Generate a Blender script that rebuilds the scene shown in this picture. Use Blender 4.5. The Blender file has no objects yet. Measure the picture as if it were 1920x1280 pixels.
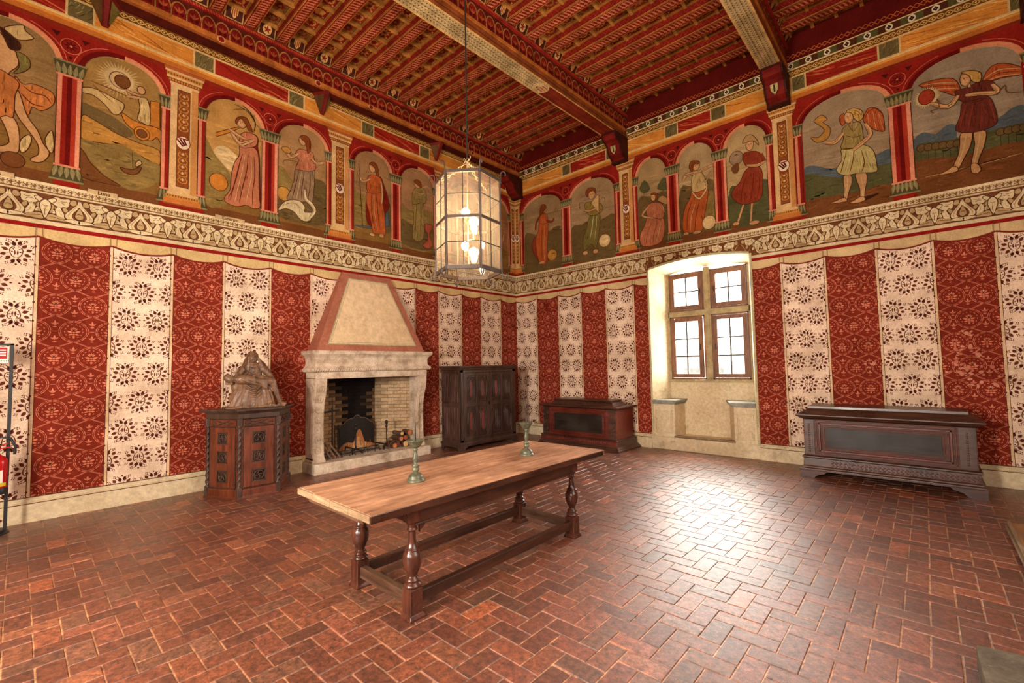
import bpy, math, random, json
from mathutils import Vector, Matrix, noise
from mathutils.geometry import tessellate_polygon

SC = bpy.context.scene
COL = SC.collection
PI = math.pi
random.seed(7)

# ---------------------------------------------------------------- camera
F_PX = 847.3
cam_data = bpy.data.cameras.new('camera')
cam_data.sensor_fit = 'HORIZONTAL'
cam_data.sensor_width = 36.0
cam_data.lens = F_PX / 1920.0 * 36.0
cam_data.clip_start = 0.05
cam_data.clip_end = 200
cam = bpy.data.objects.new('camera', cam_data)
COL.objects.link(cam)
YAW, PITCH, ROLL = 0.7405, 0.0545, -0.0192
fw = Vector((-math.sin(YAW), math.cos(YAW), 0))
rt = Vector((math.cos(YAW), math.sin(YAW), 0))
up = Vector((0, 0, 1))
Fd = fw * math.cos(PITCH) + up * math.sin(PITCH)
Ud = -fw * math.sin(PITCH) + up * math.cos(PITCH)
Xc = rt * math.cos(ROLL) + Ud * math.sin(ROLL)
Yc = -rt * math.sin(ROLL) + Ud * math.cos(ROLL)
M = Matrix((Xc, Yc, -Fd)).transposed().to_4x4()
M.translation = Vector((7.338, -8.217, 1.6))
cam.matrix_world = M
SC.camera = cam

# ---------------------------------------------------------------- view
SC.view_settings.view_transform = 'Standard'
SC.view_settings.look = 'None'
SC.view_settings.exposure = -0.26
SC.view_settings.gamma = 1.0
SC.view_settings.use_curve_mapping = False
SC.cycles.use_denoising = True
SC.cycles.max_bounces = 8
SC.cycles.diffuse_bounces = 4
SC.cycles.glossy_bounces = 3
SC.cycles.transparent_max_bounces = 16
SC.cycles.sample_clamp_indirect = 4.0
SC.cycles.caustics_reflective = False
SC.cycles.caustics_refractive = False

# ---------------------------------------------------------------- sky (bright overcast, brighter to the north)
world = bpy.data.worlds.new('sky')
SC.world = world
world.use_nodes = True
wn = world.node_tree
wn.nodes.clear()
w_out = wn.nodes.new('ShaderNodeOutputWorld')
w_bg = wn.nodes.new('ShaderNodeBackground')
w_tc = wn.nodes.new('ShaderNodeTexCoord')
w_sep = wn.nodes.new('ShaderNodeSeparateXYZ')
w_map = wn.nodes.new('ShaderNodeMapRange')
w_map.inputs['From Min'].default_value = -0.2
w_map.inputs['From Max'].default_value = 0.6
w_map.inputs['To Min'].default_value = 3.0
w_map.inputs['To Max'].default_value = 9.0
wn.links.new(w_tc.outputs['Generated'], w_sep.inputs[0])
wn.links.new(w_sep.outputs['Y'], w_map.inputs['Value'])
wn.links.new(w_map.outputs[0], w_bg.inputs['Strength'])
w_bg.inputs['Color'].default_value = (1.0, 0.97, 0.92, 1)
wn.links.new(w_bg.outputs[0], w_out.inputs[0])


def area(name, loc, size, sizey, direction, power, color=(1, 1, 1), portal=False, spread=PI):
    d = bpy.data.lights.new(name, 'AREA')
    d.shape = 'RECTANGLE'
    d.size = size
    d.size_y = sizey
    d.energy = power
    d.color = color
    d.spread = spread
    if portal:
        d.cycles.is_portal = True
    o = bpy.data.objects.new(name, d)
    o.location = loc
    o.rotation_euler = Vector(direction).to_track_quat('-Z', 'Y').to_euler()
    COL.objects.link(o)
    return o


# daylight coming in through the windows of the room, plus one added fill lamp
area('daylight_north_window', (4.35, 0.95, 2.45), 1.7, 2.3, (0, -1, -0.12), 900, (1.0, 0.97, 0.91))
area('daylight_south_window', (4.95, -10.66, 2.1), 0.7, 1.3, (-0.15, 1, 0.0), 620, (1.0, 0.90, 0.78))
area('added_south_fill', (7.45, -10.66, 2.4), 0.9, 1.5, (0.0, 1, 0.05), 230, (1.0, 0.93, 0.84))  # unseen fill lamp, added to brighten the right wall
area('daylight_east_window', (8.95, -5.4, 3.3), 2.6, 3.4, (-1, 0.15, 0.05), 95, (1.0, 0.88, 0.74))

# ---------------------------------------------------------------- colour helpers


def lin(c):
    c = c / 255.0
    return c / 12.92 if c <= 0.04045 else ((c + 0.055) / 1.055) ** 2.4


def rgb(r, g, b):
    return (lin(r), lin(g), lin(b), 1.0)


def jit(c, a=0.1):
    f = 1 + random.uniform(-a, a)
    return (min(1, c[0] * f), min(1, c[1] * f), min(1, c[2] * f), 1.0)


# ---------------------------------------------------------------- materials


def nmat(name):
    m = bpy.data.materials.new(name)
    m.use_nodes = True
    nt = m.node_tree
    b = nt.nodes['Principled BSDF']
    return m, nt, b


def node(nt, typ, **kw):
    n = nt.nodes.new(typ)
    for k, v in kw.items():
        if k in n.inputs.keys():
            n.inputs[k].default_value = v
        else:
            setattr(n, k, v)
    return n


def ramp(nt, src, stops):
    r = nt.nodes.new('ShaderNodeValToRGB')
    el = r.color_ramp.elements
    while len(el) < len(stops):
        el.new(0.5)
    for e, (p, c) in zip(el, stops):
        e.position = p
        e.color = c if len(c) == 4 else (*c, 1)
    nt.links.new(src, r.inputs[0])
    return r.outputs[0]


def mixc(nt, a, b, fac, blend='MIX'):
    n = nt.nodes.new('ShaderNodeMix')
    n.data_type = 'RGBA'
    n.blend_type = blend
    for i, v in ((6, a), (7, b)):
        if isinstance(v, (tuple, list)):
            n.inputs[i].default_value = v
        else:
            nt.links.new(v, n.inputs[i])
    if isinstance(fac, (int, float)):
        n.inputs[0].default_value = fac
    else:
        nt.links.new(fac, n.inputs[0])
    return n.outputs[2]


def bump(nt, b, src, strength, dist=0.01):
    n = nt.nodes.new('ShaderNodeBump')
    n.inputs['Strength'].default_value = strength
    n.inputs['Distance'].default_value = dist
    nt.links.new(src, n.inputs['Height'])
    nt.links.new(n.outputs[0], b.inputs['Normal'])


def objcoord(nt, scale=(1, 1, 1)):
    tc = nt.nodes.new('ShaderNodeTexCoord')
    mp = nt.nodes.new('ShaderNodeMapping')
    mp.inputs['Scale'].default_value = scale
    nt.links.new(tc.outputs['Object'], mp.inputs[0])
    return mp.outputs[0]


def mat_paint(name, rough=0.85, lo=0.62, hi=1.18, sc=3.0, grain=45, bmp=0.15, spec=0.25, fine=0.25):
    """colour attribute of the painted mesh, weathered by procedural noise"""
    m, nt, b = nmat(name)
    at = node(nt, 'ShaderNodeAttribute', attribute_name='paint')
    co = objcoord(nt)
    n1 = node(nt, 'ShaderNodeTexNoise', Scale=sc, Detail=7.0, Roughness=0.65)
    n2 = node(nt, 'ShaderNodeTexNoise', Scale=float(grain), Detail=4.0, Roughness=0.7)
    nt.links.new(co, n1.inputs['Vector'])
    nt.links.new(co, n2.inputs['Vector'])
    c1 = ramp(nt, n1.outputs[0], [(0.25, (lo, lo * .93, lo * .84)), (0.72, (hi, hi, hi))])
    f0 = 1 - fine
    f1 = 1 + fine
    c2 = ramp(nt, n2.outputs[0], [(0.3, (f0, f0, f0)), (0.7, (f1, f1, f1))])
    a = mixc(nt, at.outputs['Color'], c1, 1.0, 'MULTIPLY')
    a = mixc(nt, a, c2, 1.0, 'MULTIPLY')
    nt.links.new(a, b.inputs['Base Color'])
    b.inputs['Roughness'].default_value = rough
    b.inputs['Specular IOR Level'].default_value = spec
    bump(nt, b, n2.outputs[0], bmp, 0.004)
    return m


def mat_wood(name, c1, c2, rough=0.4, axis='Y', sc=6.0, spec=0.5, bmp=0.25, attr=False):
    m, nt, b = nmat(name)
    s = {'X': (sc * .12, sc, sc), 'Y': (sc, sc * .12, sc), 'Z': (sc, sc, sc * .12)}[axis]
    co = objcoord(nt, s)
    n1 = node(nt, 'ShaderNodeTexNoise', Scale=3.0, Detail=9.0, Roughness=0.7, Distortion=0.6)
    nt.links.new(co, n1.inputs['Vector'])
    co2 = objcoord(nt)
    n2 = node(nt, 'ShaderNodeTexNoise', Scale=2.2, Detail=5.0, Roughness=0.6)
    nt.links.new(co2, n2.inputs['Vector'])
    c = ramp(nt, n1.outputs[0], [(0.3, c1), (0.55, c2), (0.75, tuple(min(1, v * 1.5) for v in c2[:3]))])
    d = ramp(nt, n2.outputs[0], [(0.3, (0.55, 0.5, 0.47)), (0.7, (1.15, 1.15, 1.15))])
    c = mixc(nt, c, d, 1.0, 'MULTIPLY')
    if attr:
        at = node(nt, 'ShaderNodeAttribute', attribute_name='paint')
        c = mixc(nt, c, at.outputs['Color'], 1.0, 'MULTIPLY')
    nt.links.new(c, b.inputs['Base Color'])
    r = ramp(nt, n2.outputs[0], [(0.3, (rough * .75,) * 3), (0.7, (min(1, rough * 1.35),) * 3)])
    nt.links.new(r, b.inputs['Roughness'])
    b.inputs['Specular IOR Level'].default_value = spec
    bump(nt, b, n1.outputs[0], bmp, 0.004)
    return m


def mat_stone(name, c1, c2, c3, rough=0.85, sc=4.0, bmp=0.5, stain=(0.35, 0.28, 0.2)):
    m, nt, b = nmat(name)
    co = objcoord(nt)
    n1 = node(nt, 'ShaderNodeTexNoise', Scale=sc, Detail=9.0, Roughness=0.68)
    n2 = node(nt, 'ShaderNodeTexNoise', Scale=sc * 9, Detail=5.0, Roughness=0.7)
    n3 = node(nt, 'ShaderNodeTexNoise', Scale=sc * .7, Detail=8.0, Roughness=0.75, Distortion=0.4)
    for n in (n1, n2, n3):
        nt.links.new(co, n.inputs['Vector'])
    c = ramp(nt, n1.outputs[0], [(0.3, c1), (0.52, c2), (0.75, c3)])
    g = ramp(nt, n2.outputs[0], [(0.3, (0.75, 0.74, 0.72)), (0.65, (1.1, 1.1, 1.1))])
    c = mixc(nt, c, g, 1.0, 'MULTIPLY')
    f = ramp(nt, n3.outputs[0], [(0.56, (0, 0, 0)), (0.72, (0.75, 0.75, 0.75))])
    c = mixc(nt, c, (*stain, 1), f)
    nt.links.new(c, b.inputs['Base Color'])
    b.inputs['Roughness'].default_value = rough
    b.inputs['Specular IOR Level'].default_value = 0.3
    bump(nt, b, n2.outputs[0], bmp, 0.006)
    return m


def mat_simple(name, c, rough=0.5, metal=0.0, var=0.25, sc=18.0, bmp=0.2, spec=0.5):
    m, nt, b = nmat(name)
    co = objcoord(nt)
    n1 = node(nt, 'ShaderNodeTexNoise', Scale=sc, Detail=6.0, Roughness=0.65)
    nt.links.new(co, n1.inputs['Vector'])
    lo = tuple(v * (1 - var) for v in c[:3])
    hi = tuple(min(1, v * (1 + var)) for v in c[:3])
    nt.links.new(ramp(nt, n1.outputs[0], [(0.3, lo), (0.7, hi)]), b.inputs['Base Color'])
    b.inputs['Roughness'].default_value = rough
    b.inputs['Metallic'].default_value = metal
    b.inputs['Specular IOR Level'].default_value = spec
    bump(nt, b, n1.outputs[0], bmp, 0.003)
    return m


def mat_glass(name, tint=(1, 1, 1, 1), gloss=0.06, rough=0.02, film=0.0):
    m = bpy.data.materials.new(name)
    m.use_nodes = True
    nt = m.node_tree
    nt.nodes.clear()
    o = nt.nodes.new('ShaderNodeOutputMaterial')
    t = nt.nodes.new('ShaderNodeBsdfTransparent')
    t.inputs[0].default_value = tint
    g = nt.nodes.new('ShaderNodeBsdfGlossy')
    g.inputs['Roughness'].default_value = rough
    x = nt.nodes.new('ShaderNodeMixShader')
    no = node(nt, 'ShaderNodeTexNoise', Scale=6.0, Detail=3.0)
    rr = ramp(nt, no.outputs[0], [(0.3, (gloss * .6,) * 3), (0.7, (gloss * 1.6,) * 3)])
    nt.links.new(rr, x.inputs[0])
    nt.links.new(t.outputs[0], x.inputs[1])
    nt.links.new(g.outputs[0], x.inputs[2])
    if film:
        tl = nt.nodes.new('ShaderNodeBsdfTranslucent')
        tl.inputs[0].default_value = (1, .96, .88, 1)
        df = nt.nodes.new('ShaderNodeBsdfDiffuse')
        df.inputs[0].default_value = (.9, .86, .78, 1)
        h = nt.nodes.new('ShaderNodeMixShader')
        h.inputs[0].default_value = .35
        nt.links.new(tl.outputs[0], h.inputs[1])
        nt.links.new(df.outputs[0], h.inputs[2])
        y = nt.nodes.new('ShaderNodeMixShader')
        n2 = node(nt, 'ShaderNodeTexNoise', Scale=4.0, Detail=5.0)
        nt.links.new(ramp(nt, n2.outputs[0], [(0.3, (film * .7,) * 3), (0.7, (film * 1.3,) * 3)]), y.inputs[0])
        nt.links.new(x.outputs[0], y.inputs[1])
        nt.links.new(h.outputs[0], y.inputs[2])
        x = y
    nt.links.new(x.outputs[0], o.inputs[0])
    return m


FRESCO = mat_paint('fresco_paint', lo=0.60, hi=1.15, sc=2.6, fine=0.20, spec=0.05)
CEILP = mat_paint('painted_timber', rough=0.6, lo=0.38, hi=1.2, sc=5.0, grain=60, fine=0.35, spec=0.08)
PLASTER = mat_stone('limewash_plaster', rgb(194, 172, 136), rgb(214, 194, 158), rgb(226, 210, 178), sc=2.2, bmp=0.25, stain=rgb(120, 96, 62)[:3])
STONE = mat_stone('carved_limestone', rgb(150, 126, 104), rgb(206, 184, 160), rgb(228, 212, 192), sc=5, bmp=0.6, stain=rgb(110, 88, 62)[:3])
GREYSTONE = mat_stone('grey_slab_stone', rgb(120, 118, 108), rgb(150, 148, 136), rgb(176, 172, 160), sc=6, bmp=0.5, stain=rgb(80, 76, 66)[:3])
IRON = mat_simple('wrought_iron', rgb(38, 30, 26), rough=0.55, metal=0.5, var=0.4)
BRONZE = mat_simple('green_patina_bronze', rgb(88, 88, 68), rough=0.45, metal=0.3, var=0.5, sc=30)

# ---------------------------------------------------------------- mesh builder


class MB:
    def __init__(s):
        s.v = []
        s.f = []
        s.c = []
        s.sm = []
        s.xf = None

    def add(s, vs, fs, col=(1, 1, 1, 1), smooth=False):
        o = len(s.v)
        if s.xf is not None:
            vs = [s.xf @ Vector(p) for p in vs]
        s.v.extend([tuple(p) for p in vs])
        for f in fs:
            s.f.append(tuple(i + o for i in f))
            s.c.append(col)
            s.sm.append(smooth)
        return s

    def box(s, x0, x1, y0, y1, z0, z1, col=(1, 1, 1, 1)):
        vs = [(x, y, z) for z in (z0, z1) for y in (y0, y1) for x in (x0, x1)]
        fs = [(0, 2, 3, 1), (4, 5, 7, 6), (0, 1, 5, 4), (2, 6, 7, 3), (0, 4, 6, 2), (1, 3, 7, 5)]
        return s.add(vs, fs, col)

    def obox(s, c, ax, ay, az, col=(1, 1, 1, 1)):
        """box from centre and three half-axis vectors"""
        c = Vector(c)
        ax, ay, az = Vector(ax), Vector(ay), Vector(az)
        vs = [c + ax * i + ay * j + az * k for k in (-1, 1) for j in (-1, 1) for i in (-1, 1)]
        fs = [(0, 2, 3, 1), (4, 5, 7, 6), (0, 1, 5, 4), (2, 6, 7, 3), (0, 4, 6, 2), (1, 3, 7, 5)]
        return s.add(vs, fs, col)

    def loft(s, rings, col=(1, 1, 1, 1), caps=True, smooth=False, closed=True):
        n = len(rings[0])
        vs = [p for r in rings for p in r]
        fs = []
        for i in range(len(rings) - 1):
            for j in range(n if closed else n - 1):
                k = (j + 1) % n
                fs.append((i * n + j, i * n + k, (i + 1) * n + k, (i + 1) * n + j))
        s.add(vs, fs, col, smooth)
        if caps:
            s.add(rings[0], [tuple(range(n))[::-1]], col)
            s.add(rings[-1], [tuple(range(n))], col)
        return s

    def rects(s, x0, x1, y0, y1, prof, col=(1, 1, 1, 1), caps=True):
        """prof = [(z, outset)] stacked rectangles -> mouldings and lids"""
        rings = [[(x0 - e, y0 - e, z), (x1 + e, y0 - e, z), (x1 + e, y1 + e, z), (x0 - e, y1 + e, z)] for z, e in prof]
        return s.loft(rings, col, caps)

    def polys(s, pts, prof, col=(1, 1, 1, 1), centre=None):
        """stack of offset convex polygons around their centre"""
        rings = []
        n = len(pts)
        for z, e in prof:
            ring = []
            for i in range(n):
                a, b, c = Vector(pts[i - 1]), Vector(pts[i]), Vector(pts[(i + 1) % n])
                d1 = (b - a).normalized()
                d2 = (c - b).normalized()
                n1 = Vector((d1.y, -d1.x))
                n2 = Vector((d2.y, -d2.x))
                m = (n1 + n2)
                m = m / max(0.2, m.length_squared / 2)
                q = b + m * e
                ring.append((q.x, q.y, z))
            rings.append(ring)
        return s.loft(rings, col)

    def lathe(s, c, prof, n=20, col=(1, 1, 1, 1), axis='Z', smooth=True):
        cx, cy, cz = c
        rings = []
        for r, z in prof:
            r = max(r, 0.0004)
            ring = []
            for i in range(n):
                a = 2 * PI * i / n
                if axis == 'Z':
                    ring.append((cx + r * math.cos(a), cy + r * math.sin(a), cz + z))
                elif axis == 'X':
                    ring.append((cx + z, cy + r * math.cos(a), cz + r * math.sin(a)))
                else:
                    ring.append((cx + r * math.sin(a), cy + z, cz + r * math.cos(a)))
            rings.append(ring)
        return s.loft(rings, col, True, smooth)

    def tube(s, pts, r, n=8, col=(1, 1, 1, 1), closed=False, smooth=True):
        pts = [Vector(p) for p in pts]
        m = len(pts)
        rr = r if isinstance(r, (list, tuple)) else [r] * m
        rings = []
        pn = None
        for i in range(m):
            if closed:
                d = pts[(i + 1) % m] - pts[i - 1]
            else:
                d = pts[min(i + 1, m - 1)] - pts[max(i - 1, 0)]
            d.normalize()
            if pn is None:
                a = Vector((0, 0, 1)) if abs(d.z) < 0.9 else Vector((1, 0, 0))
                u = d.cross(a).normalized()
            else:
                u = (pn - d * pn.dot(d))
                u = u.normalized() if u.length > 1e-6 else d.orthogonal().normalized()
            pn = u
            w = d.cross(u)
            rings.append([pts[i] + (u * math.cos(2 * PI * k / n) + w * math.sin(2 * PI * k / n)) * rr[i] for k in range(n)])
        if closed:
            rings.append(rings[0])
            return s.loft(rings, col, False, smooth)
        return s.loft(rings, col, True, smooth)

    def ball(s, c, r, n=12, col=(1, 1, 1, 1)):
        rx, ry, rz = r if isinstance(r, (tuple, list)) else (r, r, r)
        rings = []
        for i in range(n // 2 + 1):
            t = PI * i / (n // 2)
            q = max(math.sin(t), 0.002)
            rings.append([(c[0] + rx * q * math.cos(2 * PI * k / n), c[1] + ry * q * math.sin(2 * PI * k / n), c[2] - rz * math.cos(t)) for k in range(n)])
        return s.loft(rings, col, True, True)

    def prism(s, poly, a0, a1, axis='Y', col=(1, 1, 1, 1)):
        """polygon extruded along an axis. axis Y: poly=(x,z); X: (y,z); Z: (x,y)"""
        def P(p, a):
            return {'Y': (p[0], a, p[1]), 'X': (a, p[0], p[1]), 'Z': (p[0], p[1], a)}[axis]
        n = len(poly)
        vs = [P(p, a0) for p in poly] + [P(p, a1) for p in poly]
        fs = [(i, (i + 1) % n, n + (i + 1) % n, n + i) for i in range(n)]
        s.add(vs, fs, col)
        tri = tessellate_polygon([[Vector((p[0], p[1], 0)) for p in poly]])
        s.add([P(p, a0) for p in poly], [tuple(t) for t in tri], col)
        s.add([P(p, a1) for p in poly], [tuple(t)[::-1] for t in tri], col)
        return s

    def build(s, name, mat, parent=None, bevel=0.0, kind=None, recalc=True):
        me = bpy.data.meshes.new(name)
        me.from_pydata(s.v, [], s.f)
        me.materials.append(mat)
        at = me.color_attributes.new('paint', 'FLOAT_COLOR', 'CORNER')
        buf = []
        for p, c in zip(me.polygons, s.c):
            buf.extend(list(c) * p.loop_total)
        at.data.foreach_set('color', buf)
        me.polygons.foreach_set('use_smooth', s.sm)
        if recalc:
            import bmesh
            bm = bmesh.new()
            bm.from_mesh(me)
            bmesh.ops.recalc_face_normals(bm, faces=bm.faces)
            bm.to_mesh(me)
            bm.free()
        me.update()
        o = bpy.data.objects.new(name, me)
        COL.objects.link(o)
        if parent is not None:
            o.parent = parent
            o.matrix_parent_inverse = parent.matrix_basis.inverted()
        if bevel:
            md = o.modifiers.new('bevel', 'BEVEL')
            md.width = bevel
            md.segments = 2
            md.limit_method = 'ANGLE'
            md.angle_limit = 0.7
            md.use_clamp_overlap = True
        if kind:
            o['kind'] = kind
        return o


def thing(name, label, cat, loc=(0, 0, 0), rz=0.0, group=None):
    o = bpy.data.objects.new(name, None)
    o.empty_display_size = 0.1
    o.location = loc
    o.rotation_euler = (0, 0, rz)
    COL.objects.link(o)
    o.matrix_basis = Matrix.Translation(Vector(loc)) @ Matrix.Rotation(rz, 4, 'Z')
    o['label'] = label
    o['category'] = cat
    if group:
        o['group'] = group
    return o


def tag(o, label, cat, group=None):
    o['label'] = label
    o['category'] = cat
    if group:
        o['group'] = group
    return o


def local(o):
    """children built afterwards in the thing's own coordinates"""
    return o.matrix_basis.copy()


def build_local(mb, name, mat, parent, bevel=0.0):
    o = mb.build(name, mat, None, bevel)
    o.parent = parent
    return o


def dup(root, loc, rz=None, label=None, group=None):
    r = root.copy()
    COL.objects.link(r)
    r.location = loc
    if rz is not None:
        r.rotation_euler = (0, 0, rz)
    if label:
        r['label'] = label
    if group:
        r['group'] = group
    for ch in list(root.children):
        c = ch.copy()
        COL.objects.link(c)
        inv = ch.matrix_parent_inverse.copy()
        c.parent = r
        c.matrix_parent_inverse = inv
        for g in ch.children:
            d = g.copy()
            COL.objects.link(d)
            inv = g.matrix_parent_inverse.copy()
            d.parent = c
            d.matrix_parent_inverse = inv
    return r


# ---------------------------------------------------------------- painted surfaces
def smooth_closed(pts, k=4):
    n = len(pts)
    out = []
    for i in range(n):
        p0, p1, p2, p3 = pts[i - 1], pts[i], pts[(i + 1) % n], pts[(i + 2) % n]
        for j in range(k):
            t = j / k
            out.append(tuple(0.5 * (2 * p1[d] + (p2[d] - p0[d]) * t + (2 * p0[d] - 5 * p1[d] + 4 * p2[d] - p3[d]) * t * t + (3 * p1[d] - p0[d] - 3 * p2[d] + p3[d]) * t ** 3) for d in (0, 1)))
    return out


def smooth_open(pts, k=4):
    n = len(pts)
    if n < 3:
        return pts
    out = []
    for i in range(n - 1):
        p0, p1, p2, p3 = pts[max(i - 1, 0)], pts[i], pts[i + 1], pts[min(i + 2, n - 1)]
        for j in range(k):
            t = j / k
            out.append(tuple(0.5 * (2 * p1[d] + (p2[d] - p0[d]) * t + (2 * p0[d] - 5 * p1[d] + 4 * p2[d] - p3[d]) * t * t + (3 * p1[d] - p0[d] - 3 * p2[d] + p3[d]) * t ** 3) for d in (0, 1)))
    out.append(pts[-1])
    return out


def clip_axis(poly, ax, val, keep_less):
    out = []
    n = len(poly)
    for i in range(n):
        a, b = poly[i], poly[(i + 1) % n]
        ia = (a[ax] <= val) == keep_less
        ib = (b[ax] <= val) == keep_less
        if ia:
            out.append(a)
        if ia != ib:
            t = (val - a[ax]) / (b[ax] - a[ax])
            q = [a[0] + (b[0] - a[0]) * t, a[1] + (b[1] - a[1]) * t]
            q[ax] = val
            out.append(tuple(q))
    return out


class Canvas:
    """painted polygons lying on a plane of a mesh builder"""

    def __init__(s, mb, o, u, v, n):
        s.mb = mb
        s.o = Vector(o)
        s.u = Vector(u)
        s.vv = Vector(v)
        s.n = Vector(n)
        s.clip = None
        s.skip = None

    def P(s, p, lay):
        return s.o + s.u * p[0] + s.vv * p[1] + s.n * lay

    def poly(s, pts, col, lay=0.001, sm=False, convex=False):
        if sm:
            pts = smooth_closed(pts)
        if s.clip:
            u0, u1, z0, z1 = s.clip
            us = [p[0] for p in pts]
            zs = [p[1] for p in pts]
            if max(us) <= u0 or min(us) >= u1 or max(zs) <= z0 or min(zs) >= z1:
                return
            if min(us) < u0:
                pts = clip_axis(pts, 0, u0, False)
            if pts and max(us) > u1:
                pts = clip_axis(pts, 0, u1, True)
            if pts and min(zs) < z0:
                pts = clip_axis(pts, 1, z0, False)
            if pts and max(zs) > z1:
                pts = clip_axis(pts, 1, z1, True)
            if len(pts) < 3:
                return
        if s.skip and any(s.skip(p) for p in pts):
            return
        vs = [s.P(p, lay) for p in pts]
        if len(pts) <= 4 or convex:
            s.mb.add(vs, [tuple(range(len(pts)))], col)
        else:
            tri = tessellate_polygon([[Vector((p[0], p[1], 0)) for p in pts]])
            s.mb.add(vs, [tuple(t) for t in tri], col)

    def rect(s, u0, u1, z0, z1, col, lay=0.001):
        s.poly([(u0, z0), (u1, z0), (u1, z1), (u0, z1)], col, lay)

    def stroke(s, pts, w, col, lay=0.001, sm=True, taper=0.6):
        if sm:
            pts = smooth_open(pts, 3)
        n = len(pts)
        L = []
        R = []
        for i in range(n):
            a, b = pts[max(i - 1, 0)], pts[min(i + 1, n - 1)]
            dx, dy = b[0] - a[0], b[1] - a[1]
            q = math.hypot(dx, dy) or 1
            t = i / (n - 1)
            ww = w * (1 - taper * abs(2 * t - 1) ** 3) / 2
            L.append((pts[i][0] - dy / q * ww, pts[i][1] + dx / q * ww))
            R.append((pts[i][0] + dy / q * ww, pts[i][1] - dx / q * ww))
        for i in range(n - 1):
            s.poly([L[i], R[i], R[i + 1], L[i + 1]], col, lay)

    def ell(s, cx, cz, rx, rz, col, lay=0.001, n=14, rot=0.0):
        c, q = math.cos(rot), math.sin(rot)
        pts = []
        for i in range(n):
            a = 2 * PI * i / n
            x, z = rx * math.cos(a), rz * math.sin(a)
            pts.append((cx + x * c - z * q, cz + x * q + z * c))
        s.poly(pts, col, lay, convex=True)

    def ring(s, cx, cz, rx, rz, w, col, lay=0.001, n=20, a0=0.0, a1=2 * PI):
        for i in range(n):
            a = a0 + (a1 - a0) * i / n
            b = a0 + (a1 - a0) * (i + 1) / n
            s.poly([(cx + rx * math.cos(a), cz + rz * math.sin(a)), (cx + rx * math.cos(b), cz + rz * math.sin(b)),
                    (cx + (rx - w) * math.cos(b), cz + (rz - w) * math.sin(b)), (cx + (rx - w) * math.cos(a), cz + (rz - w) * math.sin(a))], col, lay)

    def leaf(s, cx, cz, ang, ln, wd, col, lay=0.001):
        """pointed leaf starting at cx,cz pointing at angle ang"""
        c, q = math.cos(ang), math.sin(ang)
        P = []
        for t, w in ((0, 0), (.25, .42), (.5, .5), (.78, .26), (1, 0), (.78, -.26), (.5, -.5), (.25, -.42)):
            x, z = t * ln, w * wd
            P.append((cx + x * c - z * q, cz + x * q + z * c))
        s.poly(P, col, lay, convex=True)



# ================================================================ FLOOR
ROOM_X, ROOM_Y = 8.65, -10.6


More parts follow.
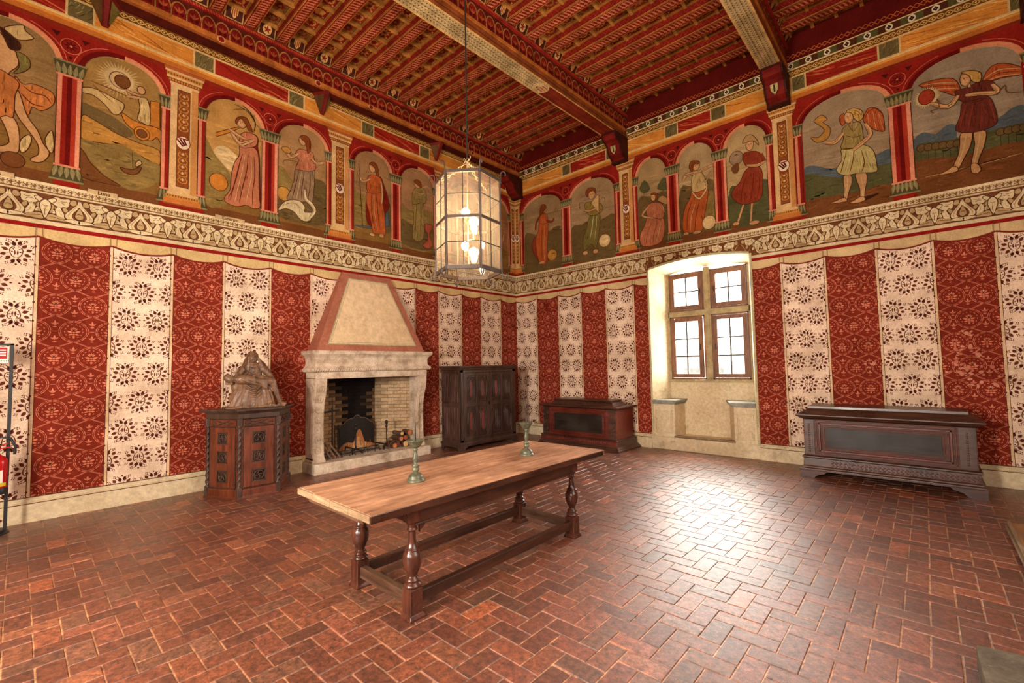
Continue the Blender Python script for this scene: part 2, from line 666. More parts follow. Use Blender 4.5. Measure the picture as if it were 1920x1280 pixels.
def build_floor():
    mb = MB()
    w = 0.125
    g = 0.0022
    x0, y0 = 0.025, 0.014
    rnd = random.Random(3)
    mort = rgb(186, 138, 100)
    mb.add([(-0.6, ROOM_Y, -0.0045), (ROOM_X, ROOM_Y, -0.0045), (ROOM_X, 0.6, -0.0045), (-0.6, 0.6, -0.0045)], [(0, 1, 2, 3)], mort)
    base = [rgb(120, 68, 46), rgb(112, 64, 44), rgb(106, 60, 42), rgb(126, 76, 52), rgb(100, 58, 42), rgb(116, 66, 48), rgb(108, 70, 52)]

    def brick(a, b, c, d):
        a, b, c, d = max(a, 0.0), min(b, ROOM_X), max(c, ROOM_Y), min(d, 0.0)
        if b - a < .02 or d - c < .02:
            return
        col = jit(rnd.choice(base), 0.0)
        f = rnd.uniform(0.86, 1.36)
        if rnd.random() < 0.02:
            col = rgb(150, 84, 54)
        col = (col[0] * f, col[1] * f, col[2] * f, 1)
        z = rnd.uniform(-0.0016, 0.0016)
        tx, ty = rnd.uniform(-.008, .008), rnd.uniform(-.008, .008)
        mx, my = (a + b) / 2, (c + d) / 2
        a += g + rnd.uniform(-.001, .001)
        b -= g + rnd.uniform(-.001, .001)
        c += g + rnd.uniform(-.001, .001)
        d -= g + rnd.uniform(-.001, .001)
        e = 0.004

        def Z(x, y, k=0):
            return z + (x - mx) * tx + (y - my) * ty - k
        nx = 4 if b - a > d - c else 2
        ny = 2 if b - a > d - c else 4
        if d - c < .06 or b - a < .06:
            nx = ny = 1
        gx = [a + e + (b - a - 2 * e) * i / nx for i in range(nx + 1)]
        gy = [c + e + (d - c - 2 * e) * i / ny for i in range(ny + 1)]
        vs = []
        for j, yy in enumerate(gy):
            for i, xx in enumerate(gx):
                edge = i in (0, nx) or j in (0, ny)
                vs.append((xx + rnd.uniform(-.001, .001), yy + rnd.uniform(-.001, .001), Z(xx, yy, 0.0006 if edge else 0) + rnd.uniform(-.0006, .0006)))
        fs = []
        W = nx + 1
        for j in range(ny):
            for i in range(nx):
                fs.append((j * W + i, j * W + i + 1, (j + 1) * W + i + 1, (j + 1) * W + i))
        n0 = len(vs)
        vs += [(a, c, Z(a, c, .0065)), (b, c, Z(b, c, .0065)), (b, d, Z(b, d, .0065)), (a, d, Z(a, d, .0065))]
        k00, k10, k11, k01 = 0, nx, (ny + 1) * W - 1, ny * W
        fs.append(tuple([n0, n0 + 1] + [j for j in range(nx, -1, -1)]))
        fs.append(tuple([n0 + 2, n0 + 3] + [ny * W + i for i in range(0, nx + 1)]))
        fs.append(tuple([n0 + 1, n0 + 2] + [j * W + nx for j in range(ny, -1, -1)]))
        fs.append(tuple([n0 + 3, n0] + [j * W for j in range(0, ny + 1)]))
        mb.add(vs, fs, col, False)
    for i in range(-1, int(ROOM_X / w) + 2):
        for j in range(int(ROOM_Y / w) - 3, 2):
            k = (i + j) % 4
            X, Y = x0 + i * w, y0 + j * w
            if k == 0:
                brick(X, X + 2 * w, Y, Y + w)
            elif k == 2:
                brick(X, X + w, Y, Y + 2 * w)
    m, nt, b = nmat('worn_terracotta_brick')
    at = node(nt, 'ShaderNodeAttribute', attribute_name='paint')
    co = objcoord(nt)
    n1 = node(nt, 'ShaderNodeTexNoise', Scale=1.3, Detail=6.0, Roughness=0.6)
    n2 = node(nt, 'ShaderNodeTexNoise', Scale=24.0, Detail=11.0, Roughness=0.88)
    n3 = node(nt, 'ShaderNodeTexNoise', Scale=110.0, Detail=3.0, Roughness=0.6)
    for n in (n1, n2, n3):
        nt.links.new(co, n.inputs['Vector'])
    c1 = ramp(nt, n1.outputs[0], [(0.3, (0.75, 0.72, 0.70)), (0.7, (1.25, 1.2, 1.15))])
    c2 = ramp(nt, n2.outputs[0], [(0.38, (0.16, 0.14, 0.12)), (0.5, (0.86, 0.86, 0.86)), (0.62, (2.1, 1.95, 1.8))])
    c = mixc(nt, at.outputs['Color'], c1, 1.0, 'MULTIPLY')
    c = mixc(nt, c, c2, 1.0, 'MULTIPLY')
    nt.links.new(c, b.inputs['Base Color'])
    r = ramp(nt, n2.outputs[0], [(0.3, (0.62,) * 3), (0.7, (0.34,) * 3)])
    nt.links.new(r, b.inputs['Roughness'])
    b.inputs['Specular IOR Level'].default_value = 0.6
    b.inputs['Coat Weight'].default_value = 0.55
    b.inputs['Coat Roughness'].default_value = 0.30
    b.inputs['Coat IOR'].default_value = 1.6
    mx = mixc(nt, n2.outputs['Fac'], n3.outputs['Fac'], 0.35)
    bump(nt, b, mx, 0.8, 0.004)
    nt.links.new(b.inputs['Normal'].links[0].from_socket, b.inputs['Coat Normal'])
    mb.build('floor', m, kind='structure', recalc=False)


build_floor()

# ================================================================ PAINTED WALLS
C = dict(
    skn=rgb(206, 160, 112), rob=rgb(196, 122, 66), rbd=rgb(104, 44, 24), drk=rgb(62, 34, 22), grn=rgb(122, 112, 60),
    pal=rgb(206, 178, 122), brn=rgb(122, 76, 42), dko=rgb(112, 92, 56), och=rgb(190, 140, 68), olv=rgb(146, 122, 70),
    lgt=rgb(218, 190, 140), org=rgb(198, 128, 52), hro=rgb(140, 74, 36), dkr=rgb(128, 36, 22), pnk=rgb(196, 124, 92),
    gry=rgb(158, 132, 104), wht=rgb(216, 200, 160), oro=rgb(190, 98, 50), blu=rgb(92, 104, 112), kha=rgb(158, 138, 82),
    vas=rgb(176, 92, 70), rbw=rgb(146, 62, 40), gro=rgb(150, 128, 66), tan=rgb(188, 150, 100), dgr=rgb(92, 92, 58),
    wng=rgb(186, 92, 48), yel=rgb(194, 180, 118), hry=rgb(204, 164, 88), prp=rgb(112, 52, 42), red=rgb(168, 64, 40))
RED1, RED2, RED3 = rgb(136, 30, 20), rgb(98, 16, 12), rgb(160, 50, 32)
PINKC = rgb(206, 128, 96)
OUT = rgb(70, 34, 20)
CREAM = rgb(234, 206, 180)
STRED = rgb(122, 42, 28)
STMOT = rgb(208, 122, 94)
MEDC = rgb(98, 46, 34)

DIM = .78


def dim(c):
    return (c[0] * DIM, c[1] * DIM * .93, c[2] * DIM * .82, 1)


for _k in list(C):
    C[_k] = dim(C[_k])
FRESCO_DATA = json.loads(r'''{"A":[["p","rob",[-8327,4941,-8268,4873,-8194,4908,-8093,4901,-8025,4868,-8010,4775,-8051,4686,-8121,4621,-8187,4638,-8213,4531,-8262,4632,-8299,4755]],["s","rbd",12,[-8268,4856,-8185,4806,-8090,4812,-8040,4745]],["s","rbd",12,[-8277,4765,-8193,4679,-8087,4680]],["p","skn",[-8471,5341,-8404,5309,-8322,5196,-8307,5064,-8372,4946,-8335,4842,-8365,4691,-8453,4720]],["p","drk",[-8452,5438,-8384,5389,-8303,5337,-8301,5250,-8368,5224,-8403,5292]],["p","grn",[-8323,5213,-8242,5202,-8211,5111,-8260,5017,-8339,4962,-8296,5069]],["p","skn",[-8346,4837,-8288,4760,-8224,4526,-8139,4385,-8088,4245,-8037,4157,-8071,4057,-8129,4012,-8182,4020,-8171,4059,-8126,4109,-8135,4228,-8220,4371,-8292,4482,-8341,4633]],["p","skn",[-8424,4445,-8336,4464,-8282,4347,-8275,4092,-8347,4059,-8434,4038,-8435,4087,-8350,4168,-8388,4341]],["p","rob",[-8459,4921,-8371,4929,-8291,4863,-8320,4711,-8325,4468,-8380,4463,-8445,4453]],["p","pal",[-8262,4234,-8207,4307,-8182,4264,-8203,4152,-8247,4085,-8271,4128]],["p","pal",[-8077,4302,-8026,4428,-8004,4275,-8013,4165,-8050,4188]],["p","pal",[-8419,5448,-8286,5548,-8262,5492,-8196,5439,-8304,5363,-8373,5395]],["e","brn",-8317,3984,89,84]],"B":[["q","dko",[-7782,4869,-7631,4842,-7461,4788,-7306,4675,-7375,4585,-7626,4645,-7778,4705]],["p","och",[-7778,4705,-7682,4699,-7480,4609,-7375,4585,-7231,4558,-7031,4532,-7027,4337,-7203,4392,-7396,4452,-7488,4451,-7643,4426,-7783,4435]],["q","olv",[-7787,4418,-7621,4418,-7476,4455,-7337,4457,-7153,4360,-7027,4337,-7036,4106,-7267,3928,-7408,3950,-7557,4029,-7692,4183,-7789,4284]],["p","brn",[-7795,4297,-7736,4243,-7691,4153,-7557,4029,-7408,3950,-7499,3939,-7697,3942,-7788,4003]],["x","pal",-7449,5304,238,141],["e","lgt",-7443,5299,96,101],["e","brn",-7419,5294,72,81],["p","pal",[-7787,5047,-7702,5086,-7592,5074,-7489,5042,-7396,5003,-7428,4879,-7496,4836,-7577,4926,-7689,5000,-7785,4988]],["s","brn",14,[-7715,5171,-7526,5150,-7351,5118]],["s","brn",10,[-7692,5136,-7614,5064,-7511,4985]],["p","org",[-7422,4889,-7321,4844,-7212,4823,-7023,4814,-7020,4634,-7060,4702,-7134,4626,-7282,4699,-7379,4773]],["P","org",[-7138,5162,-7037,5181,-7030,4828,-7138,4836]],["e","org",-7215,4693,76,83],["e","brn",-7215,4693,48,51],["p","pal",[-7255,5144,-7182,5176,-7142,5062,-7138,4836,-7212,4839,-7262,4867,-7240,5021]],["e","skn",-7233,5259,37,48],["s","skn",30,[-7243,5157,-7315,5134,-7374,5123]],["s","skn",26,[-7244,5181,-7340,5186,-7382,5207]],["p","brn",[-7419,4180,-7355,4184,-7296,4195,-7213,4253,-7235,4174,-7294,4124,-7377,4130]],["s","drk",10,[-7306,4405,-7296,4211]],["s","drk",7,[-7370,4352,-7250,4297]],["p","pal",[-7274,4273,-7239,4332,-7207,4295,-7261,4238]]],"C":[["q","olv",[-6533,4858,-6464,4817,-6408,4705,-6308,4590,-6207,4455,-6216,4036,-6519,3974]],["q","lgt",[-6422,4750,-6298,4860,-6153,4793,-6093,4711,-6193,4510,-6309,4606]],["s","drk",16,[-5901,5210,-5880,5359,-5951,5489,-6089,5587]],["s","drk",10,[-5880,5359,-5982,5493,-6162,5538]],["s","drk",10,[-5879,5342,-5808,5299,-5784,5237]],["s","drk",8,[-5919,5431,-6027,5509,-6176,5447]],["s","drk",8,[-5903,5403,-5905,5543,-5983,5615]],["e","org",-6349,4310,112,122],["p","dkr",[-5901,5176,-5838,5129,-5844,5003,-5819,4854,-5808,4559,-5796,4144,-5860,4300,-5898,4949]],["p","pnk",[-6081,4954,-5930,4973,-5851,4931,-5826,4764,-5823,4485,-5813,4226,-5803,4072,-5904,4030,-5980,4062,-6128,4008,-6259,4041,-6274,4103,-6204,4239,-6192,4443,-6151,4658,-6087,4798]],["p","pnk",[-6083,5090,-6008,5170,-5901,5176,-5846,5126,-5868,5012,-5975,4940,-6081,4920]],["e","skn",-6070,5293,60,82],["p","hro",[-6145,5306,-6101,5367,-6011,5394,-5964,5326,-5917,5205,-5978,5216,-6025,5302,-6086,5347,-6136,5241]],["P","org",[-6398,5014,-6384,4962,-6201,5097,-6099,5196,-6106,5210,-6216,5142]],["s","skn",52,[-5900,5088,-6006,5006,-6096,4966,-6201,5097]],["s","skn",42,[-6022,5061,-6112,5079,-6230,5137]],["s","rbd",11,[-6050,4828,-6106,4571,-6161,4284,-6202,4089]],["s","rbd",11,[-5974,4854,-5987,4608,-6043,4318,-6085,4069]],["s","rbd",11,[-5897,4845,-5879,4555,-5907,4287,-5904,4081]],["s","rbd",9,[-6078,4716,-6119,4465,-6175,4247,-6231,4098]],["s","lgt",9,[-6012,4841,-6047,4589,-6103,4301,-6144,4071]],["s","lgt",9,[-5936,4832,-5925,4541,-5968,4271,-5996,4092]]],"D":[["q","olv",[-5559,4761,-5476,4805,-5389,4704,-5302,4584,-5300,4363,-5555,4277]],["q","dko",[-5014,4724,-4882,4772,-4786,4714,-4785,4404,-5012,4383]],["q","dko",[-5555,4277,-4785,4404,-4783,4018,-5536,3996]],["e","och",-5464,4383,99,108],["p","gry",[-5268,4853,-4996,4920,-4977,4735,-5012,4345,-5122,4336,-5403,4290,-5353,4477,-5302,4657]],["p","pnk",[-5235,5181,-5127,5200,-5016,5200,-4978,5079,-4977,4907,-5268,4834,-5234,4994,-5287,5070]],["e","skn",-5173,5344,54,79],["p","hro",[-5218,5394,-5128,5446,-5054,5397,-5044,5248,-5090,5156,-5127,5313]],["s","skn",46,[-5234,5106,-5357,5009,-5409,5047,-5444,5090]],["s","skn",44,[-5034,5098,-4940,5034,-4816,5093]],["p","och",[-5503,5105,-5427,5151,-5358,5120,-5375,5058,-5444,5053]],["s","brn",9,[-5476,4860,-5460,4920,-5357,4954,-5233,4957]],["s","rbd",10,[-5233,4808,-5284,4552,-5335,4335]],["s","rbd",10,[-5143,4836,-5177,4582,-5194,4373]],["s","rbd",10,[-5052,4864,-5050,4619,-5086,4401]],["s","lgt",9,[-5188,4822,-5231,4567,-5265,4354]],["p","wht",[-5545,4101,-5454,4250,-5317,4322,-5194,4317,-5130,4240,-5139,4163,-4993,4180,-5066,4031,-5192,4021,-5299,4125,-5419,4150]],["s","wht",52,[-5048,4092,-4974,4222,-5030,4322,-5122,4392,-5141,4536]],["s","brn",8,[-5437,4218,-5300,4271,-5175,4192]]],"E":[["q","olv",[-4274,4769,-4154,4734,-4031,4721,-4032,4214,-4274,4138]],["q","dko",[-3725,4685,-3538,4709,-3541,4180,-3701,4193]],["p","blu",[-3660,4606,-3606,4596,-3567,4461,-3554,4297,-3648,4252,-3660,4392]],["s","blu",30,[-3701,4241,-3907,4173,-4250,4143]],["p","dkr",[-3776,5169,-3671,5033,-3552,4681,-3647,4490,-3674,4246,-4007,4220,-4019,4771]],["p","oro",[-4006,4821,-3724,4899,-3699,4668,-3660,4487,-3648,4300,-3649,4086,-3779,4083,-3895,4082,-3932,4237,-3982,4457,-4031,4629]],["p","oro",[-4006,5077,-3904,5166,-3749,5153,-3697,5026,-3698,4894,-4006,4809]],["e","skn",-3912,5293,62,85],["p","hro",[-3975,5343,-3904,5401,-3814,5371,-3775,5193,-3827,5177,-3873,5305]],["s","skn",40,[-3955,5068,-4105,4978,-4178,5071,-4183,5138]],["s","skn",40,[-3737,5086,-3711,4855,-3725,4661]],["s","drk",10,[-4183,5299,-4154,4849,-4106,4107]],["e","skn",-3920,4042,51,28],["e","skn",-3727,4058,47,33],["s","rbd",10,[-3931,4795,-3932,4469,-3856,4114]],["s","rbd",10,[-3829,4823,-3804,4500,-3753,4135]],["s","lgt",8,[-3880,4809,-3876,4482,-3805,4124]]],"F":[["q","olv",[-3303,4744,-3175,4727,-3059,4706,-2538,4755,-2547,3998,-3308,4009]],["q","dko",[-3305,4474,-3062,4430,-2542,4441,-2547,3998,-3308,4009]],["p","kha",[-2982,5079,-2785,5133,-2756,4935,-2759,4600,-2779,4186,-3035,4148,-3002,4544,-3029,4839]],["p","kha",[-2996,5151,-2753,5220,-2692,5081,-2725,4930,-2818,4919,-2939,4862,-3043,4861]],["e","skn",-2905,5266,73,77],["p","hro",[-2995,5304,-2919,5364,-2829,5327,-2814,5228,-2875,5237]],["s","och",18,[-3217,4965,-2982,5117]],["s","skn",32,[-2754,5116,-2877,5083,-2967,5109]],["s","rbd",9,[-2939,4862,-2957,4554,-2975,4198]],["s","rbd",9,[-2833,4889,-2836,4582,-2855,4222]],["p","vas",[-2745,4500,-2557,4516,-2574,4408,-2622,4320,-2577,4174,-2562,4073,-2673,4002,-2796,4056,-2702,4150,-2670,4311,-2731,4375]],["s","pal",16,[-2815,5202,-2659,5298,-2549,5172]]],"H":[["q","dko",[321,4741,553,4747,794,4668,1417,4665,1388,3740,297,3886]],["p","rbw",[620,4650,722,4575,985,4308,1010,4012,775,4025,592,4247,527,4451]],["p","oro",[788,5075,1008,5076,1031,4724,987,4361,942,3970,774,3998,694,4201,654,4589,746,4787]],["p","oro",[808,5152,993,5120,1020,4913,801,4937]],["e","skn",930,5257,66,86],["p","hro",[831,5350,949,5360,997,5267,876,5162,790,5129]],["s","rbw",40,[988,4974,1135,4900,1219,4973]],["s","skn",24,[1219,4973,1239,5100]],["s","rbw",40,[807,5125,682,4964,660,4806]],["s","skn",26,[660,4806,649,4672]],["s","dkr",14,[1239,5100,1282,5247]],["e","och",1135,4129,134,126],["s","drk",8,[1277,4775,1268,4463]],["e","dko",1275,4723,111,31],["e","skn",825,4003,84,27],["s","rbd",9,[867,4868,838,4443,843,4040]],["s","lgt",8,[935,4853,905,4430,904,4056]]],"I":[["q","dko",[1694,4629,1963,4644,2081,4692,2417,4638,2792,4667,2762,3826,1671,3922]],["p","grn",[2170,4795,2408,4786,2399,4521,2348,4240,2286,4058,2178,4177,2002,4063,1981,4316,2075,4519]],["s","wht",14,[2254,4774,2218,4537,2153,4280]],["s","lgt",10,[2338,4754,2315,4515,2264,4233]],["p","gro",[2065,5095,2320,5053,2482,4937,2450,4800,2170,4795,2061,4971]],["P","pal",[2207,5057,2352,5191,2422,5184,2408,4798,2381,4804]],["s","org",30,[2402,5190,2395,4801]],["e","skn",2228,5238,78,93],["p","hro",[2073,5318,2162,5405,2316,5349,2339,5219,2272,5312,2158,5294,2126,5203]],["s","skn",40,[2017,4957,2145,4900,2343,4912]],["e","lgt",2510,4183,133,131],["e","skn",2029,4008,63,40],["e","skn",2284,3998,61,43],["s","drk",9,[2036,5102,1920,5133,1916,5007,1948,5075]],["s","drk",9,[2430,5024,2487,5105,2554,5063,2538,4995]]],"J":[["q","dko",[3293,4838,3577,4830,3894,4831,3874,4031,3311,4016]],["q","dgr",[3326,5058,3439,5196,3549,4995,3417,4930]],["q","dgr",[3686,4956,3817,5139,3902,5025,3885,4877]],["s","brn",10,[3421,5031,3410,4762]],["s","brn",10,[3764,4933,3769,4756]],["p","tan",[3689,4733,3782,4796,3889,4701,3863,4599,3754,4671]],["p","pnk",[3519,4509,3724,4481,3807,4286,3797,4048,3702,3893,3471,3872,3331,3922,3302,4109,3417,4309]],["p","pnk",[3478,4677,3664,4695,3796,4595,3787,4356,3607,4399,3471,4476]],["e","skn",3611,4809,50,71],["p","hro",[3556,4880,3626,4895,3693,4843,3690,4755,3643,4745,3651,4832]],["s","skn",40,[3501,4648,3365,4502,3584,4404]],["s","skn",34,[3785,4597,3813,4459]],["s","rbd",9,[3558,4321,3457,4121,3426,3926]],["s","rbd",9,[3672,4295,3595,4091,3565,3898]],["s","lgt",9,[3740,4301,3686,4072,3635,3928]]],"K":[["q","dko",[4143,4826,4361,4806,4720,4825,4696,4017,4120,3979]],["q","olv",[4612,4569,4720,4600,4696,4017,4510,4018]],["p","oro",[4358,4722,4618,4711,4596,4429,4537,4177,4487,3941,4327,3955,4183,3986,4147,4142,4201,4426,4312,4609]],["p","pal",[4370,5014,4512,5033,4586,4886,4618,4711,4357,4702]],["s","lgt",30,[4347,4705,4472,4545,4618,4711]],["s","skn",62,[4201,4958,4247,5041,4493,5039]],["s","skn",44,[4452,5031,4613,5064,4740,5085]],["s","skn",34,[4582,4804,4708,4993]],["s","brn",12,[4523,4801,4740,5065]],["e","skn",4437,5161,60,83],["p","hro",[4314,5158,4349,5274,4481,5242,4498,5183,4398,5195,4372,5076]],["e","lgt",4621,4079,111,121],["s","rbd",11,[4351,4556,4259,4327,4226,4019]],["s","rbd",11,[4470,4483,4399,4230,4368,3967]],["s","lgt",10,[4410,4499,4318,4250,4287,3985]],["e","skn",4213,3959,46,29],["e","skn",4407,3948,72,29]],"L":[["q","dgr",[4992,4584,5190,4567,5617,4557,5605,3922,4983,3951]],["e","gry",5114,5084,103,117],["q","brn",[5026,4933,5137,4997,5149,4855,5075,4818]],["s","skn",52,[5194,4253,5093,3966]],["e","skn",5065,3952,50,31],["s","skn",52,[5325,4239,5294,3938]],["e","skn",5345,3907,77,31],["p","rbw",[5236,4808,5361,4866,5493,4766,5495,4441,5437,4266,5177,4258,5022,4417,5046,4549,5158,4655]],["p","rbw",[5232,5123,5423,5097,5519,4968,5479,4828,5292,4869,5226,4987]],["s","rbw",60,[5497,5033,5549,4892]],["s","skn",44,[5549,4882,5429,4854,5275,4903]],["e","skn",5335,5234,55,93],["p","tan",[5222,5304,5280,5401,5367,5399,5448,5282,5469,5178,5396,5281,5293,5298]],["s","dkr",12,[5268,4739,5189,4528,5161,4301]],["s","dkr",12,[5373,4746,5344,4484,5300,4264]],["s","dkr",12,[5456,4682,5445,4455,5387,4280]]],"M":[["q","blu",[6086,4592,6213,4599,6435,4482,6705,4486,6980,4527,7119,4544,7114,4268,6106,4396]],["q","dgr",[6091,4495,6519,4319,7118,4352,7117,4010,6090,4046]],["q","brn",[6082,4072,6684,4046,7103,4057,7140,3834,6101,3855]],["p","och",[6246,5295,6345,5350,6416,5252,6358,5228,6446,5101,6402,4955,6268,4944,6196,5053,6291,5018,6371,5106,6282,5234]],["p","wng",[6838,5086,6896,5218,6980,5206,7057,5087,7072,4907,7060,4825,6964,4883,6884,4979]],["s","lgt",9,[6893,5153,6903,4950]],["s","rbd",8,[6924,5174,6940,4914]],["s","lgt",9,[6953,5162,6980,4876]],["s","rbd",8,[6985,5149,7021,4855]],["s","lgt",9,[7012,5116,7055,4848]],["s","rbd",8,[6856,5090,6911,5179,6987,5186,7049,5090]],["p","wng",[6562,5217,6618,5264,6639,5141,6591,5080]],["q","drk",[6678,3936,6885,3957,6968,3956,6883,3914,6728,3879]],["p","skn",[6583,4333,6661,4309,6664,4185,6634,4105,6595,3959,6556,3969,6572,4122,6565,4237]],["p","skn",[6584,3984,6594,3941,6500,3938,6388,3954,6475,3979,6549,4002]],["p","skn",[6718,4314,6834,4290,6836,4157,6814,4054,6795,3927,6748,3940,6754,4070,6726,4190]],["p","skn",[6800,3941,6804,3898,6710,3877,6617,3901,6678,3927,6749,3961]],["s","lgt",12,[6617,4300,6610,4156,6580,4019]],["s","lgt",12,[6772,4264,6790,4104,6777,3965]],["p","yel",[6576,4755,6820,4714,6933,4587,6957,4404,6951,4275,6766,4311,6574,4336,6488,4442,6567,4576]],["p","kha",[6589,5024,6681,5080,6802,5055,6828,4867,6802,4698,6566,4736,6600,4883]],["s","drk",12,[6571,4734,6698,4701,6817,4709]],["s","rbd",8,[6663,5075,6719,4952,6793,5047]],["s","rbd",8,[6629,4918,6723,4861,6819,4859]],["s","skn",40,[6707,5070,6701,5128]],["e","skn",6677,5183,52,89],["p","hry",[6646,5275,6727,5299,6828,5224,6843,5117,6786,5073,6737,5137,6714,5225]],["s","brn",7,[6691,5280,6776,5234,6824,5147]],["s","brn",7,[6732,5229,6791,5172,6795,5091]],["s","skn",52,[6604,4972,6490,4865,6353,4914]],["s","skn",52,[6860,5010,6911,4836,6786,4726,6696,4668]],["s","rbd",10,[6627,4692,6583,4526,6540,4380]],["s","rbd",10,[6714,4662,6688,4491,6646,4348]],["s","rbd",10,[6799,4633,6824,4447,6784,4316]],["s","wht",10,[6670,4677,6644,4506,6602,4361]],["s","wht",10,[6865,4588,6906,4377,6868,4301]]],"N":[["q","blu",[7371,4598,7471,4658,7587,4591,7691,4670,7787,4633,7809,4439,8155,4581,8277,4665,8389,4640,8367,4238,7370,4404]],["q","dgr",[7392,4493,7548,4498,7746,4462,8148,4450,8378,4428,8363,4153,7779,4173,7398,4250]],["q","brn",[7382,4280,7797,4213,8366,4217,8344,3815,7394,3843]],["s","tan",14,[7456,4040,7884,4047,8331,4078]],["s","drk",14,[7772,4037,8038,4065,8216,4073]],["p","wng",[7452,5320,7625,5326,7788,5264,7845,5121,7823,5014,7650,5160]],["p","wng",[8049,5122,8132,5265,8250,5253,8401,5115,8383,5046,8241,5079,8122,5077]],["s","lgt",9,[7824,5189,7655,5265,7478,5308]],["s","rbd",8,[7830,5151,7670,5223,7519,5261]],["s","lgt",9,[7832,5115,7684,5174,7568,5208]],["s","rbd",8,[7829,5070,7714,5120,7633,5160]],["s","lgt",9,[8064,5126,8188,5193,8373,5128]],["s","rbd",8,[8078,5108,8200,5147,8378,5086]],["s","lgt",9,[8093,5097,8213,5103,8369,5059]],["s","rbd",8,[8115,5083,8197,5081,8298,5057]],["e","dko",7434,4452,41,48],["s","drk",7,[7433,4421,7430,4266]],["e","dko",7506,4439,40,47],["s","drk",7,[7505,4409,7502,4257]],["e","dko",7577,4426,39,47],["s","drk",7,[7575,4396,7573,4246]],["e","dko",7646,4414,39,46],["s","drk",7,[7645,4384,7642,4237]],["e","dko",7715,4401,38,46],["s","drk",7,[7713,4371,7711,4226]],["e","dko",7783,4389,37,45],["s","drk",7,[7781,4359,7778,4215]],["e","dko",8168,4401,37,43],["s","drk",7,[8166,4368,8163,4225]],["e","dko",8233,4396,37,43],["s","drk",7,[8232,4364,8228,4222]],["e","dko",8298,4391,36,43],["s","drk",7,[8296,4359,8293,4219]],["e","dko",8361,4387,36,42],["s","drk",7,[8360,4355,8356,4216]],["x","lgt",7529,5117,146,106],["e","red",7520,5125,77,99],["p","skn",[7821,4505,7922,4479,7898,4316,7844,4197,7773,4048,7726,4086,7783,4241,7803,4373]],["p","skn",[7770,4065,7765,4025,7690,4016,7578,4029,7660,4060,7730,4101]],["p","skn",[7938,4484,8044,4456,8019,4274,7975,4154,7938,4041,7892,4063,7915,4196,7937,4325]],["p","skn",[7895,4082,7947,4066,7976,3984,7940,3941,7895,3962,7886,4024]],["s","lgt",13,[7866,4465,7833,4293,7768,4107]],["s","lgt",13,[7990,4442,7957,4250,7919,4070]],["s","rbd",6,[7905,4007,7907,3961]],["s","rbd",6,[7928,3993,7928,3950]],["p","prp",[7867,4926,8053,4915,8122,4796,8146,4540,8060,4483,7907,4484,7776,4568,7825,4734]],["p","prp",[7794,5073,7875,5085,8048,5111,8150,5031,8051,4871,7865,4903]],["s","drk",11,[7866,4915,7959,4891,8055,4896]],["s","skn",40,[7930,5079,7925,5143]],["s","rbw",11,[7887,4860,7842,4704,7813,4577]],["s","rbw",11,[7949,4845,7914,4676,7885,4515]],["s","rbw",11,[8026,4836,8016,4658,7993,4498]],["s","rbw",11,[8087,4833,8121,4639,8123,4538]],["s","rbw",9,[7918,4996,7978,4948,8040,4966]],["e","skn",7897,5202,46,91],["p","hry",[7862,5300,7949,5294,8038,5218,8025,5110,7957,5141,7930,5233]],["s","skn",50,[7823,5014,7720,4905,7558,5020]],["s","skn",48,[8127,5030,8166,4912,8009,4957,7886,4987]],["s","rbd",10,[7910,4839,7854,4677,7815,4553]],["s","rbd",10,[7987,4829,7962,4657,7938,4495]],["s","rbd",10,[8063,4820,8083,4632,8061,4494]],["s","brn",10,[7657,4967,7619,5054,7638,4927,7553,4914,7584,4866]],["s","brn",12,[8156,4871,8235,4970,8245,4877,8357,4828]]]}''')


def inside(p, poly):
    x, y = p
    c = False
    n = len(poly)
    for i in range(n):
        x0, y0 = poly[i - 1]
        x1, y1 = poly[i]
        if (y0 > y) != (y1 > y) and x < (x1 - x0) * (y - y0) / (y1 - y0) + x0:
            c = not c
    return c


FR = random.Random(77)


def hatch(cv, pts, c, lay, cloth):
    """brushwork inside a painted shape"""
    us = [p[0] for p in pts]
    zs = [p[1] for p in pts]
    w, h = max(us) - min(us), max(zs) - min(zs)
    n = int(min(90, w * h / (.0016 if cloth else .0042)))
    for i in range(n):
        u, z = FR.uniform(min(us), max(us)), FR.uniform(min(zs), max(zs))
        if cloth:
            l = FR.uniform(.04, .13)
            sw = (u - (max(us) + min(us)) / 2) * .5
            q = [(u, z), (u + sw * l * 1.2 + FR.uniform(-.01, .01), z - l * .5), (u + sw * l * 3, z - l)]
            wd = FR.uniform(.006, .015)
        else:
            l = FR.uniform(.05, .20)
            q = [(u, z), (u + l * .5, z + FR.uniform(-.02, .02)), (u + l, z + FR.uniform(-.03, .03))]
            wd = FR.uniform(.008, .030)
        if not all(inside(k, pts) for k in q):
            continue
        f = FR.choice((.55, .7, .85, 1.2, 1.4)) if cloth else FR.uniform(.65, 1.4)
        cv.stroke(q, wd, (min(1, c[0] * f), min(1, c[1] * f), min(1, c[2] * f), 1), lay + .00001 * (i % 9), taper=.95)


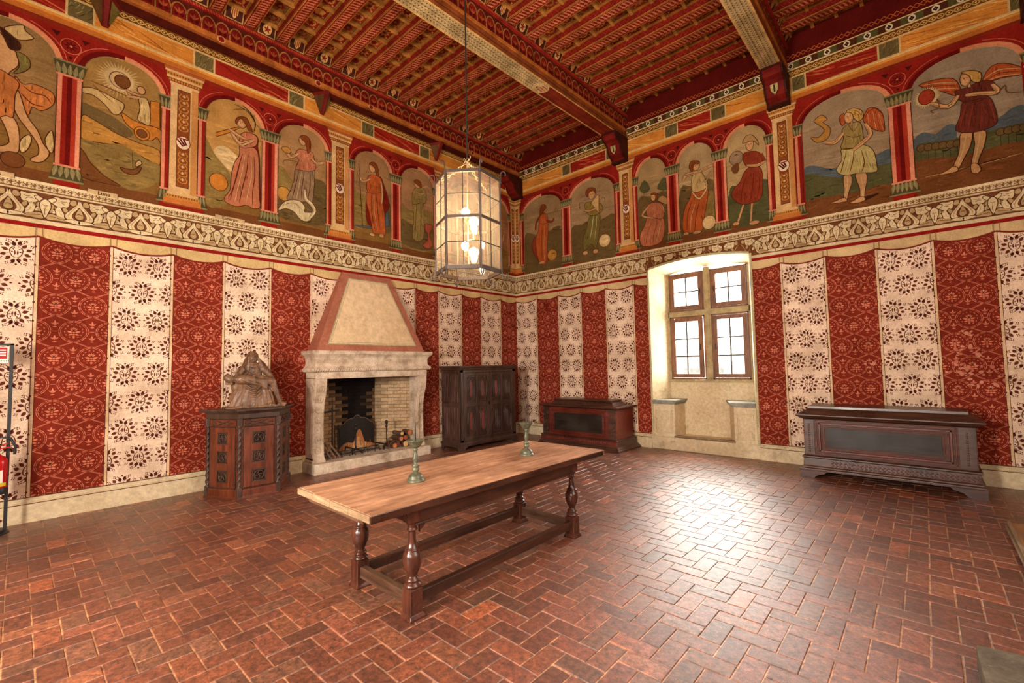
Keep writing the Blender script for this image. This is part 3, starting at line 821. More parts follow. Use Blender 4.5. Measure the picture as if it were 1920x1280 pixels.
def draw_fresco(cv, key, lay):
    for it in FRESCO_DATA[key]:
        t, c = it[0], C[it[1]]
        if t in 'pqP':
            d = it[2]
            pts = [(d[i] / 1000, d[i + 1] / 1000) for i in range(0, len(d), 2)]
            if t != 'P':
                pts = smooth_closed(pts, 3)
            cv.poly(pts, c, lay)
            hatch(cv, pts, c, lay + .0001, t == 'p' and it[1] not in ('skn', 'brn', 'och'))
            if t != 'q':
                cv.stroke(pts + [pts[0]], .009, OUT, lay + .0002, sm=False, taper=0)
        elif t == 's':
            d = it[3]
            pts = [(d[i] / 1000, d[i + 1] / 1000) for i in range(0, len(d), 2)]
            w = it[2] / 1000
            if w > .025:
                cv.stroke(pts, w + .014, OUT, lay, taper=.45)
                cv.stroke(pts, w, c, lay + .0001, taper=.45)
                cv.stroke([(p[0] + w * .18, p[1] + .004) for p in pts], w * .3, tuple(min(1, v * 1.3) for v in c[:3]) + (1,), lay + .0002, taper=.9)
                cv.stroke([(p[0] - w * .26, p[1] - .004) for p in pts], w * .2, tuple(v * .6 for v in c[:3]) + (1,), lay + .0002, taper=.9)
            else:
                cv.stroke(pts, w, c, lay)
        elif t == 'e':
            cv.ell(it[2] / 1000, it[3] / 1000, it[4] / 1000 + .008, it[5] / 1000 + .008, OUT, lay, 20)
            cv.ell(it[2] / 1000, it[3] / 1000, it[4] / 1000, it[5] / 1000, c, lay + .0001, 20)
            if it[1] != 'skn' and it[5] > 55:
                cx, cz, rx, rz = [v / 1000 for v in it[2:6]]
                cv.ell(cx - rx * .15, cz + rz * .15, rx * .7, rz * .7, tuple(min(1, v * 1.12) for v in c[:3]) + (1,), lay + .0002, 18)
                hatch(cv, [(cx + rx * math.cos(a * .35), cz + rz * math.sin(a * .35)) for a in range(18)], c, lay + .0002, False)
            if it[1] == 'skn' and it[5] > 55:   # a face: brow, nose, mouth, cheek
                cx, cz, rx, rz = [v / 1000 for v in it[2:6]]
                L = lay + .0002
                cv.ell(cx - rx * .1, cz - rz * .1, rx * .62, rz * .72, tuple(min(1, v * 1.2) for v in c[:3]) + (1,), L)
                L += .0001
                cv.ell(cx - rx * .32, cz + rz * .10, rx * .16, rz * .07, OUT, L, 8)
                cv.ell(cx + rx * .30, cz + rz * .10, rx * .16, rz * .07, OUT, L, 8)
                cv.stroke([(cx - rx * .55, cz + rz * .26), (cx - rx * .15, cz + rz * .28)], .006, OUT, L, sm=False)
                cv.stroke([(cx + rx * .12, cz + rz * .28), (cx + rx * .5, cz + rz * .25)], .006, OUT, L, sm=False)
                cv.stroke([(cx - rx * .02, cz + rz * .1), (cx - rx * .14, cz - rz * .22), (cx + rx * .05, cz - rz * .24)], .006, C['rbd'], L, sm=False)
                cv.stroke([(cx - rx * .22, cz - rz * .48), (cx + rx * .18, cz - rz * .48)], .010, C['rbd'], L, sm=False)
        elif t == 'x':
            cx, cz, ro, ri = [v / 1000 for v in it[2:6]]
            pts = []
            for i in range(72):
                a = 2 * PI * i / 72
                r = ro * random.uniform(.85, 1.05) if i % 2 else ri
                pts.append((cx + r * math.cos(a), cz + r * math.sin(a)))
            cv.poly(pts, c, lay)
            cv.ell(cx, cz, ri, ri, C['lgt'], lay + .0001)
        lay += .0004
    return lay


def red_pattern(cv, u0, u1, z0, z1, lay):
    w = (u1 - u0) / 2
    pz = .303
    cols = STMOT
    row = 0
    z = z1 - .13
    while z > z0 - .2:
        for k in range(-1, 4):
            cu = u0 + (k + (.5 if row % 2 == 0 else 0)) * w
            if cu < u0 - .1 or cu > u1 + .1:
                continue
            R, Rz = .125, .118
            # double ogival ring in dashes
            for i in range(12):
                a0 = 2 * PI * (i + .08) / 12
                a1 = 2 * PI * (i + .92) / 12
                for rr, ww in ((1.0, .0075), (.885, .005)):
                    pts = []
                    for t in (0, .5, 1):
                        a = a0 + (a1 - a0) * t
                        f = 1 + .10 * max(0, -math.sin(a)) ** 6 + .05 * max(0, math.sin(a)) ** 6
                        pts.append((cu + R * rr * math.cos(a), z + Rz * rr * f * math.sin(a)))
                    cv.stroke(pts, ww, cols, lay, sm=False, taper=.3)
            # inner beaded ring
            for i in range(13):
                a = 2 * PI * i / 13 + PI / 2 + .24
                cv.ell(cu + .077 * math.cos(a), z + .004 + .077 * math.sin(a), .0095, .0048, cols, lay, 6, a + PI / 2)
            # flower
            for a, l, wd in ((90, .055, .014), (66, .05, .013), (114, .05, .013), (44, .048, .016), (136, .048, .016)):
                cv.leaf(cu, z + .004, math.radians(a), l, wd, cols, lay)
            for a in (18, 162):
                cv.leaf(cu + .012 * math.cos(math.radians(a)), z - .012, math.radians(a), .05, .024, cols, lay)
            for a in (-18, 198):
                cv.leaf(cu + .01 * math.cos(math.radians(a)), z - .030, math.radians(a), .042, .020, cols, lay)
            cv.ell(cu, z - .012, .011, .009, cols, lay, 8)
            cv.ell(cu, z - .036, .011, .009, cols, lay, 8)
            cv.ell(cu, z - .060, .012, .008, cols, lay, 8)
            # link to the next ring and fleurs-de-lis between rings
            for dz, s in ((.085, 1), (-.085, 1)):
                fu = cu + w / 2
                fz = z + dz
                cv.leaf(fu, fz - .02, PI / 2, .062, .022, cols, lay)
                cv.leaf(fu, fz - .012, math.radians(38), .042, .013, cols, lay)
                cv.leaf(fu, fz - .012, math.radians(142), .042, .013, cols, lay)
                cv.ell(fu, fz - .034, .017, .006, cols, lay, 8)
            cv.rect(cu + w / 2 - .02, cu + w / 2 + .02, z - .003, z + .003, cols, lay)
            # crossing bands between the rows
            for s in (-1, 1):
                for off in (0, .016):
                    cv.stroke([(cu + s * (.035 + off * .7), z + Rz + .012 - off * .2), (cu + s * (w / 2 - .012 + off * .5), z + Rz + .062 - off * .2)], .0055, cols, lay, sm=False, taper=.3)
        z -= pz / 2 if False else pz
        row += 1


def medallion(cv, cu, cz, lay, flip=1):
    col = MEDC
    for i in range(12):
        a = 2 * PI * (i + .5) / 12
        r = .062 if i % 2 else .078
        l = .058 if i % 2 else .050
        x, z = cu + r * math.cos(a), cz + flip * r * math.sin(a) * 1.06
        cv.leaf(x, z, a * flip + (.12 if math.cos(a) * math.sin(a) > 0 else -.12) * flip, l, .036, col, lay)
        cv.stroke([(cu + (r - .022) * math.cos(a), cz + flip * (r - .022) * math.sin(a)), (x, z)], .005, col, lay, sm=False)
    for i in range(12):
        a = 2 * PI * i / 12
        if i % 3 == 0:
            cv.leaf(cu + .118 * math.cos(a), cz + flip * .124 * math.sin(a), a * flip, .026, .020, col, lay)
            continue
        for dr, da in ((.124, 0), (.138, .075), (.138, -.075), (.150, 0)):
            cv.ell(cu + dr * math.cos(a + da), cz + flip * dr * 1.04 * math.sin(a + da), .0066, .0066, col, lay, 6)
    for s in (-1, 1):
        cv.stroke([(cu + s * .006, cz - flip * .062), (cu + s * .030, cz - flip * .045), (cu + s * .046, cz - flip * .01), (cu + s * .048, cz + flip * .03), (cu + s * .030, cz + flip * .052), (cu + s * .012, cz + flip * .048)], .009, col, lay)
        cv.leaf(cu + s * .011, cz - flip * .034, PI / 2 * flip, .060, .015, col, lay)
        cv.stroke([(cu + s * .006, cz + flip * .070), (cu + s * .020, cz + flip * .100), (cu + s * .048, cz + flip * .135)], .008, col, lay)
        cv.stroke([(cu + s * .012, cz + flip * .060), (cu + s * .034, cz + flip * .085), (cu + s * .066, cz + flip * .115)], .006, col, lay)
        cv.stroke([(cu + s * .006, cz - flip * .078), (cu + s * .026, cz - flip * .11), (cu + s * .045, cz - flip * .135)], .008, col, lay)
        cv.leaf(cu + s * .022, cz - flip * .004, (.5 * flip if s > 0 else PI - .5 * flip), .022, .014, col, lay)
        cv.leaf(cu + s * .018, cz + flip * .024, (.9 * flip if s > 0 else PI - .9 * flip), .020, .012, col, lay)


def strip(cv, u0, u1, red, full0=None, full1=None, ztop=3.17, z0=.26):
    """one hanging of the painted wall cloth, sagging between its loops"""
    f0 = u0 if full0 is None else full0
    f1 = u1 if full1 is None else full1
    n = 10

    def top(u):
        t = (u - f0) / (f1 - f0)
        return ztop - .055 * 4 * t * (1 - t)
    pts = [(u0, z0), (u1, z0)] + [(u1 + (u0 - u1) * i / n, top(u1 + (u0 - u1) * i / n)) for i in range(n + 1)]
    cv.poly(pts, STRED if red else CREAM, .001)
    old = cv.clip
    cv.clip = (u0 + .002, u1 - .002, z0 + .01, ztop - .055)
    if red:
        red_pattern(cv, f0, f1, z0, ztop - .03, .002)
    else:
        row = 0
        z = ztop - .21
        w = (f1 - f0)
        while z > z0 - .1:
            cs = (f0 + w * .25, f0 + w * .75) if row % 2 == 0 else (f0, f0 + w * .5, f1)
            for c in cs:
                medallion(cv, c, z, .002, 1 if (row // 2) % 2 == 0 else -1)
            z -= .343
            row += 1
    cv.clip = old
    # hem on the top edge
    P = [(u0 + (u1 - u0) * i / n, top(u0 + (u1 - u0) * i / n)) for i in range(n + 1)]
    cv.stroke(P, .022, rgb(120, 40, 30), .0028, sm=False, taper=0)


def seam(cv, u, z0=.26, ztop=3.17):
    cv.rect(u - .020, u + .012, z0, ztop, rgb(222, 188, 150), .0026)
    cv.rect(u - .022, u - .016, z0, ztop + .1, rgb(84, 40, 28), .0030)
    cv.rect(u + .010, u + .015, z0, ztop, rgb(84, 40, 28), .0030)
    z = z0 + .06
    while z < ztop - .05:
        cv.ell(u - .018, z, .011, .013, rgb(92, 46, 32), .0031, 6)
        z += .21
    for d in (-.018, .038):
        cv.rect(u + d - .006, u + d + .006, ztop - .01, 3.285, rgb(96, 52, 34), .0032)
        cv.rect(u + d - .002, u + d + .002, ztop, 3.27, rgb(206, 170, 120), .0034)


def frieze_unit(cv, cu, P, lay):
    """one repeat of the grisaille acanthus frieze: big lotus in the middle, mask leaf at the border"""
    z0, z1 = 3.372, 3.662
    li, mi, dk = rgb(214, 192, 150), rgb(178, 148, 104), rgb(78, 48, 28)

    def leafy(pts, c=li, k=0.0):
        cx = sum(p[0] for p in pts) / len(pts)
        cz = sum(p[1] for p in pts) / len(pts)
        big = [(cx + (p[0] - cx) * 1.10 + (.004 if p[0] > cx else -.004), cz + (p[1] - cz) * 1.08 + (.004 if p[1] > cz else -.004)) for p in pts]
        cv.poly(smooth_closed(big, 3), dk, lay + k)
        cv.poly(smooth_closed(pts, 3), c, lay + k + .0003)
    for s in (-1, 1):
        f = lambda pts: [(cu + s * p[0] * P, z0 + p[1] * (z1 - z0)) for p in pts]
        # side foliage
        leafy(f([(.46, .02), (.30, .04), (.14, .06), (.20, .14), (.32, .22), (.42, .26), (.48, .16)]), mi)
        leafy(f([(.20, .16), (.30, .20), (.36, .34), (.35, .52), (.30, .62), (.27, .48), (.24, .36)]))
        leafy(f([(.18, .64), (.26, .58), (.36, .64), (.41, .82), (.36, .97), (.25, .93), (.17, .97), (.13, .86), (.16, .74)]))
        leafy(f([(.34, .50), (.42, .52), (.47, .66), (.46, .84), (.40, .74), (.36, .62)]), mi)
        cv.stroke(f([(.22, .70), (.27, .78), (.33, .76)]), .006, dk, lay + .0008)
        cv.stroke(f([(.19, .86), (.25, .82), (.29, .86)]), .006, dk, lay + .0008)
        cv.stroke(f([(.24, .24), (.29, .34), (.30, .48)]), .006, mi, lay + .0008)
        cv.stroke(f([(.24, .10), (.34, .14), (.44, .16)]), .006, dk, lay + .0008)
        # lotus half
        leafy(f([(.01, .97), (.04, .80), (.12, .58), (.205, .36), (.20, .20), (.13, .12), (.085, .18), (.115, .30), (.09, .46), (.04, .60), (.00, .70)]), li, .0012)
        cv.stroke(f([(.04, .74), (.12, .50), (.165, .32), (.145, .20)]), .010, mi, lay + .0018)
        # calyx
        leafy(f([(.0, .01), (.10, .02), (.22, .09), (.14, .15), (.0, .14)]), li, .0018)
        leafy(f([(.205, .40), (.25, .50), (.24, .62), (.19, .56), (.17, .46)]), mi, .0004)
        leafy(f([(.05, .80), (.10, .74), (.15, .80), (.12, .95), (.06, .95)]), mi, .0004)
        leafy(f([(.36, .30), (.43, .34), (.44, .46), (.38, .44)]), li, .0008)
    f = lambda pts: [(cu + p[0] * P, z0 + p[1] * (z1 - z0)) for p in pts]
    leafy(f([(0, .66), (.04, .50), (.06, .36), (.055, .26), (0, .20), (-.055, .26), (-.06, .36), (-.04, .50)]), mi, .0020)
    cv.stroke(f([(-.045, .38), (0, .42), (.045, .38)]), .008, dk, lay + .0026)
    for d in (-.05, 0, .05):
        cv.stroke(f([(d, .05), (d * .8, .12)]), .005, dk, lay + .0026, sm=False)
    # mask leaf between the lotuses
    cm = cu + P / 2
    f = lambda pts: [(cm + p[0] * P, z0 + p[1] * (z1 - z0)) for p in pts]
    for s in (-1, 1):
        g2 = lambda pts: f([(s * p[0], p[1]) for p in pts])
        leafy(g2([(.03, .78), (.10, .90), (.15, .86), (.12, .76), (.06, .70)]), li, .0012)
        leafy(g2([(.05, .68), (.11, .64), (.13, .54), (.10, .44), (.12, .36), (.06, .30), (.04, .44)]), mi, .0010)
    leafy(f([(0, .80), (.06, .70), (.075, .52), (.05, .34), (0, .08), (-.05, .34), (-.075, .52), (-.06, .70)]), li, .0016)
    cv.stroke(f([(-.04, .60), (0, .54), (.04, .60)]), .006, dk, lay + .0022)
    cv.stroke(f([(0, .50), (-.01, .30), (0, .18)]), .006, dk, lay + .0022)
    cv.stroke(f([(-.03, .42), (0, .38), (.03, .42)]), .006, mi, lay + .0022)


def frieze(cv, u0, u1, cu0, P):
    cv.rect(u0, u1, 3.265, 3.314, rgb(138, 26, 24), .0012)
    cv.rect(u0, u1, 3.314, 3.362, rgb(208, 186, 146), .0012)
    cv.rect(u0, u1, 3.362, 3.368, rgb(96, 60, 36), .0016)
    cv.rect(u0, u1, 3.364, 3.672, rgb(112, 66, 38), .0012)
    old = cv.clip
    cv.clip = (u0, u1, 3.365, 3.672)
    c = cu0
    while c - P > u0 - P:
        c -= P
    while c < u1 + P:
        frieze_unit(cv, c, P, .0018)
        c += P
    cv.clip = old
    # bead line, ribbon of curls, dentils and ledge
    cv.rect(u0, u1, 3.672, 3.690, rgb(206, 184, 142), .005)
    cv.rect(u0, u1, 3.690, 3.694, rgb(88, 56, 34), .005)
    cv.rect(u0, u1, 3.694, 3.765, rgb(120, 86, 54), .005)
    c = u0
    while c < u1:
        cv.poly([(c + .004, 3.704), (c + .044, 3.702), (c + .048, 3.722), (c + .034, 3.742), (c + .012, 3.742), (c + .002, 3.724)], rgb(206, 184, 142), .0054)
        cv.ell(c + .030, 3.722, .010, .010, rgb(150, 116, 78), .0056, 6)
        cv.ell(c + .052, 3.712, .006, .007, rgb(214, 192, 150), .0056, 6)
        cv.rect(c + .004, c + .026, 3.748, 3.762, rgb(206, 184, 142), .0054)
        cv.rect(c + .034, c + .052, 3.748, 3.762, rgb(206, 184, 142), .0054)
        c += .06
    cv.rect(u0, u1, 3.765, 3.800, rgb(222, 200, 158), .0052)
    cv.rect(u0, u1, 3.800, 3.804, rgb(92, 56, 34), .0052)


def arch_pts(u0, u1, zs=5.2, zt=5.575, n=14):
    cx, r = (u0 + u1) / 2, (u1 - u0) / 2
    return [(cx - r * math.cos(PI * i / n), zs + (zt - zs) * math.sin(PI * i / n) ** .85) for i in range(n + 1)]


def arch_picture(cv, u0, u1, key, sky, ground, dark_left, rnd):
    sky, ground = dim(sky), dim(ground)
    A = arch_pts(u0, u1)
    cv.poly([(u0, 3.80), (u1, 3.80)] + A[::-1], sky, .0014)
    old = cv.clip
    cv.clip = (u0, u1, 3.80, 5.56)
    w = u1 - u0
    # clouds and ground brushwork
    for i in range(46):
        z = 4.45 + rnd.random() * 1.0
        u = u0 + rnd.random() * w
        l = w * rnd.uniform(.12, .4)
        k = rnd.uniform(.78, 1.24)
        if z > 5.2 and (abs(u - (u0 + u1) / 2) + l) > w * .42 * max(0.1, (5.6 - z) / .4):
            continue
        cv.stroke([(u - l, z), (u - l * .3, z + rnd.uniform(0, .03)), (u + l * .3, z + rnd.uniform(-.01, .03)), (u + l, z)], rnd.uniform(.012, .05), tuple(min(1, v * k) for v in sky[:3]) + (1,), .0016 + i * .00002, taper=.95)
    gz = 4.42
    cv.poly([(u0, 3.8), (u1, 3.8), (u1, gz - .05), (u0 + w * .7, gz + .02), (u0 + w * .4, gz - .03), (u0, gz + .04)], ground, .0023)
    for i in range(30):
        z = 3.84 + rnd.random() * .55
        u = u0 + rnd.random() * w
        l = w * rnd.uniform(.1, .35)
        k = rnd.uniform(.7, 1.25)
        cv.stroke([(u - l, z), (u, z + rnd.uniform(-.02, .02)), (u + l, z + rnd.uniform(-.02, .02))], rnd.uniform(.008, .03), tuple(min(1, v * k) for v in ground[:3]) + (1,), .0025 + i * .00002, taper=.95)
    cv.rect(u0, u1, 3.80, 3.93, C['brn'], .0032)
    for i in range(14):
        z = 3.82 + rnd.random() * .16
        u = u0 + rnd.random() * w
        k = rnd.uniform(.7, 1.4)
        cv.stroke([(u - w * .2, z), (u + w * .2, z + rnd.uniform(-.01, .01))], rnd.uniform(.008, .02), tuple(min(1, v * k) for v in C['brn'][:3]) + (1,), .0034 + i * .00002, taper=.9)
    if key:
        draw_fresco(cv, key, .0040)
    cv.clip = old
    # intrados in false perspective: one side dark, the other catching light
    n = len(A)
    mid = n // 2
    t = .055
    cx = (u0 + u1) / 2
    for i in range(n - 1):
        a, b = A[i], A[i + 1]
        def outp(p):
            d = Vector((p[0] - cx, (p[1] - 5.1)))
            d.normalize()
            return (p[0] + d.x * t, p[1] + d.y * t)
        left = i < mid
        dark = (left == dark_left)
        cv.poly([a, b, outp(b), outp(a)], RED2 if dark else rgb(208, 132, 92), .0150)


def column(cv, cu, hw, n, lay=.0165):
    """bundle column: n shafts"""
    z0, z1 = 4.04, 5.13
    pal = [PINKC, RED1, RED2, RED3, rgb(214, 140, 106), RED1, RED2]
    w = 2 * hw / n
    for i in range(n):
        cv.rect(cu - hw + i * w, cu - hw + (i + 1) * w, z0, z1, pal[i % len(pal)], lay)
    cv.rect(cu - hw - .004, cu - hw + .004, z0, z1, OUT, lay + .0002)
    cv.rect(cu + hw - .004, cu + hw + .004, z0, z1, OUT, lay + .0002)
    g1, g2, g3 = rgb(128, 116, 74), rgb(74, 64, 40), rgb(172, 158, 108)
    for (za, zb, s) in ((5.13, 5.29, 1), (4.04, 3.88, -1)):
        e0, e1 = hw * 1.02, hw * 1.02 + .035
        cv.poly([(cu - e0, za), (cu + e0, za), (cu + e1, zb), (cu - e1, zb)], g2, lay + .0004)
        k = max(3, int(2 * hw / .038))
        for i in range(k):
            t0 = -1 + 2 * (i + .5) / k
            cv.leaf(cu + t0 * e0, za, (PI / 2 - t0 * .22) * s if s > 0 else -(PI / 2 - t0 * .22), .15, 2.1 * e0 / k, g1, lay + .0006)
            cv.stroke([(cu + t0 * e0, za + s * .01), (cu + t0 * (e0 + .02), za + s * .13)], .006, g3, lay + .0009, sm=False)
        cv.rect(cu - e1 - .005, cu + e1 + .005, min(zb, zb + s * .02), max(zb, zb + s * .02), g1, lay + .0008)
        cv.rect(cu - hw - .01, cu + hw + .01, za - .012, za + .012, PINKC, lay + .0010)


def pilaster(cv, cu, hw, lay=.0190):
    li, oc, bg = rgb(206, 166, 112), rgb(188, 128, 58), rgb(130, 68, 30)
    z0, z1 = 4.02, 5.50
    cv.rect(cu - hw, cu + hw, z0, z1, li, lay)
    cv.rect(cu + hw * .52, cu + hw, z0, z1, rgb(190, 132, 72), lay + .0002)
    cv.rect(cu - hw * .52, cu + hw * .42, z0 + .08, z1 - .05, OUT, lay + .0003)
    cv.rect(cu - hw * .48, cu + hw * .38, z0 + .09, z1 - .06, bg, lay + .0005)
    mx, pw = cu - hw * .05, hw * .40
    z = z0 + .14
    rev = 1
    while z < z1 - .12:
        if abs(z - 4.72) < .13:
            z += .04
            continue
        for s in (-1, 1):
            cv.stroke([(mx, z), (mx + s * pw * .7, z + .015), (mx + s * pw * .8, z + .05), (mx + s * pw * .35, z + .065), (mx + s * pw * .3, z + .035)], .012, oc, lay + .0007)
            cv.leaf(mx + s * pw * .25, z + .06, math.radians(90 - s * 50), .04, .016, oc, lay + .0007)
        cv.ell(mx, z + .05, .012, .02, li, lay + .0009, 8)
        z += .088
    # small shield with diagonal bars
    cv.ell(mx, 4.72, .085, .098, rgb(128, 34, 26), lay + .0010, 20)
    cv.ell(mx, 4.72, .075, .088, rgb(226, 204, 168), lay + .0012, 20)
    cv.poly([(mx - .055, 4.775), (mx + .055, 4.775), (mx + .05, 4.71), (mx, 4.645), (mx - .05, 4.71)], rgb(232, 214, 184), lay + .0014)
    for k in (-.045, .0, .045):
        cv.poly([(mx - .045 + k * .8, 4.765 + k * .2), (mx - .02 + k * .8, 4.765 + k * .2), (mx + .03 + k * .4, 4.69 + k * .3), (mx + .008 + k * .4, 4.68 + k * .3)], rgb(96, 26, 24), lay + .0016)
    cv.rect(mx - .055, mx + .055, 4.770, 4.785, rgb(128, 34, 26), lay + .0016)
    # capital mouldings
    for i, (za, zb, e, c) in enumerate(((5.50, 5.53, .01, li), (5.53, 5.58, .03, bg), (5.58, 5.61, .045, li), (5.61, 5.66, .05, oc), (5.66, 5.69, .065, li), (5.69, 5.73, .075, rgb(170, 88, 44)))):
        cv.rect(cu - hw - e, cu + hw + e, za, zb, c, lay + .0006 + i * .0001)
        if i in (1, 3):
            u = cu - hw - e + .02
            while u < cu + hw + e - .01:
                cv.ell(u, (za + zb) / 2, .011, .015, oc if i == 1 else bg, lay + .0016, 6)
                u += .032
    for i, (za, zb, e, c) in enumerate(((3.98, 4.02, .015, li), (3.93, 3.98, .035, oc), (3.86, 3.93, .055, rgb(186, 110, 52)), (3.84, 3.86, .06, bg))):
        cv.rect(cu - hw - e, cu + hw + e, za, zb, c, lay + .0006 + i * .0001)
    u = cu - hw - .02
    while u < cu + hw + .02:
        cv.rect(u, u + .014, 3.95, 3.975, bg, lay + .0016)
        u += .03


def spandrels(cv, arches, u0, u1):
    """red masonry above the arches with wheel rosettes between them"""
    prev = u0
    zt = 5.735
    ln = rgb(206, 110, 80)
    for (a, b) in arches:
        A = arch_pts(a, b)
        if a > prev:
            cv.rect(prev, a, 3.80, zt, RED1, .0140)
        for i in range(len(A) - 1):
            p, q = A[i], A[i + 1]
            cv.poly([p, q, (q[0], zt), (p[0], zt)], RED1, .0140)
        # incised line following the arch
        cx, r = (a + b) / 2, (b - a) / 2 + .09
        for sgn in (-1, 1):
            P = []
            for i in range(1, 8):
                t = PI * i / 18
                P.append((cx + sgn * r * math.cos(t), 5.2 + .45 * math.sin(t) ** .85 * 1.02))
            cv.stroke([q for q in P if u0 < q[0] < u1], .006, ln, .0158, sm=False, taper=0) if all(u0 < q[0] < u1 for q in P) else None
        prev = b
    if prev < u1:
        cv.rect(prev, u1, 3.80, zt, RED1, .0140)
    cs = []
    for i in range(len(arches) - 1):
        g = arches[i + 1][0] - arches[i][1]
        c = (arches[i][1] + arches[i + 1][0]) / 2
        if g < .35:
            cs.append(c)
    for c in cs:
        cv.ring(c, 5.50, .092, .092, .007, ln, .0159, 24)
        cv.ring(c, 5.50, .078, .078, .004, RED2, .0160, 20)
        for k in range(8):
            a = PI * k / 4
            cv.leaf(c + .012 * math.cos(a), 5.50 + .012 * math.sin(a), a, .05, .02, rgb(84, 18, 16), .0160)
        cv.ell(c, 5.50, .013, .013, ln, .0162, 8)
        for s in (-1, 1):
            cv.poly([(c + s * .09, 5.63), (c + s * .17, 5.635), (c + s * .12, 5.57)], rgb(70, 20, 14), .0160)
        cv.poly([(c - .02, 5.375), (c + .02, 5.375), (c, 5.33)], rgb(70, 20, 14), .0160)
    cv.rect(u0, u1, 5.685, 5.735, rgb(128, 40, 22), .0164)


def marbles(cv, u0, u1, squares, first_red, rnd):
    cv.rect(u0, u1, 5.735, 5.80, rgb(186, 106, 42), .0180)
    cv.rect(u0, u1, 5.80, 5.835, rgb(214, 142, 58), .0182)
    cv.rect(u0, u1, 5.835, 5.85, rgb(226, 186, 120), .0184)
    cv.rect(u0, u1, 5.85, 6.105, rgb(208, 172, 112), .0180)
    edges = []
    prev = u0
    red = first_red
    for (a, b) in squares + [(u1 + .02, u1 + .04)]:
        p, q = prev + .022, a - .022
        if q > p + .03:
            q = min(q, u1)
            base = rgb(146, 36, 22) if red else rgb(206, 132, 52)
            vein = rgb(206, 104, 62) if red else rgb(150, 78, 30)
            vein2 = rgb(96, 16, 12) if red else rgb(232, 176, 96)
            cv.rect(p, q, 5.872, 6.085, base, .0184)
            old = cv.clip
            cv.clip = (p, q, 5.874, 6.083)
            for i in range(22):
                z = rnd.uniform(5.84, 6.12)
                x = rnd.uniform(p - .2, q)
                l = rnd.uniform(.15, .6)
                s = rnd.uniform(-.35, -.05)
                cv.stroke([(x, z), (x + l * .3, z + s * l * .3 + rnd.uniform(-.01, .01)), (x + l * .6, z + s * l * .7), (x + l, z + s * l)], rnd.uniform(.003, .013), vein if rnd.random() < .55 else vein2, .0186 + i * .00001, taper=.95)
            cv.clip = old
            red = not red
        if a < u1:
            a2, b2 = max(a, u0), min(b, u1)
            cv.rect(a2, b2, 5.872, 6.085, rgb(104, 88, 50), .0184)
            old = cv.clip
            cv.clip = (a2, b2, 5.874, 6.083)
            for i in range(14):
                x, z = rnd.uniform(a2, b2), rnd.uniform(5.87, 6.08)
                cv.stroke([(x, z), (x + rnd.uniform(.01, .05), z + rnd.uniform(.02, .07)), (x + rnd.uniform(.02, .07), z + rnd.uniform(.04, .12))], rnd.uniform(.003, .010), rnd.choice([rgb(150, 136, 84), rgb(58, 50, 26)]), .0187, taper=.9)
            cv.clip = old
            prev = b
    # guilloche
    cv.rect(u0, u1, 6.105, 6.215, rgb(108, 62, 24), .0180)
    cv.rect(u0, u1, 6.105, 6.113, rgb(222, 176, 100), .0184)
    c = u0
    g = rgb(212, 168, 92)
    P = .165
    while c < u1:
        pts = [(c + P * k / 6, 6.160 + .030 * math.sin(2 * PI * k / 6)) for k in range(7)]
        pts2 = [(c + P * k / 6, 6.160 - .030 * math.sin(2 * PI * k / 6)) for k in range(7)]
        for q in (pts, pts2):
            cv.stroke([z for z in q if z[0] <= u1], .012, g, .0184, sm=False, taper=0) if q[-1][0] <= u1 else None
        cv.ell(c + P * .25, 6.160, .012, .012, g, .0186, 6)
        cv.ell(c + P * .75, 6.160, .012, .012, g, .0186, 6)
        c += P


def text_mesh(txt, size, name, parent, cv, u, z, lay, col, mirror=False):
    cu = bpy.data.curves.new(name, 'FONT')
    cu.body = txt
    cu.size = size
    cu.offset = size * .012
    cu.extrude = 0
    cu.resolution_u = 3
    o = bpy.data.objects.new(name, cu)
    COL.objects.link(o)
    bpy.context.view_layer.update()
    me = bpy.data.meshes.new_from_object(o.evaluated_get(bpy.context.evaluated_depsgraph_get()))
    bpy.data.objects.remove(o)
    bpy.data.curves.remove(cu)
    vs = [cv.P((u + v.co.x, z + v.co.y), lay) for v in me.vertices]
    fs = [tuple(p.vertices) for p in me.polygons]
    bpy.data.meshes.remove(me)
    cv.mb.add(vs, fs, col)


NICHE = (3.45, 5.24)


def niche_top(u):
    t = (u - NICHE[0]) / (NICHE[1] - NICHE[0])
    return 3.405 + .095 * math.sin(PI * min(1, max(0, t))) ** .8


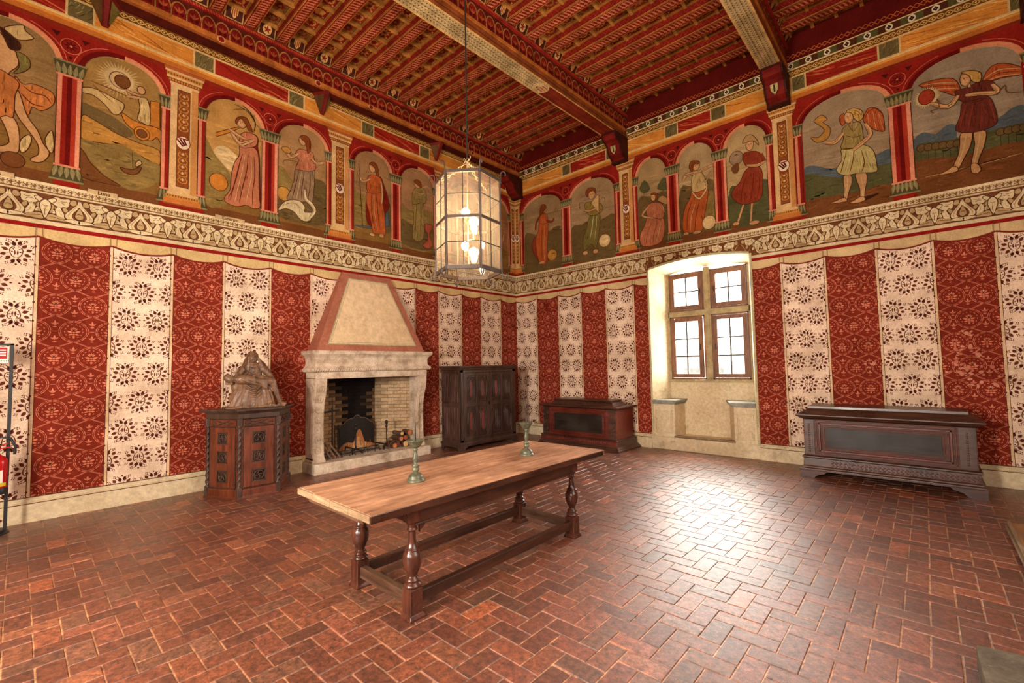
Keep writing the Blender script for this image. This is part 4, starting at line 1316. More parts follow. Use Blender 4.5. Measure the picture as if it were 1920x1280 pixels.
def wall_left():
    mb = MB()
    cv = Canvas(mb, (0, 0, 0), (0, 1, 0), (0, 0, 1), (1, 0, 0))
    Y0 = ROOM_Y
    H = 6.95
    base = rgb(206, 176, 122)
    # base surface with the firebox opening (y -5.0..-3.05, z 0..1.46)
    fy0, fy1, fz = -4.98, -3.08, 1.46
    cv.rect(Y0, fy0, 0, H, base, 0)
    cv.rect(fy1, 0, 0, H, base, 0)
    cv.rect(fy0, fy1, fz, H, base, 0)
    b = [-8.75 - .64, -8.75, -8.1, -7.47, -6.86, -6.26, -5.64, -5.02, -4.36, -3.67, -2.99, -2.40, -1.79, -1.20, -.57, 0]
    red = True
    for i in range(len(b) - 2, -1, -1):
        u0, u1 = b[i], b[i + 1]
        hood = -4.55 < (u0 + u1) / 2 < -3.4
        if not hood:
            z0 = .26
            if u0 < fy1 and u1 > fy0:
                z0 = 1.5
            strip(cv, u0, u1, red, z0=z0)
        red = not red
    for u in b[1:-1]:
        if -4.6 < u < -3.5:
            continue
        seam(cv, u, .26 if not fy0 - .05 < u < fy1 else 1.5)
    frieze(cv, Y0, 0, -8.337, .5665)
    arches = [(-10.05, -9.05), (-8.78, -8.0), (-7.785, -7.02), (-6.525, -5.79), (-5.555, -4.775), (-4.283, -3.53), (-3.31, -2.50), (-2.05, -1.28), (-1.06, -.27)]
    keys = [None, 'A', 'B', 'C', 'D', 'E', 'F', None, None]
    skies = [rgb(160, 128, 84), rgb(152, 120, 76), rgb(166, 130, 74), rgb(196, 150, 86), rgb(176, 136, 92), rgb(168, 128, 88), rgb(174, 132, 94), rgb(168, 116, 74), rgb(166, 116, 76)]
    rnd = random.Random(11)
    for (a, c), k, s in zip(arches, keys, skies):
        arch_picture(cv, a, c, k, s, rgb(142, 106, 54), True, rnd)
    spandrels(cv, arches, Y0, 0)
    for cu, hw, n in ((-7.892, .105, 5), (-5.672, .115, 5), (-3.42, .108, 5), (-1.17, .108, 5), (-8.91, .1, 5)):
        column(cv, cu, hw, n)
    for cu in (-6.77, -4.535, -2.28):
        column(cv, cu - .205, .042, 2)
        column(cv, cu + .205, .042, 2)
        pilaster(cv, cu, .155)
    pilaster(cv, -.09, .085)
    column(cv, -.225, .04, 2)
    marbles(cv, Y0, 0, [(-9.2 + 0, -8.98), (-7.93, -7.71), (-6.66, -6.44), (-5.39, -5.17), (-4.12, -3.90), (-2.85, -2.63), (-1.58, -1.36), (-.31, -.09)], False, rnd)
    # a second figure and a herm in the two bays beside the corner
    for (cx, kk) in ((-1.66, 'oro'), (-.66, 'pnk')):
        L = .0040
        cv.poly([(cx - .16, 4.0), (cx + .14, 4.0), (cx + .12, 4.5), (cx + .09, 4.82), (cx - .09, 4.82), (cx - .13, 4.45)], C[kk], L, sm=True)
        cv.ell(cx, 4.96, .055, .075, C['skn'], L + .0004)
        cv.poly([(cx - .07, 4.9), (cx - .07, 5.03), (cx, 5.07), (cx + .07, 5.02), (cx + .07, 4.9), (cx + .045, 4.99), (cx - .045, 4.99)], C['hro'], L + .0006, sm=True)
        cv.stroke([(cx + .08, 4.78), (cx + .2, 4.6), (cx + .24, 4.75)], .045, C['skn'], L + .0005)
        for d in (-.07, 0, .06):
            cv.stroke([(cx + d, 4.7), (cx + d * 1.3, 4.4), (cx + d * 1.6, 4.05)], .01, C['rbd'], L + .0005)
    for i in range(26):
        cv.ell(-8.62 + rnd.uniform(-.2, .32), .12 + rnd.uniform(-.06, .07), rnd.uniform(.008, .018), rnd.uniform(.008, .016), rgb(110, 40, 34), .0372 + i * .00002, 7)
    # captions lettered on the ledge
    for txt, u in (('urius', -8.52), ('Luna', -7.62), ('Euterpe', -6.30)):
        text_mesh(txt, .062, 'caption', None, cv, u, 3.780, .0158, rgb(60, 34, 22))
        w = .034 * len(txt)
        cv.rect(u - .09, u - .086, 3.775, 3.828, rgb(90, 54, 34), .0157)
        cv.rect(u + w + .05, u + w + .054, 3.775, 3.828, rgb(90, 54, 34), .0157)
        cv.rect(u - .09, u + w + .05, 3.775, 3.830, rgb(196, 168, 122), .0154)
    # wall thickness and the back of the wall
    mb.box(-.62, -.60, Y0, .6, 0, H, base)
    return mb.build('wall_left', FRESCO, kind='structure', recalc=False)


def wall_right():
    mb = MB()
    cv = Canvas(mb, (0, 0, 0), (1, 0, 0), (0, 0, 1), (0, -1, 0))
    X1 = ROOM_X
    H = 6.95
    base = rgb(206, 178, 130)
    n0, n1 = NICHE
    cv.rect(-.6, n0, 0, H, base, 0)
    cv.rect(n1, X1, 0, H, base, 0)
    N = 16
    for i in range(N):
        a, b = n0 + (n1 - n0) * i / N, n0 + (n1 - n0) * (i + 1) / N
        cv.poly([(a, niche_top(a)), (b, niche_top(b)), (b, H), (a, H)], base, 0)
    cv.rect(n0, n1, 0, .235, rgb(206, 188, 142), 0)
    # cloth
    strips = [(0, .64, 0), (.64, 1.28, 1), (1.28, 1.88, 0), (1.88, 2.5, 1), (2.5, 3.12, 0)]
    for u0, u1, r in strips:
        strip(cv, u0, u1, r)
    strip(cv, 3.12, 3.42, 1, 3.12, 3.74)
    strip(cv, 5.28, 5.70, 1, 5.08, 5.70)
    for u0, u1, r in ((5.70, 6.28, 0), (6.28, 6.89, 1), (6.89, 7.48, 0), (7.48, 8.06, 1), (8.06, 8.65, 0)):
        strip(cv, u0, u1, r)
    for u in (.64, 1.28, 1.88, 2.5, 3.12, 5.70, 6.28, 6.89, 7.48, 8.06):
        seam(cv, u)
    # rubbed patches of bare plaster low on the cloth
    rnd = random.Random(5)
    for (cx, cz, rr, k) in ((7.72, 1.62, .16, 26), (7.85, 1.35, .20, 30), (7.62, 1.45, .12, 16), (6.78, 1.52, .10, 12), (7.72, 1.9, .08, 8)):
        for i in range(k):
            a = rnd.random() * 2 * PI
            r = rr * math.sqrt(rnd.random())
            s = rnd.uniform(.006, .028)
            cv.ell(cx + r * math.cos(a), cz + r * .8 * math.sin(a), s * rnd.uniform(.5, 1.4), s * rnd.uniform(.4, 1.1), rgb(204, 134, 110) if rnd.random() < .6 else rgb(190, 110, 88), .0035 + i * .00002, 7, a)
    # dark damp stain high in the red strip near the corner
    for i in range(14):
        cv.ell(.96 + rnd.gauss(0, .05), 2.95 + rnd.gauss(0, .1), .02 * rnd.random() + .01, .05 * rnd.random() + .02, rgb(120, 40, 28), .0034 + i * .00002, 7)

    def skip(p):
        return n0 - .03 < p[0] < n1 + .03 and p[1] < niche_top(p[0]) + .02
    cv.skip = skip
    cv.skip = None
    # split friezes either side of the niche head, and above it
    cv.skip = skip
    old_rect = cv.rect

    def rect2(u0, u1, z0, z1, col, lay=.001):
        if z1 < 3.55 and u0 < n0 and u1 > n1:
            cv.poly([(u0, z0), (n0 - .03, z0), (n0 - .03, z1), (u0, z1)], col, lay)
            cv.poly([(n1 + .03, z0), (u1, z0), (u1, z1), (n1 + .03, z1)], col, lay)
        elif z0 < 3.5 and u0 < n0 and u1 > n1:
            cv.skip = None
            cv.poly([(u0, z0), (n0 - .03, z0), (n0 - .03, z1), (u0, z1)], col, lay)
            cv.poly([(n1 + .03, z0), (u1, z0), (u1, z1), (n1 + .03, z1)], col, lay)
            for i in range(N):
                a = n0 - .03 + (n1 - n0 + .06) * i / N
                b = n0 - .03 + (n1 - n0 + .06) * (i + 1) / N
                cv.poly([(a, niche_top(a)), (b, niche_top(b)), (b, z1), (a, z1)], col, lay)
            cv.skip = skip
        else:
            old_rect(u0, u1, z0, z1, col, lay)
    cv.rect = rect2
    frieze(cv, -.0, X1, 6.175, .537)
    cv.rect = old_rect
    cv.skip = None
    # painted edge round the niche
    g = rgb(196, 182, 140)
    g2 = rgb(120, 112, 80)
    cv.rect(n0 - .035, n0, .235, 3.41, g, .005)
    cv.rect(n1, n1 + .035, .235, 3.41, g, .005)
    cv.rect(n0 - .039, n0 - .035, 0, 3.41, g2, .0052)
    cv.rect(n1 + .035, n1 + .039, 0, 3.41, g2, .0052)
    for i in range(N):
        a, b = n0 + (n1 - n0) * i / N, n0 + (n1 - n0) * (i + 1) / N
        cv.poly([(a, niche_top(a)), (b, niche_top(b)), (b, niche_top(b) + .035), (a, niche_top(a) + .035)], g, .005)
        cv.poly([(a, niche_top(a) + .035), (b, niche_top(b) + .035), (b, niche_top(b) + .04), (a, niche_top(a) + .04)], g2, .0052)
    arches = [(.30, 1.425), (1.69, 2.765), (3.285, 3.88), (4.11, 4.74), (4.95, 5.59), (6.085, 7.115), (7.36, 8.38)]
    keys = list('HIJKLMN')
    skies = [rgb(160, 132, 96), rgb(168, 140, 104), rgb(174, 146, 104), rgb(182, 156, 114), rgb(192, 164, 116), rgb(168, 146, 118), rgb(162, 144, 122)]
    gr = [rgb(112, 88, 52), rgb(104, 82, 52), rgb(118, 100, 58), rgb(124, 104, 60), rgb(110, 96, 58), rgb(112, 96, 58), rgb(112, 92, 60)]
    for i, ((a, c), k, s, gg) in enumerate(zip(arches, keys, skies, gr)):
        arch_picture(cv, a, c, k, s, gg, i in (5, 6), rnd)
    spandrels(cv, arches, 0, X1)
    for cu, hw in ((1.557, .125), (3.995, .115), (4.845, .105), (7.238, .12)):
        column(cv, cu, hw, 5)
    for cu in (3.04, 5.82):
        column(cv, cu - .20, .042, 2)
        column(cv, cu + .20, .042, 2)
        pilaster(cv, cu, .14)
    column(cv, .235, .042, 2)
    column(cv, 8.45, .042, 2)
    pilaster(cv, .09, .085)
    pilaster(cv, 8.57, .075)
    marbles(cv, 0, X1, [(.13, .27), (1.49, 1.69), (2.62, 2.78), (3.90, 4.12), (4.745, 4.97), (5.99, 6.155), (7.065, 7.28), (8.33, 8.52)], True, rnd)
    # band of quatrefoils, then red lattice under the first joist
    cv.rect(0, X1, 6.215, 6.235, rgb(226, 196, 140), .0184)
    cols = [rgb(84, 78, 40), rgb(78, 40, 24)]
    u = .05
    k = 0
    while u < X1 - .05:
        cv.rect(u, min(X1, u + .242), 6.235, 6.340, cols[k % 2], .0184)
        cv.ell(u + .121, 6.287, .042, .050, rgb(226, 206, 168), .0188, 16)
        for a in range(4):
            cv.ell(u + .121 + .016 * math.cos(a * PI / 2), 6.287 + .018 * math.sin(a * PI / 2), .013, .015, rgb(52, 22, 16), .0190, 8)
        u += .242
        k += 1
    cv.rect(0, X1, 6.340, 6.355, rgb(226, 196, 140), .0184)
    cv.rect(0, X1, 6.355, 6.95, rgb(88, 18, 12), .0180)
    u = 0
    g = rgb(190, 98, 50)
    while u < X1 - .15:
        cv.stroke([(u, 6.40), (u + .07, 6.47), (u + .14, 6.40)], .010, g, .0184, sm=False, taper=0)
        cv.stroke([(u, 6.47), (u + .07, 6.40), (u + .14, 6.47)], .010, g, .0184, sm=False, taper=0)
        u += .14
    mb.box(-.6, 3.15, .60, .62, 0, H, base)
    mb.box(5.55, X1 + .3, .60, .62, 0, H, base)
    mb.box(3.15, 5.55, .60, .62, 3.9, H, base)
    mb.box(3.15, 5.55, .60, .62, 0, 1.0, base)
    return mb.build('wall_right', FRESCO, kind='structure', recalc=False)


wall_left()
wall_right()


def other_walls():
    # the two walls behind and beside the camera, with their windows and an opening added for the fill lamp
    X1, Y0, H = ROOM_X, ROOM_Y, 6.95
    cr = rgb(200, 160, 118)
    mb = MB()
    wx0, wx1, wz0, wz1 = 4.5, 5.4, 1.3, 2.95
    t = .35
    mb.box(-.6, wx0, Y0 - t, Y0, 0, H, cr)
    mb.box(wx1, 6.9, Y0 - t, Y0, 0, H, cr)
    mb.box(8.0, X1 + t, Y0 - t, Y0, 0, H, cr)
    mb.box(6.9, 8.0, Y0 - t, Y0, 3.3, H, cr)  # head of the opening made up for the added south fill
    mb.box(6.9, 8.0, Y0 - t, Y0, 0, 1.5, cr)
    mb.box(wx0, wx1, Y0 - t, Y0, wz1, H, cr)
    mb.box(wx0, wx1, Y0 - t, Y0, 0, wz0, cr)
    cv = Canvas(mb, (0, Y0, 0), (1, 0, 0), (0, 0, 1), (0, 1, 0))
    u = .0
    k = 0
    while u < X1 - .6:
        if not (u < wx1 + .1 and u + .62 > wx0 - .1) and not (u < 8.0 and u + .62 > 6.9):
            cv.rect(u, u + .62, .26, 3.17, STRED if k % 2 else CREAM, .002)
        u += .62
        k += 1
    mb.build('wall_back', FRESCO, kind='structure')
    mb = MB()
    wy0, wy1, wz0, wz1 = -6.8, -4.0, 1.6, 5.1
    mb.box(X1, X1 + t, Y0, wy0, 0, H, cr)
    mb.box(X1, X1 + t, wy1, .6, 0, H, cr)
    mb.box(X1, X1 + t, wy0, wy1, wz1, H, cr)
    mb.box(X1, X1 + t, wy0, wy1, 0, wz0, cr)
    mb.build('wall_east', FRESCO, kind='structure')


other_walls()

# skirting of limewashed plaster with two painted lines
def skirting(name, axis, runs, sgn):
    mb = MB()
    for (a, b) in runs:
        mb.prism([(0, 0), (sgn * .035, 0), (sgn * .03, .205), (sgn * .018, .21), (sgn * .024, .222), (sgn * .022, .236), (sgn * .010, .245), (sgn * .012, .256), (0, .26)], a, b, axis)
    o = mb.build(name, PLASTER, kind='structure')
    ln = MB()
    for (a, b) in runs:
        for z in (.196, .262):
            x0, x1 = (.0305, .0335) if z < .2 else (.004, .008)
            if axis == 'Y':
                ln.box(x0 * sgn, x1 * sgn, a, b, z, z + .008, rgb(92, 54, 36))
            else:
                ln.box(a, b, x0 * sgn, x1 * sgn, z, z + .008, rgb(92, 54, 36))
    ln.build('painted_line', FRESCO, o)


skirting('baseboard_left', 'Y', ((ROOM_Y, -5.16), (-2.94, 0)), 1)
skirting('baseboard_right', 'X', ((.035, 3.415), (5.28, ROOM_X)), -1)

# ================================================================ CEILING
JP = 0.435          # joist pitch
JB = 6.66           # joist underside
JF = 6.80           # board between the joists
BEAMS = [(0.0, .24), (2.78, 3.06), (5.64, 5.92), (8.42, 8.66)]


def ceiling():
    mb = MB()
    rnd = random.Random(21)
    mb.box(-.6, ROOM_X + .4, ROOM_Y - .4, .6, JF + .12, JF + .16, rgb(60, 30, 20))
    mb.box(0, ROOM_X, ROOM_Y, 0, JF, JF + .12, rgb(110, 34, 20))
    reds, gold, gd2 = rgb(128, 30, 20), rgb(192, 132, 62), rgb(160, 98, 42)
    pink = rgb(206, 122, 84)
    panels = [rgb(150, 36, 24), rgb(178, 124, 60), rgb(166, 58, 32), rgb(170, 116, 54), rgb(140, 32, 22), rgb(134, 96, 44)]
    bays = [(.24, 2.80), (3.04, 5.66), (5.90, 8.44)]
    cv = Canvas(mb, (0, 0, JF), (1, 0, 0), (0, 1, 0), (0, 0, -1))
    jb = Canvas(mb, (0, 0, JB), (1, 0, 0), (0, 1, 0), (0, 0, -1))
    k = 0
    y = -.39
    jy = []
    while y > ROOM_Y:
        jy.append(y)
        y -= JP
    hw = .082
    for bi, (xa, xb) in enumerate(bays):
        for y in jy:
            mb.box(xa, xb, y - hw, y + hw, JB, JF, reds)
            if y < -8.6:
                continue
            # woven ribbon on the underside
            x = xa
            st = .058
            while x < xb - st:
                jb.poly([(x, y - .055), (x + .022, y - .055), (x + st + .012, y + .055), (x + st - .010, y + .055)], pink, .002)
                jb.poly([(x + .016, y - .012), (x + .034, y - .030), (x + st + .01, y - .052), (x + st - .008, y - .052)], gold, .0024)
                jb.ell(x + st * .5, y + .030, .010, .010, gold, .0026, 5)
                x += st
            jb.rect(xa, xb, y - hw + .001, y - hw + .012, gold, .003)
            jb.rect(xa, xb, y + hw - .012, y + hw - .001, gd2, .003)
            # lattice on the side of the joist towards the room
            sd = Canvas(mb, (0, y - hw, 0), (1, 0, 0), (0, 0, 1), (0, -1, 0))
            x = xa
            while x < xb - .09:
                sd.stroke([(x, JB + .03), (x + .045, JB + .10), (x + .09, JB + .03)], .008, rgb(168, 60, 36), .002, sm=False, taper=0)
                x += .09
            sd.rect(xa, xb, JB + .002, JB + .012, gold, .003)
        # coffers
        nb = 8
        px = (xb - xa - .12) / nb
        for r in range(len(jy) + 1):
            y1 = (jy[r - 1] - hw) if r else 0.0
            y0 = (jy[r] + hw) if r < len(jy) else ROOM_Y
            if y1 - y0 < .05:
                continue
            for i in range(nb + 1):
                x = xa + .10 + i * px
                mb.box(x - .022, x + .022, y0, y1, JF - .045, JF, gold)
                if y0 < -8.4 or i == nb:
                    continue
                xm, ym = x + px / 2, (y0 + y1) / 2
                w, h = px / 2 - .03, (y1 - y0) / 2 - .012
                pc = jit(rnd.choice(panels), .15)
                cc = rgb(196, 142, 72) if pc[1] < .06 else rgb(134, 34, 20)
                cv.rect(xm - w, xm + w, ym - h, ym + h, rgb(168, 120, 60), .002)
                cv.rect(xm - w + .016, xm + w - .016, ym - h + .016, ym + h - .016, rgb(64, 22, 14), .003)
                cv.rect(xm - w + .022, xm + w - .022, ym - h + .022, ym + h - .022, pc, .004)
                q = rnd.random()
                R = min(w, h) * .62
                if q < .45:
                    for a in range(8):
                        cv.leaf(xm, ym, a * PI / 4, R * 1.15, R * .55, cc, .005)
                    cv.ell(xm, ym, R * .35, R * .35, pc, .006, 8)
                elif q < .8:
                    cv.ell(xm, ym, R, R, cc, .005, 12)
                    for a in range(6):
                        cv.leaf(xm, ym, a * PI / 3, R * .85, R * .42, jit(pc, .2), .006)
                else:
                    cv.poly([(xm - R, ym - R * .4), (xm, ym - R), (xm + R, ym - R * .3), (xm + R * .4, ym + R), (xm - R * .6, ym + R * .8)], cc, .005)
                for sx in (-1, 1):
                    for sy in (-1, 1):
                        cv.leaf(xm + sx * (w - .028), ym + sy * (h - .028), math.atan2(-sy, -sx), .05, .026, cc, .005)
            # small battens along the joists
            mb.box(xa, xb, y1 - .014, y1, JF - .03, JF, gd2)
            mb.box(xa, xb, y0, y0 + .014, JF - .03, JF, gd2)
            # shields on slanted boards at each end of the bay
            for side, xe in ((1, xa), (-1, xb)):
                bx0, bz0, bx1, bz1 = xe + side * .02, JB - .035, xe + side * .11, JF - .01
                u = Vector((0, side, 0))
                v = Vector((bx1 - bx0, 0, bz1 - bz0))
                L = v.length
                v.normalize()
                ty0, ty1 = (y0 + .015, y1 - .015)
                ym = (ty0 + ty1) / 2
                n = u.cross(v) * (1 if True else -1)
                if n.z > 0:
                    n = -n
                tb = Canvas(mb, (bx0, ym, bz0), (0, 1, 0), v, n)
                hwid = (ty1 - ty0) / 2
                tb.rect(-hwid, hwid, 0, L, rgb(176, 128, 70), .001)
                if y0 < -8.4:
                    continue
                tb.rect(-hwid + .018, hwid - .018, .014, L - .012, rgb(70, 30, 18), .003)
                if r % 2:
                    tb.ell(0, L * .5, .062, L * .38, rgb(206, 160, 96), .005, 12)
                    for a in range(5):
                        tb.leaf(0, L * .5, a * PI * .4 + .3, .055, .024, reds, .006)
                else:
                    tb.poly([(-.045, L * .86), (.045, L * .86), (.045, L * .45), (0, L * .12), (-.045, L * .45)], rgb(206, 160, 96), .005)
                    for s in (-.025, .0, .025):
                        tb.rect(s - .006, s + .006, L * .3, L * .84, rgb(150, 56, 30), .006)
    # boards running along the two end walls
    mb.build('ceiling', CEILP, kind='structure', recalc=False)


ceiling()


def beam(n, xa, xb, skew=0.0, wall=None, zb=6.15):
    mb = MB()
    zt = JF
    zs = 6.31
    wood = rgb(132, 60, 28)
    org = rgb(178, 104, 44)
    red = rgb(150, 34, 26)
    pale = rgb(196, 168, 118)
    sh = Matrix.Identity(4)
    sh[0][1] = skew
    mb.xf = sh
    mb.box(xa, xb, ROOM_Y, 0, zb, zt, wood)
    faces = []
    if wall != 'W':
        faces.append((xa, -1))
    if wall != 'E':
        faces.append((xb, 1))
    rnd = random.Random(n)
    # underside
    cv = Canvas(mb, (0, 0, zb), (1, 0, 0), (0, 1, 0), (0, 0, -1))
    w = xb - xa
    if wall is None:
        cv.rect(xa, xb, ROOM_Y, -2.45 if n == 1 else 0, rgb(186, 160, 110), .001)
        if n == 1:
            cv.rect(xa, xb, -2.45, 0, rgb(134, 44, 24), .001)
        ys = -.05
        while ys > -8.4:
            c = rgb(98, 66, 36) if (n != 1 or ys < -2.45) else rgb(92, 22, 14)
            for i in range(5):
                xx = xa + .05 + (w - .1) * i / 4
                cv.ell(xx, ys + (.014 if i % 2 else 0), .014, .010, c, .002, 5)
                cv.ell(xx + .015, ys - .022, .006, .008, c, .002, 4)
            ys -= .052
        for xx in (xa + w * .34, xa + w * .66):
            cv.rect(xx - .003, xx + .003, ROOM_Y, 0, rgb(120, 86, 46), .003)
        for xx in (xa, xb - .024):
            cv.rect(xx, xx + .024, ROOM_Y, 0, rgb(212, 166, 100), .004)
        if n == 1:
            cy, cx = -2.55, (xa + xb) / 2
            cv.ell(cx, cy, .125, .15, rgb(218, 184, 124), .005, 24)
            cv.ring(cx, cy, .105, .128, .006, rgb(110, 60, 30), .006, 24)
            for k in (-.05, 0, .05):
                cv.rect(cx + k - .012, cx + k + .012, cy - .02, cy + .10, rgb(176, 92, 56), .006)
            cv.ell(cx - .03, cy - .06, .022, .022, rgb(150, 96, 50), .006)
    else:
        cv.rect(xa, xb, ROOM_Y, 0, rgb(84, 26, 18), .001)
    for X, s in faces:
        sd = Canvas(mb, (X, 0, 0), (0, 1, 0), (0, 0, 1), (s, 0, 0))
        if wall is None:
            sd.rect(ROOM_Y, 0, zb, 6.31, rgb(140, 74, 34), .001)
            sd.rect(ROOM_Y, 0, 6.20, 6.215, rgb(96, 44, 22), .002)
        else:
            sd.rect(ROOM_Y, 0, zb, 6.31, rgb(150, 78, 34), .001)
        mb.box(min(X, X + s * .018), max(X, X + s * .018), ROOM_Y, 0, 6.25 if wall else 6.285, 6.325, org)
        sd.rect(ROOM_Y, 0, 6.325, 6.60, rgb(92, 32, 20), .001)
        y = -.09
        while y > -9:
            # row of little round arches
            A = [(y - .082 + .082 * (1 - math.cos(PI * i / 8)), 6.42 + .125 * math.sin(PI * i / 8)) for i in range(9)]
            sd.poly([(y - .070, 6.335), (y + .070, 6.335), (y + .070, 6.44)] + [(y + .068 * math.cos(PI * i / 6), 6.44 + .085 * math.sin(PI * i / 6)) for i in range(1, 6)] + [(y - .070, 6.44)], rgb(124, 26, 18), .0015)
            sd.stroke([(q[0], q[1]) for q in A], .017, rgb(176, 112, 58), .003, sm=False, taper=0)
            sd.rect(y - .089, y - .075, 6.335, 6.43, rgb(176, 112, 58), .003)
            sd.ell(y - .030, 6.385, .022, .030, rgb(84, 14, 12), .003, 8)
            sd.ell(y + .030, 6.385, .022, .030, rgb(84, 14, 12), .003, 8)
            for a in (50, 90, 130):
                sd.leaf(y, 6.395, math.radians(a), .085, .026, rgb(170, 76, 42), .004)
            y -= .170
        x0, x1 = min(X, X + s * .03), max(X, X + s * .03)
        mb.box(x0, x1, ROOM_Y, 0, 6.585, 6.635, red)
        rp = Canvas(mb, (X + s * .03, 0, 0), (0, 1, 0), (0, 0, 1), (s, 0, 0))
        y = -.02
        while y > -8.6:
            rp.poly([(y, 6.592), (y - .016, 6.592), (y - .034, 6.628), (y - .018, 6.628)], rgb(196, 84, 52), .002)
            y -= .034
        if wall:
            ob = Canvas(mb, (X + s * .018, 0, 0), (0, 1, 0), (0, 0, 1), (s, 0, 0))
            for yy in (-8.9, -7.62, -6.40, -5.02, -4.06, -2.95, -1.6):
                ob.ell(yy, 6.285, .052, .05, rgb(206, 160, 96), .003, 16)
                ob.ell(yy, 6.285, .038, .037, rgb(140, 30, 22), .005, 16)
    o = mb.build('trim_%d' % n, CEILP, kind='structure', recalc=False)
    return o


def corbel(parent, xa, xb, shield=True, y=0.0):
    mb = MB()
    dk, rd = rgb(66, 26, 18), rgb(116, 28, 20)
    prof = [(y, 5.69), (y - .10, 5.69), (y - .14, 5.74), (y - .24, 5.79), (y - .30, 5.87), (y - .32, 5.95), (y - .38, 6.0), (y - .46, 6.02), (y - .50, 6.07), (y - .50, 6.15), (y, 6.15)]
    mb.prism(prof, xa + .02, xb - .02, 'X', rd)
    mb.box(xa, xb, y - .15, y, 5.67, 5.70, dk)
    mb.box(xa, xb, y - .52, y, 6.12, 6.151, dk)
    for x in (xa + .005, xb - .035):
        mb.prism([(p[0] - (.012 if p[0] < y else 0), p[1] - .008) for p in prof[:-1]] + [(y, 6.13)], x, x + .03, 'X', dk)
    if shield:
        xm = (xa + xb) / 2
        v = Vector((0, -.06, .13)).normalized()
        c = Canvas(mb, (xm, y - .295, 5.80), (1, 0, 0), Vector((0, -.30, .95)).normalized(), Vector((0, -.95, -.30)))
        c.poly([(-.055, .14), (.055, .14), (.05, .05), (0, -.02), (-.05, .05)], rgb(184, 168, 110), .014)
        c.rect(-.012, .012, .02, .13, rgb(52, 40, 24), .016)
    return mb.build('corbel', CEILP, parent, bevel=.006)


b0 = beam(0, 0.0, .205, wall='W', zb=6.22)
b1 = beam(1, 2.80, 3.10, skew=.018)
b2 = beam(2, 5.65, 5.93)
b3 = beam(3, 8.44, 8.66, wall='E', zb=6.22)
corbel(b1, 2.80, 3.12)
corbel(b2, 5.64, 5.96)
corbel(b3, 8.40, 8.65)
c = corbel(b0, .0, .30, shield=False)
# wedge brackets under the wall plate
for i, yy in enumerate((-7.60, -4.86, -2.45)):
    mb = MB()
    rd, gr = rgb(112, 30, 22), rgb(122, 108, 52)
    w = .17
    A = [(0.0, yy - w, 6.22), (0.0, yy + w, 6.22), (.26, yy, 6.22)]
    mb.add([(0, yy - w, 6.225), (.24, yy - .03, 6.225), (.24, yy + .03, 6.225), (0, yy + w, 6.225), (0, yy - .04, 5.90), (.05, yy - .015, 5.90), (.05, yy + .015, 5.90), (0, yy + .04, 5.90)],
           [(0, 1, 5, 4), (1, 2, 6, 5), (2, 3, 7, 6), (4, 5, 6, 7), (0, 3, 2, 1)], rd)
    P = [Vector((0, yy - w, 6.225)), Vector((.24, yy - .03, 6.225)), Vector((.05, yy - .015, 5.90)), Vector((0, yy - .04, 5.90))]
    ce = sum(P, Vector()) / 4
    nn = (P[1] - P[0]).cross(P[2] - P[0]).normalized()
    if nn.y > 0:
        nn = -nn
    q = [ce + (p - ce) * .68 + nn * .003 for p in P]
    mb.add(q, [(0, 1, 2, 3)], rgb(96, 66, 34))
    P = [Vector((0, yy + w, 6.225)), Vector((.24, yy + .03, 6.225)), Vector((.05, yy + .015, 5.90)), Vector((0, yy + .04, 5.90))]
    ce = sum(P, Vector()) / 4
    nn = -(P[1] - P[0]).cross(P[2] - P[0]).normalized()
    if nn.x < 0:
        nn = -nn
    q = [ce + (p - ce) * .68 + nn * .003 for p in P]
    mb.add(q, [(0, 1, 2, 3)], gr)
    mb.build('bracket', CEILP, b0)

